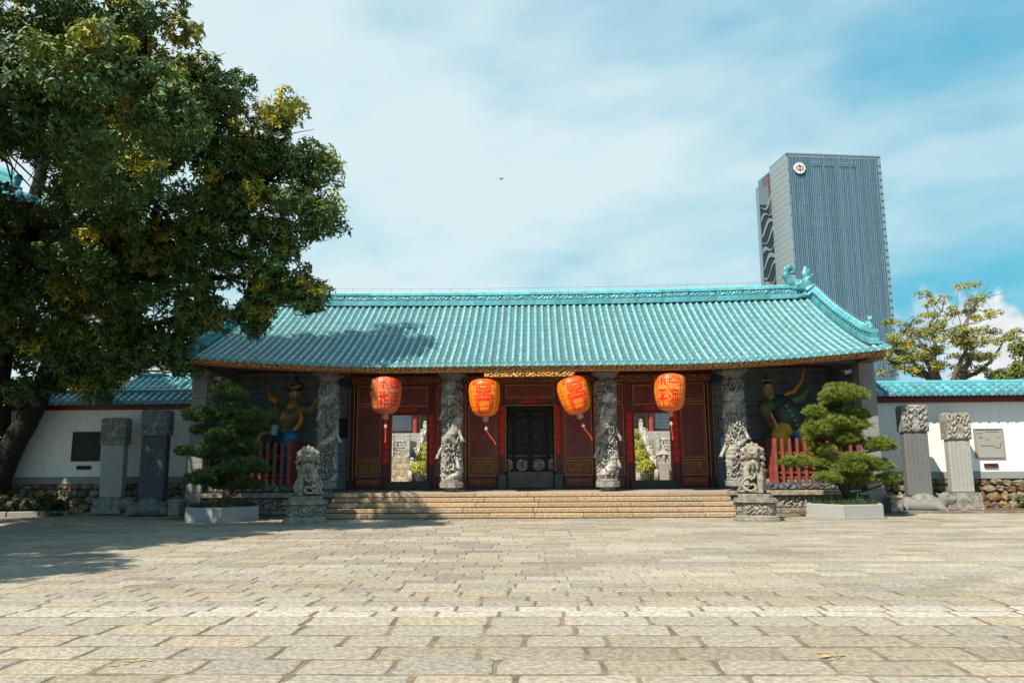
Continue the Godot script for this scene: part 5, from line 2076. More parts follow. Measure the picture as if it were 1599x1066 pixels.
# ---------- painted guardians in the end bays ----------
func build_guardians() -> void:
	var skin := Color(0.17, 0.175, 0.06)
	var face := Color(0.34, 0.22, 0.07)
	var teal := Color(0.03, 0.10, 0.095)
	var orange := Color(0.68, 0.27, 0.04)
	var blue := Color(0.025, 0.20, 0.44)
	var yellow := Color(0.75, 0.38, 0.03)
	var g := thing("guardian_statue", "painted guardian figure with spear and bare green chest behind the left red fence", "statue", Vector3(-7.85, FLOOR, -1.3), 0.0, "painted guardians in the end bays")
	var pl := MB.new()
	pl.col = Color(0.30, 0.30, 0.29)
	pl.box(-0.95, 0.95, 0, 0.28, -0.7, 0.6, 0.03)
	part("plinth", pl.done(), M.granite, g)
	var f := Fig.new()
	f.cap(Vector3(-0.05, 1.45, 0.0), Vector3(0.0, 1.75, 0.05), 0.27, 0.25, teal)
	f.cap(Vector3(0.0, 1.75, 0.05), Vector3(0.12, 2.15, 0.12), 0.25, 0.3, skin)
	f.cap(Vector3(-0.12, 2.25, 0.12), Vector3(0.36, 2.25, 0.12), 0.24, 0.24, skin)
	f.ball(Vector3(0.02, 2.2, 0.33), 0.13, orange)
	f.ball(Vector3(0.28, 2.2, 0.33), 0.12, skin)
	f.ball(Vector3(0.05, 1.8, 0.27), 0.07, orange)
	f.cap(Vector3(0.18, 2.4, 0.15), Vector3(0.3, 2.65, 0.2), 0.14, 0.12, face)
	f.cap(Vector3(0.33, 2.78, 0.22), Vector3(0.36, 2.95, 0.24), 0.18, 0.17, face)
	f.cap(Vector3(0.38, 2.66, 0.34), Vector3(0.4, 2.7, 0.36), 0.10, 0.09, face)
	f.ball(Vector3(0.44, 2.83, 0.41), 0.045, face)
	f.cap(Vector3(0.3, 2.93, 0.38), Vector3(0.42, 2.94, 0.38), 0.04, 0.035, Color(0.02, 0.02, 0.02))
	f.cap(Vector3(0.48, 2.94, 0.37), Vector3(0.54, 2.95, 0.3), 0.04, 0.03, Color(0.02, 0.02, 0.02))
	f.ball(Vector3(0.36, 2.89, 0.405), 0.019, Color(0.6, 0.57, 0.48))
	f.ball(Vector3(0.5, 2.9, 0.36), 0.017, Color(0.6, 0.57, 0.48))
	f.cap(Vector3(0.36, 2.68, 0.45), Vector3(0.48, 2.69, 0.42), 0.025, 0.02, Color(0.16, 0.04, 0.02))
	f.ball(Vector3(0.17, 2.86, 0.2), 0.06, face)
	f.line([Vector3(-0.25, 2.42, 0.1), Vector3(-0.52, 2.1, 0.1), Vector3(-0.5, 1.98, 0.22), Vector3(-0.2, 1.86, 0.42)], [0.17, 0.13, 0.12, 0.085], skin)
	f.cap(Vector3(-0.18, 1.86, 0.43), Vector3(-0.12, 1.9, 0.45), 0.085, 0.07, face)
	f.line([Vector3(0.5, 2.42, 0.1), Vector3(0.78, 2.35, 0.15), Vector3(0.98, 2.58, 0.25)], [0.17, 0.13, 0.09], skin)
	f.cap(Vector3(0.98, 2.6, 0.26), Vector3(1.0, 2.7, 0.3), 0.08, 0.06, face)
	f.line([Vector3(0.08, 1.5, 0.05), Vector3(0.36, 1.56, 0.5), Vector3(0.2, 0.85, 0.42), Vector3(0.2, 0.36, 0.36)], [0.24, 0.2, 0.14, 0.1], blue)
	f.line([Vector3(-0.2, 1.4, 0.0), Vector3(-0.42, 0.9, 0.05), Vector3(-0.5, 0.36, -0.05)], [0.24, 0.17, 0.12], teal)
	f.cap(Vector3(0.2, 0.36, 0.36), Vector3(0.26, 0.33, 0.5), 0.1, 0.08, teal)
	f.cap(Vector3(-0.5, 0.36, -0.05), Vector3(-0.52, 0.33, 0.14), 0.1, 0.08, teal)
	part("body", f.mesh(0.030, 48.0), M.paint, g)
	# hair knot and crown
	f = Fig.new()
	f.cap(Vector3(0.22, 2.98, 0.14), Vector3(0.44, 3.06, 0.2), 0.16, 0.15)
	f.cap(Vector3(0.33, 3.12, 0.2), Vector3(0.35, 3.32, 0.2), 0.1, 0.07)
	f.cap(Vector3(0.2, 2.85, 0.05), Vector3(0.12, 2.5, 0.0), 0.12, 0.08)
	var hb := MB.new()
	f.into(hb, 0.03, 40.0)
	for i in hb.c.size(): hb.c[i] = Color(0.02, 0.025, 0.03)
	part("hair", hb.done(), M.paint, g)
	var cr := MB.new()
	cr.col = Color(0.35, 0.25, 0.12)
	cr.tube([Vector3(0.14, 3.06, 0.26), Vector3(0.34, 3.05, 0.4), Vector3(0.54, 3.1, 0.3)], [0.03, 0.04, 0.03], 6)
	for i in 3: cr.tube([Vector3(0.2 + i * 0.14, 3.06, 0.33), Vector3(0.2 + i * 0.14, 3.2 + (0.08 if i == 1 else 0.0), 0.33)], [0.035, 0.012], 6)
	cr.col = Color(0.4, 0.36, 0.3)
	cr.tube([Vector3(0.42, 3.16, 0.3), Vector3(0.24, 3.36, 0.2), Vector3(0.12, 3.56, 0.16)], [0.022, 0.02, 0.01], 5)
	part("crown", cr.done(), M.gilt, g)
	for q in [[[Vector3(-0.22, 2.66, 0.1), Vector3(-0.38, 2.72, 0.1), Vector3(-0.5, 2.9, 0.05), Vector3(-0.56, 3.1, 0.0)], [0.11, 0.1, 0.05, 0.015]], [[Vector3(0.52, 2.36, 0.28), Vector3(0.6, 2.1, 0.36), Vector3(0.5, 1.86, 0.42), Vector3(0.28, 1.68, 0.42), Vector3(0.08, 1.58, 0.34)], [0.05, 0.07, 0.07, 0.06, 0.03]], [[Vector3(-0.3, 1.72, 0.3), Vector3(-0.62, 1.66, 0.34), Vector3(-0.7, 1.3, 0.4), Vector3(-0.88, 0.98, 0.42)], [0.04, 0.06, 0.09, 0.03]]]:
		var sc := MB.new()
		sc.col = orange
		var c := Curve3D.new()
		for i in q[0].size():
			var tg: Vector3 = (q[0][mini(i + 1, q[0].size() - 1)] - q[0][maxi(i - 1, 0)]) * 0.2
			c.add_point(q[0][i], -tg, tg)
		var pts := []
		var rad := []
		for i in 15:
			pts.append(c.sample_baked(c.get_baked_length() * i / 14.0))
			var v: float = i / 14.0 * (q[1].size() - 1)
			rad.append(lerpf(q[1][int(v)], q[1][mini(int(v) + 1, q[1].size() - 1)], v - int(v)))
		sc.tube(pts, rad, 8)
		part("scarf", sc.done(), M.paint, g)
	var sp := MB.new()
	sp.col = Color(0.08, 0.025, 0.02)
	sp.tube([Vector3(0.14, 2.75, 0.52), Vector3(-0.55, 0.3, 0.5)], [0.028, 0.032], 8)
	sp.col = Color(0.25, 0.50, 0.38)
	sp.tube([Vector3(-0.09, 1.93, 0.51), Vector3(-0.17, 1.64, 0.51)], [0.11, 0.11], 10)
	part("spear", sp.done(), M.paint, g)
	var ar := MB.new()
	ar.col = Color(0.02, 0.05, 0.05)
	ar.lathe([Vector2(0.36, 1.3), Vector2(0.30, 1.5), Vector2(0.28, 1.62)], 18, Vector3(-0.03, 0, 0.04))
	part("belt", ar.done(), M.paint, g)
	g.scale = Vector3(1.07, 1.07, 1.07)
	# the right guardian, seen from behind its broad shield-like back armour
	var h := thing("guardian_statue", "painted guardian figure with round green armour and yellow trousers behind the right red fence", "statue", Vector3(7.95, FLOOR, -1.3), 0.0, "painted guardians in the end bays")
	part("plinth", pl.done(), M.granite, h)
	f = Fig.new()
	var brown := Color(0.20, 0.07, 0.035)
	f.cap(Vector3(-0.08, 2.3, 0.05), Vector3(0.28, 1.7, 0.0), 0.34, 0.32, teal)
	f.cap(Vector3(-0.4, 2.25, 0.0), Vector3(-0.05, 1.75, 0.0), 0.16, 0.18, brown)
	f.cap(Vector3(0.2, 2.3, 0.0), Vector3(0.52, 1.75, 0.0), 0.2, 0.2, brown)
	f.cap(Vector3(-0.3, 2.5, 0.05), Vector3(-0.38, 2.72, 0.12), 0.14, 0.12, face)
	f.cap(Vector3(-0.42, 2.8, 0.16), Vector3(-0.42, 2.95, 0.15), 0.17, 0.16, face)
	f.ball(Vector3(-0.55, 2.83, 0.27), 0.05, face)
	f.cap(Vector3(-0.5, 2.72, 0.26), Vector3(-0.48, 2.68, 0.28), 0.09, 0.08, face)
	f.ball(Vector3(-0.46, 2.9, 0.31), 0.019, Color(0.6, 0.57, 0.48))
	f.cap(Vector3(-0.5, 2.95, 0.3), Vector3(-0.38, 2.95, 0.3), 0.035, 0.03, Color(0.02, 0.02, 0.02))
	f.cap(Vector3(-0.5, 2.3, 0.12), Vector3(-0.56, 2.24, 0.2), 0.22, 0.2, Color(0.13, 0.14, 0.06))
	f.line([Vector3(-0.52, 2.15, 0.15), Vector3(-0.4, 1.8, 0.3), Vector3(-0.1, 1.45, 0.34)], [0.13, 0.11, 0.08], brown)
	f.cap(Vector3(-0.1, 1.45, 0.34), Vector3(-0.02, 1.4, 0.36), 0.08, 0.07, face)
	f.line([Vector3(0.25, 2.45, 0.05), Vector3(0.55, 2.55, 0.1), Vector3(0.72, 2.78, 0.1)], [0.15, 0.11, 0.08], skin)
	f.cap(Vector3(0.12, 1.68, 0.1), Vector3(0.34, 1.5, 0.16), 0.25, 0.24, blue)
	f.line([Vector3(-0.02, 1.72, 0.22), Vector3(-0.26, 1.42, 0.42), Vector3(-0.22, 0.7, 0.36), Vector3(-0.2, 0.36, 0.3)], [0.24, 0.22, 0.2, 0.1], yellow)
	f.line([Vector3(0.44, 1.66, 0.2), Vector3(0.56, 1.2, 0.26), Vector3(0.5, 0.36, 0.1)], [0.24, 0.22, 0.11], yellow)
	f.cap(Vector3(-0.2, 0.36, 0.3), Vector3(-0.22, 0.33, 0.45), 0.1, 0.08, teal)
	f.cap(Vector3(0.5, 0.36, 0.1), Vector3(0.5, 0.33, 0.28), 0.1, 0.08, teal)
	part("body", f.mesh(0.030, 48.0), M.paint, h)
	var sh := MB.new()
	var p := []
	var cols := []
	for j in 13:
		for i in 25:
			var a := TAU * i / 24
			var r := 1.0 - j / 12.0
			var bulge := sqrt(maxf(0, 1 - r * r))
			p.append(Vector3(cos(a) * r * 0.40, sin(a) * r * 0.52, 0.30 * bulge + 0.012 * sin(r * 30.0)))
			cols.append(Color(0.03, 0.085, 0.065) if r < 0.8 else Color(0.16, 0.06, 0.03))
	sh.grid(24, 12, p, cols, true)
	sh.col = Color(0.4, 0.35, 0.1)
	for i in 5: sh.tube([Vector3(0, 0.3 - i * 0.15, 0.2 + 0.1 * cos((i - 2) * 0.5)), Vector3(0, 0.3 - i * 0.15, 0.26 + 0.1 * cos((i - 2) * 0.5))], [0.045, 0.03], 8)
	part("armour", sh.done(), M.paint, h, Vector3(0.1, 2.02, 0.22), Vector3(0, 0, 0.45))
	var cw := MB.new()
	cw.col = Color(0.30, 0.24, 0.16)
	for i in 4: cw.tube([Vector3(-0.55 + i * 0.1, 3.02, 0.2), Vector3(-0.5 + i * 0.1, 3.2, 0.14), Vector3(-0.42 + i * 0.1, 3.12, 0.1)], [0.03, 0.025, 0.02], 6)
	cw.tube([Vector3(-0.58, 3.04, 0.18), Vector3(-0.42, 3.04, 0.3), Vector3(-0.26, 3.06, 0.18)], [0.035, 0.04, 0.035], 6)
	part("crown", cw.done(), M.gilt, h)
	for q in [[[Vector3(0.02, 2.62, 0.2), Vector3(0.3, 2.72, 0.2), Vector3(0.55, 3.0, 0.15), Vector3(0.68, 3.4, 0.1)], orange, 0.07], [[Vector3(-0.45, 2.1, 0.4), Vector3(-0.3, 1.7, 0.46), Vector3(-0.05, 1.45, 0.48)], Color(0.45, 0.32, 0.2), 0.05], [[Vector3(0.5, 1.6, 0.25), Vector3(0.62, 1.3, 0.3), Vector3(0.68, 1.0, 0.3)], yellow, 0.07]]:
		var sc := MB.new()
		sc.col = q[1]
		var rad := []
		for i in q[0].size(): rad.append(q[2] * (1.0 - 0.6 * absf(i - 1.0) / 2.0))
		sc.tube(q[0], rad, 8)
		part("scarf", sc.done(), M.paint, h)
	h.scale = Vector3(1.1, 1.1, 1.1)
	var d := thing("crouching_figure", "small brown crouching figure at the right guardian's feet, behind the red fence", "statue", Vector3(7.42, FLOOR, -1.1))
	f = Fig.new()
	f.cap(Vector3(0, 0.62, 0), Vector3(0.05, 1.1, 0.1), 0.3, 0.28)
	f.ball(Vector3(0.02, 1.42, 0.18), 0.2)
	f.mirror(Vector3(0.2, 1.1, 0.15), Vector3(0.32, 0.8, 0.3), 0.1, 0.08)
	f.mirror(Vector3(0.14, 0.5, 0.05), Vector3(0.3, 0.55, 0.35), 0.16, 0.13)
	f.mirror(Vector3(0.3, 0.52, 0.36), Vector3(0.28, 0.1, 0.3), 0.12, 0.09)
	var db := MB.new()
	f.into(db, 0.035, 40.0)
	for i in db.c.size(): db.c[i] = Color(0.13, 0.055, 0.03)
	part("body", db.done(), M.paint, d)


# ---------- red fences ----------
func build_fences() -> void:
	for s in [-1.0, 1.0]:
		var o := thing("red_picket_fence", ["red painted picket fence round the shaded left end bay", "red painted picket fence round the sunlit right end bay"][0 if s < 0 else 1], "fence", Vector3.ZERO, 0.0, "red fences before the guardians")
		var c := Color(0.31, 0.072, 0.056)
		var y0 := 0.86
		var picks := []
		for i in 12: picks.append([Vector3((7.27 + i * 0.223) * s, 0, -0.1), 1.0 if i else 1.35])
		for i in range(1, 15): picks.append([Vector3(7.27 * s, 0, -0.1 - i * 0.165), 1.0])
		for q in picks:
			var mb := MB.new()
			mb.col = c * rng.randf_range(0.9, 1.1)
			var w: float = 0.04 * q[1]
			var p: Vector3 = q[0]
			var top := 2.16 if q[1] == 1.0 else 2.2
			mb.lathe_flat([Vector2(w * 1.414, y0 - (0.22 if p.z < -0.2 else 0.0)), Vector2(w * 1.414, top - 0.04), Vector2(w * 0.5, top)], 4, Vector3(p.x, 0, p.z), PI / 4)
			part("picket", mb.done(), M.paint, o)
		for y in [1.0, 1.14, 1.72]:
			var mb := MB.new()
			mb.col = c * 0.95
			mb.box(minf(7.3 * s, 9.79 * s), maxf(7.3 * s, 9.79 * s), y - 0.03, y + 0.03, -0.155, -0.142, 0.004)
			part("rail", mb.done(), M.paint, o)
			mb = MB.new()
			mb.col = c * 0.95
			mb.box(7.27 * s + (0.042 if s > 0 else -0.055), 7.27 * s + (0.055 if s > 0 else -0.042), y - 0.03, y + 0.03, -2.48, -0.17, 0.004)
			part("rail", mb.done(), M.paint, o)


# ---------- lanterns ----------
func glyphs() -> Dictionary:
	var v := func(a: Array) -> Array:
		var o := []
		for i in range(0, a.size(), 2): o.append(Vector2(a[i], a[i + 1]))
		return o
	var water := [[.1, .08, .2, .18], [.04, .36, .16, .46], [.04, .92, .22, .58]]
	var raw := {
		"ever": [[.45, .02, .55, .1], [.3, .2, .52, .2, .5, .95, .42, .88], [.12, .38, .4, .38, .3, .62, .1, .84], [.85, .24, .62, .45], [.55, .42, .72, .68, .92, .85]],
		"fortune": [[.2, .05, .28, .14], [.06, .25, .4, .25, .1, .6], [.24, .45, .24, .95], [.3, .52, .4, .62], [.6, .05, .48, .35], [.56, .22, .95, .22], [.66, .22, .66, .95], [.66, .45, .92, .45], [.66, .68, .92, .68]],
		"country": [[.1, .06, .9, .06, .9, .94, .1, .94, .1, .06], [.25, .3, .75, .3], [.27, .42, .48, .42, .48, .6, .27, .6, .27, .42], [.22, .75, .5, .72], [.55, .15, .62, .6, .8, .82], [.76, .5, .6, .78]],
		"luck": [[.35, .1, .95, .1], [.42, .25, .9, .25, .9, .65, .42, .65, .42, .25], [.42, .45, .9, .45], [.66, .05, .66, .8], [.32, .75, .98, .75], [.1, .1, .2, .2], [.05, .38, .22, .38, .16, .75, .05, .92], [.16, .78, .4, .93, .97, .95]],
		"four": [[.08, .15, .92, .15, .92, .85, .08, .85, .08, .15], [.38, .15, .34, .5, .22, .62], [.6, .15, .6, .52, .78, .55]],
		"sea": water + [[.45, .04, .32, .24], [.4, .14, .95, .14], [.42, .3, .34, .8, .9, .8], [.42, .3, .88, .3, .82, .95, .72, .92], [.28, .56, .98, .56], [.6, .36, .66, .48], [.58, .62, .64, .74]],
		"clear": water + [[.4, .12, .92, .12], [.44, .24, .9, .24], [.35, .36, .97, .36], [.66, .04, .66, .36], [.46, .95, .46, .5, .86, .5, .86, .95, .78, .92], [.46, .64, .86, .64], [.46, .78, .86, .78]],
		"level": [[.15, .12, .85, .12], [.28, .25, .36, .42], [.72, .25, .62, .42], [.05, .52, .95, .52], [.5, .12, .5, .97]],
		"palace": [[.5, .0, .5, .1], [.1, .25, .1, .12, .9, .12, .88, .25], [.3, .28, .7, .28, .7, .46, .3, .46, .3, .28], [.5, .46, .44, .58], [.22, .6, .8, .6, .8, .95, .22, .95, .22, .6]],
	}
	var out := {}
	for k in raw:
		var l := []
		for q in raw[k]: l.append(v.call(q))
		out[k] = l
	return out


func lantern_paper(chars: Array, big: String, base: Color, ink: Color) -> StandardMaterial3D:
	var g := glyphs()
	var im := Image.create(1024, 512, false, Image.FORMAT_RGB8)
	im.fill(base)
	for y in range(0, 512, 2):
		for x in range(0, 1024, 2):
			var k := 1.0 + 0.10 * noise.get_noise_2d(x * 0.02, y * 0.03)
			im.fill_rect(Rect2i(x, y, 2, 2), Color(base.r * k, base.g * k, base.b * k))
	for side in 2:
		var xc := 768 - side * 512
		if big:
			for s in g[big]:
				var pts := []
				for p in s: pts.append(Vector2(xc - 138 + p.x * 276, 76 + p.y * 372))
				stroke(im, pts, 23.0, ink)
			for s in g[big]:
				var pts := []
				for p in s: pts.append(Vector2(xc - 138 + p.x * 276 - 4, 76 + p.y * 372 - 4))
				stroke(im, pts, 9.0, Color(ink.r * 1.05, ink.g * 2.2, ink.b))
			stroke(im, [Vector2(xc - 160, 40), Vector2(xc - 160, 450)], 3.0, Color(0.35, 0.10, 0.03))
			stroke(im, [Vector2(xc + 160, 40), Vector2(xc + 160, 450)], 3.0, Color(0.35, 0.10, 0.03))
			stroke(im, [Vector2(xc - 150, 48), Vector2(xc + 150, 48)], 13.0, ink)
		else:
			for k in 4:
				var c := Vector2(xc + (62 if k < 2 else -62), 100 + (k % 2) * 165)
				for s in g[chars[k]]:
					var pts := []
					for p in s: pts.append(c + Vector2(-52 + p.x * 104, p.y * 145))
					stroke(im, pts, 7.0, ink)
			stroke(im, [Vector2(xc - 130, 62), Vector2(xc + 130, 62), Vector2(xc + 130, 440), Vector2(xc - 130, 440), Vector2(xc - 130, 62)], 6.0, ink)
			stroke(im, [Vector2(xc, 70), Vector2(xc, 430)], 2.0, ink)
		# painted sprays between the panels
		for q in 26:
			var p := Vector2(fposmod(xc + 256 + rng.randf_range(-34, 34), 1024), 256 + rng.randf_range(-110, 110))
			dot(im, p, rng.randf_range(6, 15), [Color(0.03, 0.09, 0.06), Color(0.30, 0.36, 0.10), Color(0.05, 0.07, 0.10), Color(0.62, 0.10, 0.04)][q % 4])
	var m := StandardMaterial3D.new()
	m.resource_name = "lantern_paper"
	m.albedo_texture = ImageTexture.create_from_image(im)
	m.roughness = 0.4
	m.backlight_enabled = true
	m.backlight = Color(0.5, 0.3, 0.12)
	return m


func build_lanterns() -> void:
	var spec := [
		[-4.18, 3.45, 0.0, 0.42, ["country", "luck", "ever", "fortune"], "", Color(0.82, 0.48, 0.30), Color(0.84, 0.10, 0.05), "tan lantern with red characters hanging in front of the left side doorway"],
		[-1.28, 3.36, 0.03, 0.0, [], "palace", Color(0.98, 0.52, 0.12), Color(0.90, 0.17, 0.045), "upright bright orange lantern with one large character, left of the central gate"],
		[1.32, 3.40, 0.25, 0.1, [], "palace", Color(0.98, 0.51, 0.11), Color(0.90, 0.17, 0.045), "tilted bright orange lantern swung aside, right of the central gate"],
		[4.08, 3.46, -0.02, -0.30, ["four", "sea", "clear", "level"], "", Color(0.94, 0.52, 0.20), Color(0.85, 0.10, 0.05), "orange lantern with red characters hanging in front of the right side doorway"]]
	for q in spec:
		var o := thing("hanging_lantern", q[8], "lantern", Vector3(q[0], q[1], 0.9), 0.0, "big paper lanterns under the eave")
		var mb := MB.new()
		var key := [Vector2(0.15, -0.54), Vector2(0.27, -0.50), Vector2(0.36, -0.40), Vector2(0.42, -0.22), Vector2(0.455, 0.02), Vector2(0.462, 0.24), Vector2(0.445, 0.38), Vector2(0.40, 0.47), Vector2(0.30, 0.52), Vector2(0.14, 0.535)]
		var prof := []
		for i in 91:   # paper drawn over fine hoops
			var v := i / 90.0 * 9.0
			var a: Vector2 = key[mini(int(v), 8)]
			var b: Vector2 = key[mini(int(v) + 1, 9)]
			var e := a.lerp(b, v - int(v)) if int(v) < 9 else b
			prof.append(Vector2(e.x + 0.005 * absf(sin(i * PI / 5.0)), e.y))
		mb.lathe(prof, 40)
		part("paper_shade", mb.done(), lantern_paper(q[4], q[5], q[6], q[7]), o, Vector3.ZERO, Vector3(0, q[3], 0))
		mb = MB.new()
		mb.col = Color(0.40, 0.16, 0.05)
		for y in [-0.53, 0.53]: mb.lathe([Vector2(0.16, y - 0.02), Vector2(0.18, y), Vector2(0.16, y + 0.02)], 20)
		stuff(part("rims", mb.done(), M.paint, o))
		mb = MB.new()
		mb.col = Color(0.50, 0.30, 0.22)
		mb.lathe([Vector2(0.05, -0.70), Vector2(0.10, -0.66), Vector2(0.085, -0.60), Vector2(0.10, -0.55)], 14)
		part("foot_cap", mb.done(), M.paint, o)
		mb = MB.new()
		mb.col = Color(0.5, 0.03, 0.02)
		var bend: float = [0.0, 0.22, 0.12, 0.03][spec.find(q)]
		mb.tube([Vector3(0, -0.70, 0), Vector3(0.02, -0.84, 0)], [0.012, 0.012], 6)
		mb.col = Color(0.55, 0.33, 0.26)
		mb.lathe([Vector2(0.03, -0.96), Vector2(0.06, -0.91), Vector2(0.02, -0.84)], 10, Vector3(0.02, 0, 0))
		mb.col = Color(0.52, 0.05, 0.025)
		mb.tube([Vector3(0.02, -0.95, 0), Vector3(0.02 + bend * 0.4, -1.1, 0), Vector3(0.02 + bend, -1.28, 0.02), Vector3(0.02 + bend * 1.15, -1.36, 0.02)], [0.025, 0.022, 0.02, 0.03], 7)
		part("tassel", mb.done(), M.paint, o)
		mb = MB.new()
		mb.col = Color(0.25, 0.12, 0.05)
		mb.tube([Vector3(0, 0.53, 0), Vector3(0, 0.86, 0)], [0.012, 0.012], 6)
		part("cord", mb.done(), M.paint, o)
		o.rotation.z = q[2]


# ---------- inscribed stelae and turtle bases ----------
func rounded(w: float, h: float, r: float) -> Array:   # rounded upper corners, counter-clockwise
	var o := [Vector2(-w / 2, 0), Vector2(w / 2, 0)]
	for i in 6:
		var a := PI / 2 * i / 5
		o.append(Vector2(w / 2 - r + cos(PI / 2 - (PI / 2 - a)) * r, h - r + sin(a) * r))
	for i in 6:
		var a := PI / 2 + PI / 2 * i / 5
		o.append(Vector2(-w / 2 + r + cos(a) * r, h - r + sin(a) * r))
	return o


func turtle_mesh() -> ArrayMesh:   # lies along x, head raised at +x
	var f := Fig.new()
	f.cap(Vector3(-0.28, 0.16, 0), Vector3(0.22, 0.17, 0), 0.27, 0.28)
	f.cap(Vector3(-0.25, 0.14, 0.2), Vector3(0.2, 0.14, 0.2), 0.18, 0.18)
	f.cap(Vector3(-0.25, 0.14, -0.2), Vector3(0.2, 0.14, -0.2), 0.18, 0.18)
	f.cap(Vector3(-0.1, 0.22, 0), Vector3(0.1, 0.22, 0), 0.30, 0.30)
	f.line([Vector3(0.36, 0.16, 0.1), Vector3(0.5, 0.22, 0.16), Vector3(0.56, 0.33, 0.2)], [0.2, 0.17, 0.15])
	f.cap(Vector3(0.58, 0.38, 0.2), Vector3(0.78, 0.34, 0.28), 0.15, 0.095)
	f.cap(Vector3(0.62, 0.28, 0.24), Vector3(0.75, 0.24, 0.28), 0.07, 0.05)
	f.ball(Vector3(0.64, 0.46, 0.32), 0.05)
	f.cap(Vector3(0.52, 0.44, 0.14), Vector3(0.42, 0.48, 0.1), 0.05, 0.03)
	for q in [[0.34, 0.36, 0.5], [-0.4, 0.34, -0.5], [0.3, -0.32, 0.45], [-0.4, -0.32, -0.5]]:
		f.line([Vector3(q[0], 0.14, q[1] * 0.8), Vector3(q[2] * 0.95, 0.08, q[1] * 1.1), Vector3(q[2] * 1.0 + 0.06, 0.03, q[1] * 1.2)], [0.13, 0.10, 0.07])
	f.line([Vector3(-0.5, 0.14, 0), Vector3(-0.66, 0.1, 0.05), Vector3(-0.72, 0.05, 0.12)], [0.1, 0.06, 0.03])
	var mb := MB.new()
	f.into(mb, 0.022, 95.0)
	for i in mb.c.size():
		var p := mb.v[i]
		var k: float = 1.0 + 0.18 * sign(sin(p.x * 22.0) * sin(p.z * 22.0)) * (1.0 if p.y > 0.26 and p.x < 0.35 else 0.0)
		mb.c[i] = Color(0.24, 0.24, 0.225) * k
	return mb.done()


func stele(label: String, at: Vector3, turtle: float, w: float, y0: float, y1: float, y2: float, slab: Color, cap: Color, seed_: float, turtle_m: ArrayMesh, tilt: float) -> void:
	var o := thing("stone_stele", label, "stele", at, 0.0, "stone stelae before the white walls")
	var mb := MB.new()
	mb.col = slab
	mb.box(-w / 2, w / 2, y0, y1, -0.12, 0.16, 0.025)
	mb.col = slab * 0.8
	for k in 5:   # shallow columns of worn, unreadable lettering
		for j in 22:
			if rng.randf() < 0.75: mb.box(-w * 0.36 + k * w * 0.18 - 0.02, -w * 0.36 + k * w * 0.18 + 0.02, y1 - 0.14 - j * 0.06, y1 - 0.10 - j * 0.06, 0.155, 0.1625)
	part("inscribed_slab", mb.done(), M.granite, o)
	mb = MB.new()
	mb.col = cap * 0.85
	mb.extrude(rounded(w + 0.07, y2 - y1, 0.10), -0.17, 0.19, Transform3D(Basis(), Vector3(0, y1, 0)))
	var p := []
	var cols := []
	var hh := y2 - y1
	for j in 31:
		for i in 41:
			var u := i / 40.0
			var v := j / 30.0
			var x := (u - 0.5) * (w + 0.05)
			var mu := absf(u - 0.5)
			var k: float = swirl(mu * 7.0 + seed_, v * 4.6 + seed_ * 0.3)
			var plate := smoothstep(0.13, 0.11, mu) * smoothstep(0.62, 0.56, v) * smoothstep(0.04, 0.08, v)
			var edge := minf(minf(u, 1 - u) * 9.0, minf(v, 1 - v) * 8.0)
			k = lerpf(k, 0.3, plate) * smoothstep(0.0, 0.6, edge)
			var corner := maxf(0.0, Vector2(maxf(0.0, absf(x) - (w + 0.07) / 2 + 0.10), maxf(0.0, v * hh - hh + 0.10)).length() - 0.095)
			p.append(Vector3(x, y1 + 0.01 + v * (hh - 0.02), 0.195 + 0.055 * k - corner * 1.2))
			cols.append((cap * 0.8).lerp(cap * 1.1, k))
	mb.grid(40, 30, p, cols)
	part("carved_cap", mb.done(), M.carved_stone, o)
	if turtle != 0.0:
		part("turtle_base", turtle_m, M.granite, o, Vector3(0.02 * turtle, 0.0, 0.04), Vector3(0, -0.3, 0) if turtle > 0 else Vector3(0, PI + 0.3, 0), Vector3(1.02, 1.0, 1.0) if turtle > 0 else Vector3(1.02, 1.0, -1.0))
		mb = MB.new()
		mb.col = slab
		mb.box(-w / 2 + 0.02, w / 2 - 0.02, 0.3, y0 - 0.003, -0.14, 0.14)
		part("tenon", mb.done(), M.granite, o)
		mb = MB.new()
		mb.col = Color(0.13, 0.13, 0.125)
		mb.box(-0.7, 0.9, 0.0, 0.03, -0.5, 0.62, 0.01)
		part("footing", mb.done(), M.granite, o)
	else:
		mb = MB.new()
		mb.col = cap * 0.82
		mb.extrude([Vector2(-w / 2 - 0.11, 0), Vector2(w / 2 + 0.11, 0), Vector2(w / 2 + 0.04, y0 - 0.003), Vector2(-w / 2 - 0.04, y0 - 0.003)], -0.34, 0.36)
		part("plinth_block", mb.done(), M.carved_stone, o)
	o.rotation.z = tilt


func build_stelae() -> void:
	var tm := turtle_mesh()
	stele("tall dark grey stele on a stone turtle facing right, beside the right planter", Vector3(11.33, 0.035, -0.02), 1.0, 0.70, 0.42, 2.27, 3.06, Color(0.185, 0.19, 0.195), Color(0.45, 0.44, 0.41), 1.3, tm, 0.0)
	stele("shorter pale grey stele on a plain block, beside the map plaque at right", Vector3(12.82, 0.035, -0.50), 0.0, 0.65, 0.50, 2.05, 2.85, Color(0.46, 0.455, 0.43), Color(0.50, 0.47, 0.41), 4.1, tm, 0.0)
	stele("pale grey stele on a plain block in shade, beside the dark plaque at left", Vector3(-12.85, 0.035, -0.5), 0.0, 0.70, 0.47, 2.08, 2.91, Color(0.42, 0.42, 0.41), Color(0.42, 0.41, 0.39), 7.7, tm, 0.015)
	stele("tall blue-black stele on a stone turtle facing left, in the tree's shade", Vector3(-11.36, 0.035, -0.02), -1.0, 0.78, 0.44, 2.33, 3.12, Color(0.085, 0.10, 0.115), Color(0.33, 0.33, 0.32), 9.2, tm, 0.0)


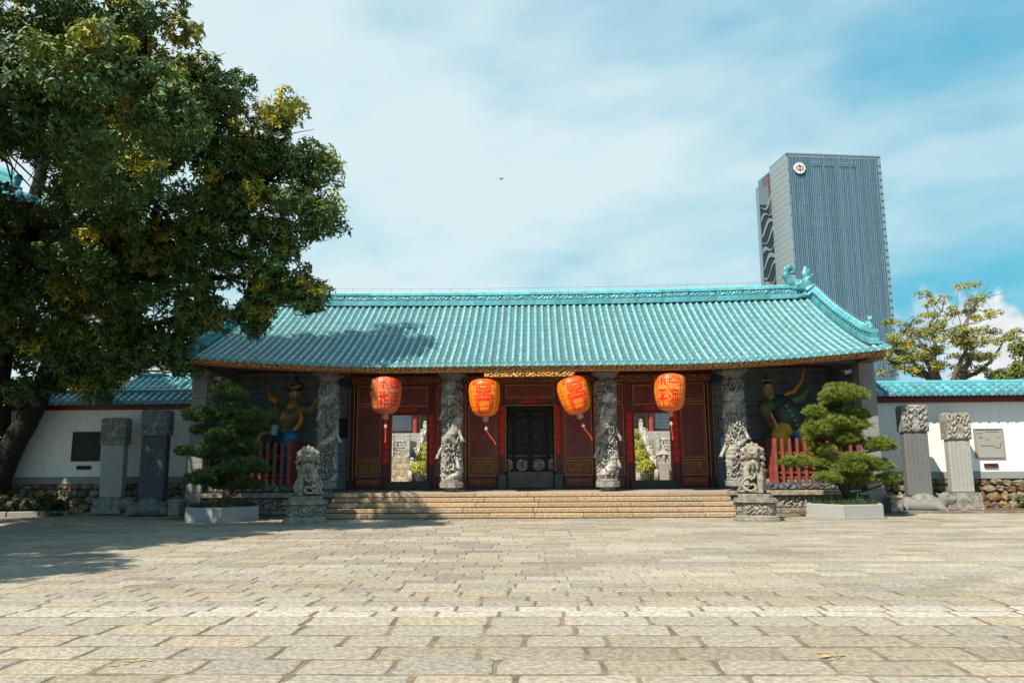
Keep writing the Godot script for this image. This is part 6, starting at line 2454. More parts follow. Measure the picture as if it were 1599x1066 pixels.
# ---------- planters and cloud-pruned pines ----------
func build_planters() -> void:
	for s in [-1.0, 1.0]:
		var c := Vector3(8.40 * s, 0, 1.9)
		var pl := thing("hexagonal_planter", ["low hexagonal grey stone planter under the shaded left pine", "low hexagonal grey stone planter under the sunlit right pine"][0 if s < 0 else 1], "planter", c, deg_to_rad(-20.0 * s), "stone planters by the steps")
		var sd := 6
		for k in sd:
			var a := TAU * k / sd + PI / 6 + PI / 2
			a = TAU * k / sd + PI / 2
			var b := a + TAU / sd
			var mb := MB.new()
			mb.col = Color(0.43, 0.43, 0.42) * rng.randf_range(0.95, 1.05)
			var r := 1.07
			var q := func(an: float, rr: float, y: float) -> Vector3: return Vector3(cos(an) * rr, y, sin(an) * rr)
			var e := 0.003
			mb.quad(q.call(b - e, r, 0.0), q.call(a + e, r, 0.0), q.call(a + e, r, 0.355), q.call(b - e, r, 0.355))
			mb.quad(q.call(b - e, r, 0.355), q.call(a + e, r, 0.355), q.call(a + e, r - 0.02, 0.37), q.call(b - e, r - 0.02, 0.37))
			mb.quad(q.call(b - e, r - 0.02, 0.37), q.call(a + e, r - 0.02, 0.37), q.call(a + e, r - 0.14, 0.37), q.call(b - e, r - 0.14, 0.37))
			mb.quad(q.call(a + e, r - 0.14, 0.1), q.call(b - e, r - 0.14, 0.1), q.call(b - e, r - 0.14, 0.37), q.call(a + e, r - 0.14, 0.37))
			mb.col = Color(0.38, 0.38, 0.37)
			mb.quad(q.call(b, r + 0.03, 0.0), q.call(a, r + 0.03, 0.0), q.call(a, r + 0.03, 0.05), q.call(b, r + 0.03, 0.05))
			mb.quad(q.call(b, r + 0.03, 0.05), q.call(a, r + 0.03, 0.05), q.call(a, r, 0.055), q.call(b, r, 0.055))
			part("planter_side", mb.done(), M.granite, pl)
		var so := MB.new()
		so.col = Color(0.07, 0.05, 0.035)
		so.lathe([Vector2(0.93, 0.28), Vector2(0.5, 0.32), Vector2(0.001, 0.34)], 6, Vector3.ZERO)
		part("soil", so.done(), M.earth, pl)
		var gr := thing("planter_grass", ["dark dwarf grass filling the left planter", "dwarf green grass filling the right planter"][0 if s < 0 else 1], "grass", c + Vector3(0, 0.31, 0))
		var w := []
		var t := []
		for i in 420:
			var a := rng.randf() * TAU
			var r := sqrt(rng.randf()) * 0.84
			w.append(Transform3D(turned(Vector3(rng.randfn() * 0.2, 1, rng.randfn() * 0.2).normalized()), Vector3(cos(a) * r, 0.02, sin(a) * r)))
			var k := rng.randf_range(0.7, 1.3)
			t.append(Color(0.045 * k, 0.075 * k, 0.02 * k))
		stuff(gr)
		scatter("blades", gr, tuft(14, 0.16, 0.014, 70), M.needle, w, t)
		# pine
		var p := thing("cloud_pruned_pine", ["cloud-pruned pine with dark shaded pads in the left planter", "cloud-pruned pine with sunlit yellow-green pads in the right planter"][0 if s < 0 else 1], "tree", c + Vector3(0, 0.3, 0), 0.0, "cloud-pruned pines")
		var pads := [[0.02, 3.42, 0.58, 0.23], [-0.04, 3.60, 0.35, 0.16], [-0.67, 2.82, 0.64, 0.30], [0.00, 2.92, 0.53, 0.32], [0.73, 2.75, 0.48, 0.28], [-0.68, 2.43, 0.35, 0.16], [-0.02, 2.26, 0.44, 0.21], [0.32, 2.51, 0.53, 0.25], [-1.15, 1.85, 0.30, 0.16], [-0.34, 1.83, 0.60, 0.30], [0.55, 1.96, 0.35, 0.25], [0.63, 1.38, 0.76, 0.30], [-0.55, 1.09, 0.44, 0.25], [0.65, 0.93, 0.53, 0.16], [0.03, 1.28, 0.44, 0.25]]
		if s > 0: pads = [[0.10, 3.21, 0.67, 0.28], [0.05, 3.42, 0.4, 0.16], [-0.61, 2.76, 0.28, 0.23], [0.46, 2.70, 0.46, 0.25], [-0.14, 2.50, 0.66, 0.28], [-0.64, 2.28, 0.42, 0.27], [0.28, 2.41, 0.53, 0.25], [0.18, 2.05, 0.48, 0.30], [0.96, 1.87, 0.42, 0.25], [-0.44, 1.74, 0.23, 0.16], [-1.23, 1.44, 0.48, 0.19], [-0.46, 1.42, 0.39, 0.23], [0.06, 1.28, 0.44, 0.23], [0.78, 1.34, 0.57, 0.25], [0.26, 1.52, 0.53, 0.16], [-0.49, 1.03, 0.44, 0.19], [0.38, 0.99, 0.53, 0.19], [1.17, 0.98, 0.32, 0.19]]
		for q in pads:
			q[2] *= 1.08
			q[3] *= 1.08
		for k in 8: pads.append([rng.randf_range(-0.5, 0.5), 0.9 + k * 0.3, 0.36, 0.16, -0.5])
		var tk := MB.new()
		tk.col = Color(0.075, 0.05, 0.035) if s > 0 else Color(0.16, 0.09, 0.055)
		var spine := []
		var rad := []
		for i in 12:
			var y := i * 0.265
			spine.append(Vector3(0.10 * sin(i * 1.3 + s) + (0.05 if i else 0.0), y, 0.08 * cos(i * 1.1)))
			rad.append(lerpf(0.13, 0.035, i / 11.0))
		tk.tube(spine, rad, 9)
		part("trunk", tk.done(), M.bark, p)
		var tf := [tuft(24, 0.125, 0.012, 71), tuft(24, 0.125, 0.012, 72)]
		for q in pads:
			var z: float = q[4] if q.size() > 4 else rng.randf_range(-0.05, 0.45) * (1.0 - absf(q[0]) / 2.2)
			var ctr := Vector3(q[0], q[1] - 0.31, z)
			var br := MB.new()
			br.col = tk.col
			var from: Vector3 = spine[clampi(int((ctr.y - 0.15) / 0.265), 1, 11)]
			br.tube([from, from.lerp(ctr, 0.5) + Vector3(0, -0.06, 0), ctr - Vector3(0, q[3] * 0.4, 0)], [0.035, 0.028, 0.015], 6)
			part("branch", br.done(), M.bark, p)
			w = []
			t = []
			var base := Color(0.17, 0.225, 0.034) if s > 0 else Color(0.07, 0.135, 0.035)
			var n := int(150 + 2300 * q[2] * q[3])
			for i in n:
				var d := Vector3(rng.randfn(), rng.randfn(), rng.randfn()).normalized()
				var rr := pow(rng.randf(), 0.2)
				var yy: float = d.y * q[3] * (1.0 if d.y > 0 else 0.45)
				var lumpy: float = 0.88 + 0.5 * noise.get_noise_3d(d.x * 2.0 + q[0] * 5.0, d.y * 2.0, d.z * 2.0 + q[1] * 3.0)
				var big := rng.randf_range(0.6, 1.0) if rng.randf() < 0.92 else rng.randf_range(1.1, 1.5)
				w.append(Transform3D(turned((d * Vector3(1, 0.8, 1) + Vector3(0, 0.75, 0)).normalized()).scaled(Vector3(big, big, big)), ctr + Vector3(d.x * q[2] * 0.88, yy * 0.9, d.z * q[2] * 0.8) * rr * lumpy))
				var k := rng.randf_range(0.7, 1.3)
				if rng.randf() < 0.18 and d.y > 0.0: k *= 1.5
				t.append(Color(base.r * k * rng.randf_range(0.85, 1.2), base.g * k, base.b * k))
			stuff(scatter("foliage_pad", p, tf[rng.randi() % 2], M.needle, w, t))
	# green support beside the right pine's trunk
	var g := thing("plant_support", "small green metal stand beside the right pine's trunk", "plant support", Vector3(8.72, 0.31, 2.15))
	var mb2 := MB.new()
	mb2.col = Color(0.03, 0.24, 0.13)
	for q in [Vector2(-0.09, 0.06), Vector2(0.09, 0.06), Vector2(0.0, -0.09)]: mb2.tube([Vector3(q.x, 0, q.y), Vector3(q.x * 0.35, 0.42, q.y * 0.35)], [0.014, 0.012], 6)
	for y in [0.15, 0.4]: mb2.lathe([Vector2(0.085 - y * 0.12, y), Vector2(0.095 - y * 0.12, y + 0.01), Vector2(0.085 - y * 0.12, y + 0.02)], 10)
	part("frame", mb2.done(), M.paint, g)


# ---------- small things ----------
func framed(called: String, label: String, cat: String, x0: float, x1: float, y0: float, y1: float, z: float, face: Color, frame: Color, m: Material) -> Node3D:
	var o := thing(called, label, cat, Vector3((x0 + x1) / 2, y0, z))
	var w := (x1 - x0) / 2
	var h := y1 - y0
	var mb := MB.new()
	mb.col = face
	mb.box(-w + 0.045, w - 0.045, 0.045, h - 0.045, 0.0, 0.035)
	part("panel", mb.done(), m, o)
	mb = MB.new()
	mb.col = frame
	for q in [[-w, w, 0.0, 0.05], [-w, w, h - 0.05, h], [-w, -w + 0.05, 0.05, h - 0.05], [w - 0.05, w, 0.05, h - 0.05]]: mb.box(q[0], q[1], q[2], q[3], 0.0, 0.055, 0.01)
	part("frame", mb.done(), m, o)
	return o


func build_small_things() -> void:
	var o := framed("map_plaque", "pale stone plaque with an engraved map, on the right white wall", "plaque", 13.72, 14.62, 1.53, 2.44, -1.195, Color(0.42, 0.41, 0.38), Color(0.36, 0.34, 0.30), M.granite)
	var mb := MB.new()
	mb.col = Color(0.06, 0.06, 0.06)
	var pts := [Vector2(-0.28, 0.40), Vector2(-0.2, 0.37), Vector2(-0.12, 0.39), Vector2(-0.02, 0.37), Vector2(0.08, 0.39), Vector2(0.18, 0.33), Vector2(0.3, 0.29), Vector2(0.33, 0.42), Vector2(0.37, 0.47)]
	for i in pts.size() - 1: mb.bar(Vector3(pts[i].x, pts[i].y, 0.037), Vector3(pts[i + 1].x, pts[i + 1].y, 0.037), 0.016, 0.008)
	for q in [[-0.36, -0.16, 0.76], [-0.1, 0.3, 0.80], [-0.12, 0.02, 0.57], [0.26, 0.36, 0.63], [-0.3, -0.18, 0.62], [-0.3, -0.22, 0.655]]: mb.bar(Vector3(q[0], q[2], 0.037), Vector3(q[1], q[2], 0.037), 0.014, 0.006)
	stuff(part("engraved_lines", mb.done(), M.plain, o))
	o = framed("name_plate", "small brown metal plate below the map plaque on the right wall", "plaque", 13.95, 14.37, 1.24, 1.37, -1.195, Color(0.15, 0.06, 0.035), Color(0.16, 0.065, 0.04), M.metal)
	o = framed("slate_plaque", "large dark slate plaque on the shaded left white wall", "plaque", -14.68, -13.76, 1.62, 2.55, -1.195, Color(0.035, 0.04, 0.042), Color(0.05, 0.055, 0.055), M.granite)
	o = framed("name_plate", "small black plate below the dark slate plaque on the left wall", "plaque", -14.47, -14.02, 1.36, 1.48, -1.195, Color(0.015, 0.012, 0.012), Color(0.02, 0.015, 0.015), M.metal)
	# boards on the brick walls of the porch
	o = framed("notice_board", "blue framed white notice board on the brick wall, behind the right end column", "notice board", 6.22, 6.58, 1.62, 2.38, -2.515, Color(0.66, 0.70, 0.74), Color(0.02, 0.20, 0.46), M.paint)
	mb = MB.new()
	mb.col = Color(0.16, 0.26, 0.42)
	for i in 11: mb.box(-0.12, 0.12 - (i % 3) * 0.03, 0.12 + i * 0.045, 0.132 + i * 0.045, 0.035, 0.037)
	mb.col = Color(0.02, 0.20, 0.46)
	mb.box(-0.135, 0.135, 0.64, 0.70, 0.035, 0.038)
	stuff(part("printed_lines", mb.done(), M.paint, o))
	o = thing("switch_box", "small grey metal box on the brick wall above the blue notice board", "box", Vector3(6.38, 2.5, -2.515))
	mb = MB.new()
	mb.col = Color(0.19, 0.20, 0.21)
	mb.box(-0.17, 0.17, 0, 0.34, 0, 0.09, 0.012)
	part("case", mb.done(), M.metal, o)
	mb = MB.new()
	mb.col = Color(0.22, 0.23, 0.24)
	mb.box(-0.14, 0.14, 0.03, 0.31, 0.091, 0.098, 0.003)
	part("cover", mb.done(), M.metal, o)
	o = framed("black_board", "black inscribed board on the brick wall, left of the left side doorway", "board", -6.62, -6.12, 2.34, 3.0, -2.515, Color(0.008, 0.009, 0.011), Color(0.016, 0.016, 0.018), M.wood)
	o = framed("banner_board", "red, white and blue leaflet board at the foot of the left corner pillar", "notice board", -10.78, -10.32, 1.15, 1.95, -0.9, Color(0.50, 0.52, 0.55), Color(0.35, 0.03, 0.03), M.paint)
	mb = MB.new()
	mb.col = Color(0.03, 0.08, 0.40)
	mb.box(-0.16, 0.16, 0.42, 0.62, 0.036, 0.04)
	mb.col = Color(0.40, 0.03, 0.03)
	mb.box(-0.16, 0.16, 0.63, 0.73, 0.036, 0.04)
	part("printed_bands", mb.done(), M.paint, o)
	mb = MB.new()
	mb.col = Color(0.2, 0.2, 0.2)
	for x in [-0.18, 0.18]: mb.tube([Vector3(x, -1.15, 0), Vector3(x, 0.0, 0)], [0.02, 0.02], 6)
	stuff(part("legs", mb.done(), M.metal, o))
	# stone end posts
	for s in [-1.0, 1.0]:
		o = thing("stone_post", ["squat pale stone post between the shaded left planter and the dark stele", "squat pale stone post between the right planter and the turtle stele"][0 if s < 0 else 1], "post", Vector3(10.40 * s, 0.0, 0.45), 0.0, "squat stone posts")
		mb = MB.new()
		mb.col = Color(0.42, 0.38, 0.31)
		mb.box(-0.17, 0.17, 0, 0.40, -0.17, 0.17, 0.02)
		part("shaft", mb.done(), M.carved_stone, o)
		mb = MB.new()
		mb.col = Color(0.44, 0.40, 0.33)
		mb.box(-0.20, 0.20, 0.402, 0.49, -0.20, 0.20, 0.025)
		part("cap", mb.done(), M.carved_stone, o)
	# cameras under the eave
	for s in [-1.0, 1.0]:
		o = thing("security_camera", ["white security camera under the eave at the left corner pillar", "white security camera under the eave at the right corner pillar"][0 if s < 0 else 1], "camera", Vector3(9.72 * s, 4.08, -0.12), 0.0, "security cameras at the corner pillars")
		mb = MB.new()
		mb.col = Color(0.62, 0.63, 0.63)
		mb.box(-0.05, 0.05, -0.05, 0.05, -0.15, 0.17, 0.015)
		mb.box(-0.06, 0.06, 0.052, 0.062, -0.15, 0.22)
		part("housing", mb.done(), M.plain, o, Vector3(-0.16 * s, 0.02, 0.1), Vector3(0.15, -1.0 * s, 0))
		mb = MB.new()
		mb.col = Color(0.02, 0.02, 0.02)
		mb.tube([Vector3(0, 0, 0.165), Vector3(0, 0, 0.178)], [0.035, 0.035], 12)
		part("lens", mb.done(), M.iron, o, Vector3(-0.16 * s, 0.02, 0.1), Vector3(0.15, -1.0 * s, 0))
		mb = MB.new()
		mb.col = Color(0.58, 0.58, 0.58)
		mb.tube([Vector3(0.09 * s, 0.1, -0.1), Vector3(-0.1 * s, 0.1, 0.05), Vector3(-0.15 * s, 0.03, 0.1)], [0.022, 0.022, 0.022], 8)
		part("bracket", mb.done(), M.plain, o)
	# a bird high over the hall
	o = thing("flying_bird", "tiny dark bird gliding in the pale sky above the hall roof", "bird", Vector3(-2.6, 25.8, -40))
	var f := Fig.new()
	var dk := Color(0.05, 0.05, 0.05)
	f.cap(Vector3(0, 0, 0.1), Vector3(0, 0.0, -0.1), 0.045, 0.05, dk)
	f.cap(Vector3(0, 0.02, -0.15), Vector3(0, 0.02, -0.2), 0.035, 0.015, dk)
	f.mirror(Vector3(0.04, 0.02, -0.02), Vector3(0.16, 0.09, 0.0), 0.035, 0.025, dk)
	f.mirror(Vector3(0.16, 0.09, 0.0), Vector3(0.28, 0.06, 0.06), 0.025, 0.01, dk)
	f.cap(Vector3(0, 0, 0.1), Vector3(0, 0.01, 0.22), 0.03, 0.02, dk)
	part("body", f.mesh(0.015, 60.0), M.plain, o)


# ---------- trees ----------
func curve_points(q: Array, n: int) -> Array:
	var c := Curve3D.new()
	for i in q.size():
		var tg: Vector3 = (q[mini(i + 1, q.size() - 1)] - q[maxi(i - 1, 0)]) * 0.2
		c.add_point(q[i], -tg, tg)
	var o := []
	for i in n + 1: o.append(c.sample_baked(c.get_baked_length() * i / n))
	return o


func limb(o: Node, called: String, q: Array, r0: float, r1: float, col: Color, n := 12, sides := 9) -> Array:
	var pts := curve_points(q, n)
	var rad := []
	for i in pts.size():
		rad.append(lerpf(r0, r1, pow(float(i) / n, 0.8)) * rng.randf_range(0.94, 1.06))
		if i > 0 and i < n: pts[i] += Vector3(rng.randfn(), rng.randfn(), rng.randfn()) * r1 * 0.35
	var mb := MB.new()
	mb.col = col
	mb.tube(pts, rad, sides)
	part(called, mb.done(), M.bark, o)
	return pts


func twigs(o: Node, limbs: Array, centres: Array, per: int, col: Color, r: float) -> void:
	var mb := MB.new()
	mb.col = col
	for c in centres:
		var best := Vector3.ZERO
		var bd := 1e9
		for l in limbs:
			for p in l:
				var d: float = p.distance_to(c[0])
				if d < bd:
					bd = d
					best = p
		for k in per:
			var tip: Vector3 = c[0] + Vector3(rng.randfn(), rng.randfn(), rng.randfn()).normalized() * c[1] * rng.randf_range(0.55, 0.95)
			var mid: Vector3 = best.lerp(c[0], 0.6) + Vector3(rng.randfn(), rng.randfn(), rng.randfn()) * 0.25
			var pts := curve_points([best, mid, tip], 6)
			var rad := []
			for i in 7: rad.append(lerpf(r, r * 0.15, i / 6.0))
			mb.tube(pts, rad, 5, false)
	stuff(part("twigs", mb.done(), M.bark, o))


func build_trees() -> void:
	var bark := Color(0.022, 0.018, 0.015)
	var big := thing("spreading_fig_tree", "huge dark spreading tree filling the upper left and overhanging the hall roof", "tree", Vector3.ZERO, 0.0)
	limb(big, "trunk", [Vector3(-16.85, -0.1, -0.4), Vector3(-16.82, 0.5, -0.4), Vector3(-16.8, 1.3, -0.4)], 0.72, 0.5, bark, 8, 14)
	var ls := []
	ls.append(limb(big, "limb", [Vector3(-16.75, 0.1, -0.4), Vector3(-16.35, 1.6, -0.4), Vector3(-15.8, 2.7, -0.4), Vector3(-15.2, 4.0, -0.3), Vector3(-14.0, 6.2, 0.5), Vector3(-12.5, 7.5, 1.5), Vector3(-10.0, 8.3, 2.0), Vector3(-7.8, 9.0, 2.5)], 0.46, 0.06, bark, 24))
	ls.append(limb(big, "limb", [Vector3(-16.85, 0.1, -0.4), Vector3(-16.7, 2.4, -0.4), Vector3(-16.5, 5.0, 0.0), Vector3(-16.2, 8.1, 0.0), Vector3(-14.0, 9.4, 1.0), Vector3(-12.0, 10.5, 3.0), Vector3(-10.0, 11.6, 4.5)], 0.56, 0.07, bark, 24))
	ls.append(limb(big, "limb", [Vector3(-16.2, 7.6, 0.0), Vector3(-15.4, 10.0, 0.6), Vector3(-15.1, 11.6, 1.0), Vector3(-13.5, 12.8, 3.5), Vector3(-11.5, 13.0, 5.5)], 0.24, 0.06, bark, 18))
	ls.append(limb(big, "limb", [Vector3(-12.9, 7.2, 1.2), Vector3(-10.0, 6.7, 2.0), Vector3(-8.0, 6.7, 2.3), Vector3(-6.4, 6.25, 2.2)], 0.15, 0.04, bark, 14))
	ls.append(limb(big, "limb", [Vector3(-15.0, 4.4, -0.2), Vector3(-13.2, 5.4, 0.7), Vector3(-11.4, 5.6, 1.0), Vector3(-9.6, 5.9, 1.6)], 0.18, 0.04, bark, 12))
	ls.append(limb(big, "limb", [Vector3(-16.4, 4.6, 0.0), Vector3(-17.2, 6.5, 1.5), Vector3(-16.0, 8.5, 4.0), Vector3(-13.5, 10.0, 5.5)], 0.25, 0.07, bark, 14))
	var lobes := [[-7.3, 10.7, 3.0, 1.55], [-6.9, 8.75, 2.5, 1.4], [-7.3, 7.1, 2.5, 1.05], [-8.6, 11.5, 4.0, 1.25], [-9.3, 9.35, 3.0, 1.8], [-9.7, 7.0, 2.0, 1.65], [-10.5, 10.8, 5.0, 2.1], [-13.15, 8.8, 2.0, 2.2], [-12.9, 6.3, 1.0, 1.8], [-11.2, 5.5, 1.0, 1.2], [-15.3, 5.6, 0.0, 1.7], [-13.5, 10.5, 4.0, 2.1], [-11.35, 12.5, 6.0, 2.0], [-9.4, 12.3, 6.0, 1.1], [-6.7, 6.35, 2.2, 0.42], [-6.1, 6.1, 2.2, 0.3], [-7.3, 6.35, 2.2, 0.5], [-11.2, 7.9, 2.2, 1.1], [-10.3, 7.6, 2.4, 0.9], [-7.9, 5.6, 2.0, 0.6], [-15.3, 4.1, -0.2, 0.9], [-17.6, 8.0, 0.2, 1.9], [-12.6, 11.6, 4.5, 1.5], [-14.6, 12.2, 5.0, 1.8], [-9.0, 10.5, 3.6, 1.1], [-8.0, 9.8, 2.8, 0.9], [-8.1, 7.9, 2.6, 0.9], [-13.2, 3.9, 0.2, 0.5], [-6.2, 9.6, 2.6, 0.9], [-6.0, 8.3, 2.4, 0.9], [-8.5, 8.3, 9.0, 1.1], [-6.9, 8.6, 9.2, 0.8], [-8.0, 8.8, 10.2, 0.9], [-14.3, 6.8, 1.5, 1.4], [-16.2, 6.9, 1.6, 1.5], [-12.4, 5.2, 0.8, 1.0], [-11.4, 7.1, 1.6, 1.2], [-14.6, 7.6, 1.0, 1.4], [-13.6, 4.6, 0.3, 0.8], [-17.6, 5.5, 0.5, 1.8], [-8.6, 8.2, 3.2, 1.0], [-10.9, 8.6, 4.2, 1.3], [-12.0, 7.4, 3.2, 1.2], [-14.0, 8.2, 6.0, 2.2], [-11.6, 8.2, 6.5, 1.8], [-9.6, 8.2, 6.6, 1.4], [-9.8, 8.2, 8.4, 1.3], [-7.6, 8.7, 8.0, 0.95], [-12.3, 8.6, 8.2, 1.6], [-10.4, 4.9, 0.9, 0.8], [-12.2, 4.8, 0.6, 0.8], [-14.4, 5.0, 0.3, 1.1], [-9.3, 5.7, 1.4, 0.8]]
	var w := []
	var t := []
	var centres := []
	for l in lobes:
		centres.append([Vector3(l[0], l[1], l[2]), l[3]])
		# a lobe is a cluster of smaller sprays, with gaps between them
		var n := int(8.5 * l[3] * l[3]) + 5
		for k in n:
			var d := Vector3(rng.randfn(), rng.randfn(), rng.randfn()).normalized()
			var c: Vector3 = Vector3(l[0], l[1], l[2]) + d * l[3] * pow(rng.randf(), 0.4) * 0.9
			var sunlit_tint := rng.randf() < (0.42 if l[0] > -11.0 and l[1] > 8.6 else 0.14) and d.y > -0.1  # sunlight put into the colour: yellow sprays, mostly on the upper right lobes
			var base := Color(0.34, 0.33, 0.03) if sunlit_tint else (Color(0.16, 0.205, 0.032) if d.y > 0.0 and rng.randf() < 0.55 else Color(0.075, 0.15, 0.036))  # the lighter green on upper sides is painted sun as well
			var r := rng.randf_range(0.34, 0.62)
			# the spot before the pavilion's eave corner stays bare of leaves
			var s := clampf((c - Vector3(0.2, 1.5, 22.9)).dot(Vector3(-15.4, 7.6, -20.9)) / 732.0, 0.0, 1.0)
			if s < 0.97 and c.distance_to(Vector3(0.2, 1.5, 22.9) + Vector3(-15.4, 7.6, -20.9) * s) < 1.5: continue
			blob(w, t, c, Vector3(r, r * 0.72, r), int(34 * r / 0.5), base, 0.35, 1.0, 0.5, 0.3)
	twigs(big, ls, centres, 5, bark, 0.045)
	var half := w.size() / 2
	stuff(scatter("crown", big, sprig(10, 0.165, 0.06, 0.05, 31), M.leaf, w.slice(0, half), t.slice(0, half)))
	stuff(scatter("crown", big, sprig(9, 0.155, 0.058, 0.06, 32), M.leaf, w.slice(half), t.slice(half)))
	# its neighbour, nearer the camera, at the left edge of the picture
	var near := thing("shade_tree", "broad shade tree at the far left edge, nearer than the big dark tree", "tree")
	limb(near, "trunk", [Vector3(-16.6, -0.1, 12.5), Vector3(-16.4, 2.5, 12.4), Vector3(-15.8, 5.0, 12.6)], 0.5, 0.34, bark, 8, 12)
	var l2 := []
	for q in [[-14.0, 8.0, 15.5], [-13.0, 8.6, 12.0], [-12.2, 8.6, 9.3], [-17.5, 8.5, 14.0]]: l2.append(limb(near, "limb", [Vector3(-15.9, 4.6, 12.6), Vector3(-15.9, 4.6, 12.6).lerp(Vector3(q[0], q[1], q[2]), 0.5) + Vector3(0, 0.7, 0), Vector3(q[0], q[1], q[2])], 0.22, 0.06, bark))
	w = []
	t = []
	centres = []
	for l in [[-13.9, 8.6, 16.7, 2.5], [-13.2, 8.9, 13.0, 2.5], [-11.8, 8.9, 10.4, 1.7], [-15.2, 9.6, 13.0, 2.8], [-15.4, 8.2, 16.4, 2.2], [-15.5, 8.6, 9.8, 2.4], [-17.8, 9.0, 13.5, 2.6], [-17.0, 8.6, 6.6, 2.4], [-15.4, 8.4, 8.0, 2.0], [-16.8, 8.6, 4.2, 2.2], [-14.9, 7.6, 4.4, 1.6], [-13.6, 8.2, 10.6, 1.7], [-14.2, 8.6, 18.3, 2.2], [-10.9, 8.6, 11.2, 1.4], [-9.9, 8.4, 9.9, 1.2], [-16.0, 8.4, 19.0, 2.2], [-12.2, 8.6, 17.8, 1.6], [-12.7, 8.8, 18.9, 1.4], [-13.0, 8.8, 11.6, 1.6], [-14.6, 8.9, 14.8, 2.0]]:
		centres.append([Vector3(l[0], l[1], l[2]), l[3]])
		for k in int(9.5 * l[3] * l[3]) + 4:
			var d := Vector3(rng.randfn(), rng.randfn(), rng.randfn()).normalized()
			var r := rng.randf_range(0.4, 0.7)
			blob(w, t, Vector3(l[0], l[1], l[2]) + d * l[3] * pow(rng.randf(), 0.4) * 0.9, Vector3(r, r * 0.72, r), int(30 * r / 0.5), Color(0.05, 0.10, 0.026), 0.35, 1.0, 0.5, 0.3)
	twigs(near, l2, centres, 4, bark, 0.045)
	stuff(scatter("crown", near, sprig(9, 0.21, 0.08, 0.03, 33), M.leaf, w, t))
	build_right_trees()
	build_back_trees()
	build_hedge()
	build_pavilion()


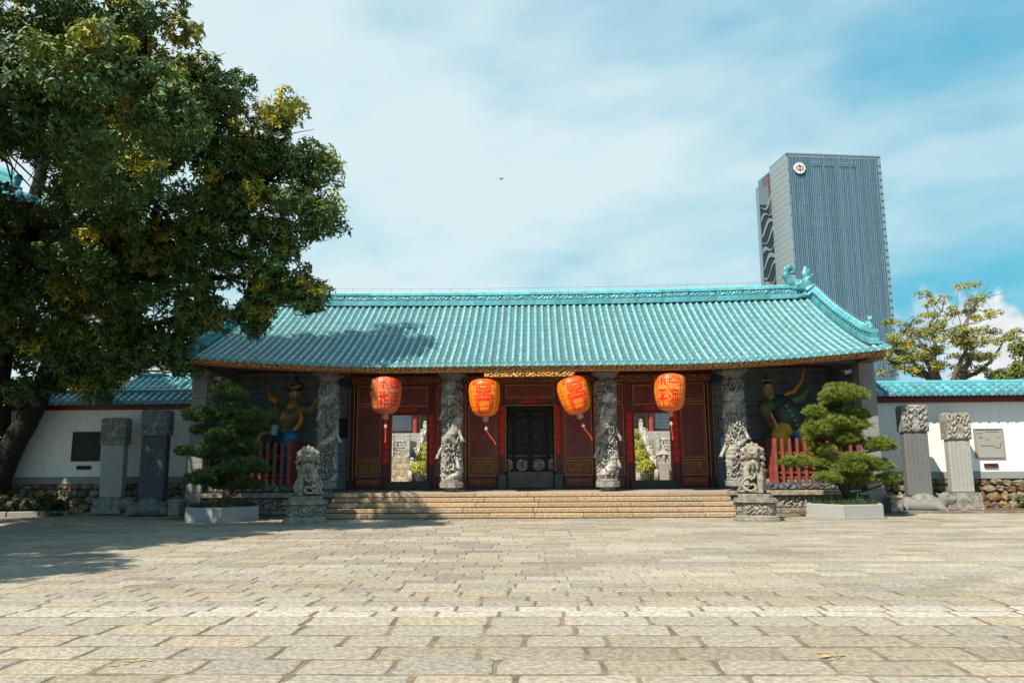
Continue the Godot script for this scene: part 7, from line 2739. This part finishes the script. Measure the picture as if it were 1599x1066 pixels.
func build_right_trees() -> void:
	var o := thing("open_crowned_tree", "yellow-green tree with bare twisting branches rising behind the right white wall", "tree")
	var bark := Color(0.25, 0.20, 0.145)
	var b := Vector3(16.6, 4.00, -8)
	limb(o, "trunk", [Vector3(16.7, -0.1, -8.0), Vector3(16.6, 2.00, -8), b], 0.30, 0.22, bark, 8, 10)
	var ls := []
	for q in [[Vector3(16, 4.72, -8), Vector3(14.9, 5.28, -8.2), Vector3(14.2, 5.92, -8.1), Vector3(13.9, 6.48, -8)], [Vector3(15.9, 5.12, -7.7), Vector3(15.6, 6.00, -7.5), Vector3(15.2, 6.80, -7.6)], [Vector3(16.4, 5.20, -8.2), Vector3(16.6, 6.16, -8.4), Vector3(16.4, 6.96, -8.3), Vector3(16.9, 7.52, -8.2)],
			[Vector3(17.2, 4.80, -7.9), Vector3(17.7, 5.68, -7.8), Vector3(17.6, 6.64, -7.9), Vector3(18.1, 7.60, -8), Vector3(18.35, 8.08, -8)], [Vector3(17.4, 4.64, -8.2), Vector3(18.4, 5.12, -8.4), Vector3(19.1, 5.92, -8.3), Vector3(19.3, 6.48, -8.2)], [Vector3(16.9, 5.12, -7.4), Vector3(17.1, 6.00, -6.9), Vector3(16.8, 6.64, -6.6)], [Vector3(16.3, 5.04, -8.8), Vector3(15.8, 5.92, -9.4), Vector3(16.2, 6.64, -9.7)]]:
		ls.append(limb(o, "limb", [b - Vector3(0, 0.15, 0)] + q, 0.15, 0.03, bark, 16, 7))
	var w := []
	var t := []
	var tips := []
	for l in ls:
		for k in 19:
			var p: Vector3 = l[rng.randi_range(6, 16)]
			var tip := p + Vector3(rng.randfn() * 0.55, absf(rng.randfn()) * 0.4 - 0.05, rng.randfn() * 0.5)
			tips.append([tip, 0.1])
			var r := rng.randf_range(0.16, 0.34)
			var base := Color(0.36, 0.34, 0.05) if rng.randf() < 0.6 else Color(0.22, 0.25, 0.05)
			blob(w, t, tip, Vector3(r * 1.3, r * 0.5, r * 1.2), int(20 * r / 0.25), base, 0.3, 1.0, 0.3, 0.7)
	twigs(o, ls, tips, 1, bark, 0.022)
	var bare := MB.new()
	bare.col = bark
	for q in [[Vector3(18.3, 8.00, -8), Vector3(18.6, 8.32, -8), Vector3(18.8, 8.72, -8)], [Vector3(18.3, 7.92, -8), Vector3(18.9, 8.08, -8.1), Vector3(19.5, 8.24, -8.2)], [Vector3(16.9, 7.44, -8.2), Vector3(16.5, 7.92, -8.2), Vector3(16.2, 8.24, -8.3)], [Vector3(17.5, 6.80, -8), Vector3(17.4, 7.60, -8), Vector3(17.5, 8.32, -8)]]: bare.tube(q, [0.02, 0.014, 0.006], 5)
	stuff(part("bare_twigs", bare.done(), M.bark, o))
	stuff(scatter("crown", o, sprig(7, 0.12, 0.05, 0.06, 34), M.pale_leaf, w, t))
	var d := thing("bushy_tree", "dense green tree at the right edge, behind the white wall", "tree")
	ls = [limb(d, "trunk", [Vector3(19.6, -0.1, -7.5), Vector3(19.5, 2.5, -7.5), Vector3(19.6, 4.6, -7.5)], 0.2, 0.08, bark, 8)]
	w = []
	t = []
	for l in [[19.4, 5.0, -7.4, 1.0], [18.4, 4.75, -7.2, 0.65], [20.4, 5.4, -7.6, 1.2], [19.8, 5.9, -7.9, 0.8], [20.8, 4.5, -7.2, 1.1], [19.3, 4.2, -7.4, 0.9]]:
		for k in int(11 * l[3]) + 5:
			var dd := Vector3(rng.randfn(), rng.randfn(), rng.randfn()).normalized()
			var r := rng.randf_range(0.2, 0.4)
			blob(w, t, Vector3(l[0], l[1], l[2]) + dd * l[3] * 0.8 * rng.randf(), Vector3(r, r * 0.7, r), 20, Color(0.17, 0.22, 0.03), 0.35, 1.0, 0.5, 0.4)
	stuff(scatter("crown", d, sprig(8, 0.13, 0.055, 0.05, 35), M.pale_leaf, w, t))
	# a sprig of weeds at the wall's foot
	var g := thing("weed_clump", "small green weed growing at the foot of the right rubble wall", "plant", Vector3(14.9, 0.03, -0.95))
	w = []
	t = []
	blob(w, t, Vector3(0, 0.22, 0), Vector3(0.22, 0.2, 0.16), 60, Color(0.10, 0.14, 0.03), 0.3, 1.0, 0.4, 0.6)
	stuff(scatter("foliage", g, sprig(6, 0.10, 0.04, 0.03, 36), M.pale_leaf, w, t))


func build_back_trees() -> void:
	var bark := Color(0.10, 0.08, 0.06)
	for q in [[-16.9, -9.5, 7.4, "sunlit yellow-green tree behind the low gallery roof at left"], [-20.5, -10.0, 10.5, "sunlit tree glimpsed through the big tree's gaps, at far left"]]:
		var o := thing("background_tree", q[3], "tree", Vector3(q[0], 0, q[1]), 0.0, "trees behind the left wall")
		var l := [limb(o, "trunk", [Vector3(0, -0.1, 0), Vector3(0.1, q[2] * 0.4, 0), Vector3(0, q[2] * 0.75, 0)], 0.22, 0.08, bark, 8)]
		var w := []
		var t := []
		var cs := []
		for i in 9:
			var a := TAU * i / 9
			var c: Vector3 = Vector3(cos(a) * 1.7, q[2] * (0.55 + 0.36 * rng.randf()), sin(a) * 1.3)
			cs.append([c, 0.8])
			for k in 12:
				var r := rng.randf_range(0.3, 0.55)
				blob(w, t, c + Vector3(rng.randfn(), rng.randfn(), rng.randfn()) * 0.45, Vector3(r, r * 0.7, r), 22, Color(0.20, 0.19, 0.035), 0.35, 1.0, 0.5, 0.4)
		twigs(o, l, cs, 3, bark, 0.04)
		stuff(scatter("crown", o, sprig(8, 0.15, 0.06, 0.05, 37), M.pale_leaf, w, t))


func build_hedge() -> void:
	var o := thing("clipped_hedge", "low dark hedge round the foot of the big tree, behind the curb", "hedge", Vector3(-16.2, 0, -0.2))
	var w := []
	var t := []
	for i in 26:
		var x := rng.randf_range(-2.2, 2.1)
		blob(w, t, Vector3(x, rng.randf_range(0.2, 0.62) * (1.0 - 0.12 * absf(x)), rng.randf_range(-0.3, 0.35)), Vector3(0.4, 0.22, 0.3), 34, Color(0.03, 0.05, 0.016) if rng.randf() < 0.85 else Color(0.10, 0.10, 0.02), 0.35, 1.0, 0.4, 0.5)
	var st := MB.new()
	st.col = Color(0.06, 0.045, 0.035)
	for i in 20:
		var x := -2.1 + i * 0.21
		st.tube([Vector3(x, 0, 0), Vector3(x + 0.05, 0.4, rng.randf_range(-0.2, 0.2))], [0.015, 0.008], 5)
	stuff(part("stems", st.done(), M.bark, o))
	stuff(scatter("foliage", o, sprig(7, 0.11, 0.05, 0.04, 38), M.leaf, w, t))
	var cu := thing("planting_curb", "low pale curb of stone blocks edging the hedge at far left", "curb")
	var pts := [Vector3(-19.2, 0, 0.75), Vector3(-18.2, 0, 0.75), Vector3(-17.2, 0, 0.72), Vector3(-16.3, 0, 0.66), Vector3(-15.4, 0, 0.52), Vector3(-14.6, 0, 0.28), Vector3(-13.95, 0, -0.1)]
	for i in pts.size() - 1:
		var mb := MB.new()
		mb.col = Color(0.33, 0.31, 0.28) * rng.randf_range(0.9, 1.1)
		var d: Vector3 = (pts[i + 1] - pts[i]).normalized() * 0.01
		mb.bar(pts[i] + d + Vector3(0, 0.07, 0), pts[i + 1] - d + Vector3(0, 0.07, 0), 0.16, 0.17, 0.02)
		part("curb_stone", mb.done(), M.granite, cu)


func build_pavilion() -> void:
	# the upturned eave corner of another hall, high at the left edge
	var o := thing("corner_pavilion", "turquoise tiled eave corner of another hall, high at the left edge among leaves", "building")
	o.rotation.y = 0.36
	var hinge := Vector3(-14.4, 9.1, 2.0)
	o.position = hinge - o.basis * hinge
	var ex := -14.4
	var ez := 2.0
	var ey := 9.12
	var rise := 0.62
	var mb := MB.new()
	mb.col = TEAL * 0.85
	# two slopes meeting on the hip
	mb.quad(Vector3(-26, ey, ez), Vector3(ex, ey, ez), Vector3(ex - 2.2, ey + 2.2 * rise, -0.2), Vector3(-26, ey + 2.2 * rise, -0.2))
	mb.tri(Vector3(ex, ey, ez), Vector3(ex, ey, -2.4), Vector3(ex - 2.2, ey + 2.2 * rise, -0.2))
	mb.quad(Vector3(ex, ey, -2.4), Vector3(-26, ey, -2.4), Vector3(-26, ey + 2.2 * rise, -0.2), Vector3(ex - 2.2, ey + 2.2 * rise, -0.2))
	mb.col = Color(0.10, 0.05, 0.03)
	mb.quad(Vector3(-26, ey - 0.1, -2.4), Vector3(ex, ey - 0.1, -2.4), Vector3(ex, ey - 0.1, ez), Vector3(-26, ey - 0.1, ez))
	var roof := part("roof", mb.done(), M.pan_glaze, o)
	for i in 15:
		var x := ex - 0.08 - i * 0.27
		var len := minf(2.2, ex - x + 0.05)
		mb = MB.new()
		mb.col = tile_tint() * 1.1
		var a := Vector3(x, ey + 0.06, ez + 0.05)
		var d := Vector3(0, len * rise, -len)
		barrel(mb, func(u: float) -> Vector3: return a + d * u, 1 + int(len / 0.5), 0.085, Vector3.RIGHT)
		tile_end(mb, a + Vector3(0, 0.02, 0.0), Vector3.BACK, Vector3.RIGHT, 0.10)
		part("cover_tile_row", mb.done(), M.glaze, roof)
		mb = MB.new()
		mb.col = tile_tint() * 1.1
		var b := Vector3(ex + 0.05, ey + 0.06, ez - 0.15 - i * 0.27)
		var l2 := minf(0.2 + i * 0.27, 4.3 - i * 0.27)
		var d2 := Vector3(-l2, l2 * rise, 0)
		barrel(mb, func(u: float) -> Vector3: return b + d2 * u, 1 + int(l2 / 0.5), 0.085, Vector3(0, 0, 1))
		tile_end(mb, b, Vector3.RIGHT, Vector3(0, 0, 1), 0.10)
		part("cover_tile_row", mb.done(), M.glaze, roof)
	for k in 2:
		mb = MB.new()
		mb.col = TEAL * (1.2 if k % 2 else 0.95)
		var p0 := Vector3(ex - 0.72 - k * 0.85, ey + 0.5 + k * 0.85 * rise, ez - 0.72 - k * 0.85)
		mb.bar(p0, p0 + Vector3(-0.84, 0.84 * rise, -0.84), 0.3, 0.34, 0.03)
		mb.bar(p0 + Vector3(0.02, 0.28, 0.02), p0 + Vector3(-0.84, 0.28 + 0.84 * rise, -0.84), 0.2, 0.2, 0.03)
		mb.tube([p0 + Vector3(0.03, 0.42, 0.03), p0 + Vector3(-0.84, 0.42 + 0.84 * rise, -0.84)], [0.13, 0.13], 8)
		part("hip_ridge", mb.done(), M.glaze, roof)
	mb = MB.new()
	relief_into(mb, Transform3D(Basis(), Vector3(-17.2, ey - 0.2, ez - 0.10)), 3.9, 0.22, 90, 8, 0.03, Color(0.16, 0.03, 0.015), GOLD * 1.2, 7.0, 0.0, 0.03)
	mb.col = Color(0.12, 0.03, 0.02)
	mb.box(-26, -15.2, ey - 0.32, ey - 0.09, ez - 0.2, ez - 0.12)
	part("carved_fascia", mb.done(), M.gilt, o)
	mb = MB.new()
	mb.col = Color(0.5, 0.4, 0.3)
	mb.lathe([Vector2(0.02, ey - 0.5), Vector2(0.07, ey - 0.42), Vector2(0.04, ey - 0.34), Vector2(0.08, ey - 0.24), Vector2(0.05, ey - 0.12)], 10, Vector3(-15.0, 0, ez - 0.25))
	part("eave_pendant", mb.done(), M.paint, o)
	mb = MB.new()
	mb.col = Color(0.14, 0.12, 0.10)
	mb.box(-26, -18.2, 0, ey - 0.12, -2.0, -0.6)
	part("wall", mb.done(), M.plaster, o)
	mb = MB.new()
	mb.col = Color(0.30, 0.05, 0.04)
	mb.tube([Vector3(-17.6, 0, 0.3), Vector3(-17.6, ey - 0.1, 0.3)], [0.2, 0.18], 14)
	part("column", mb.done(), M.paint, o)
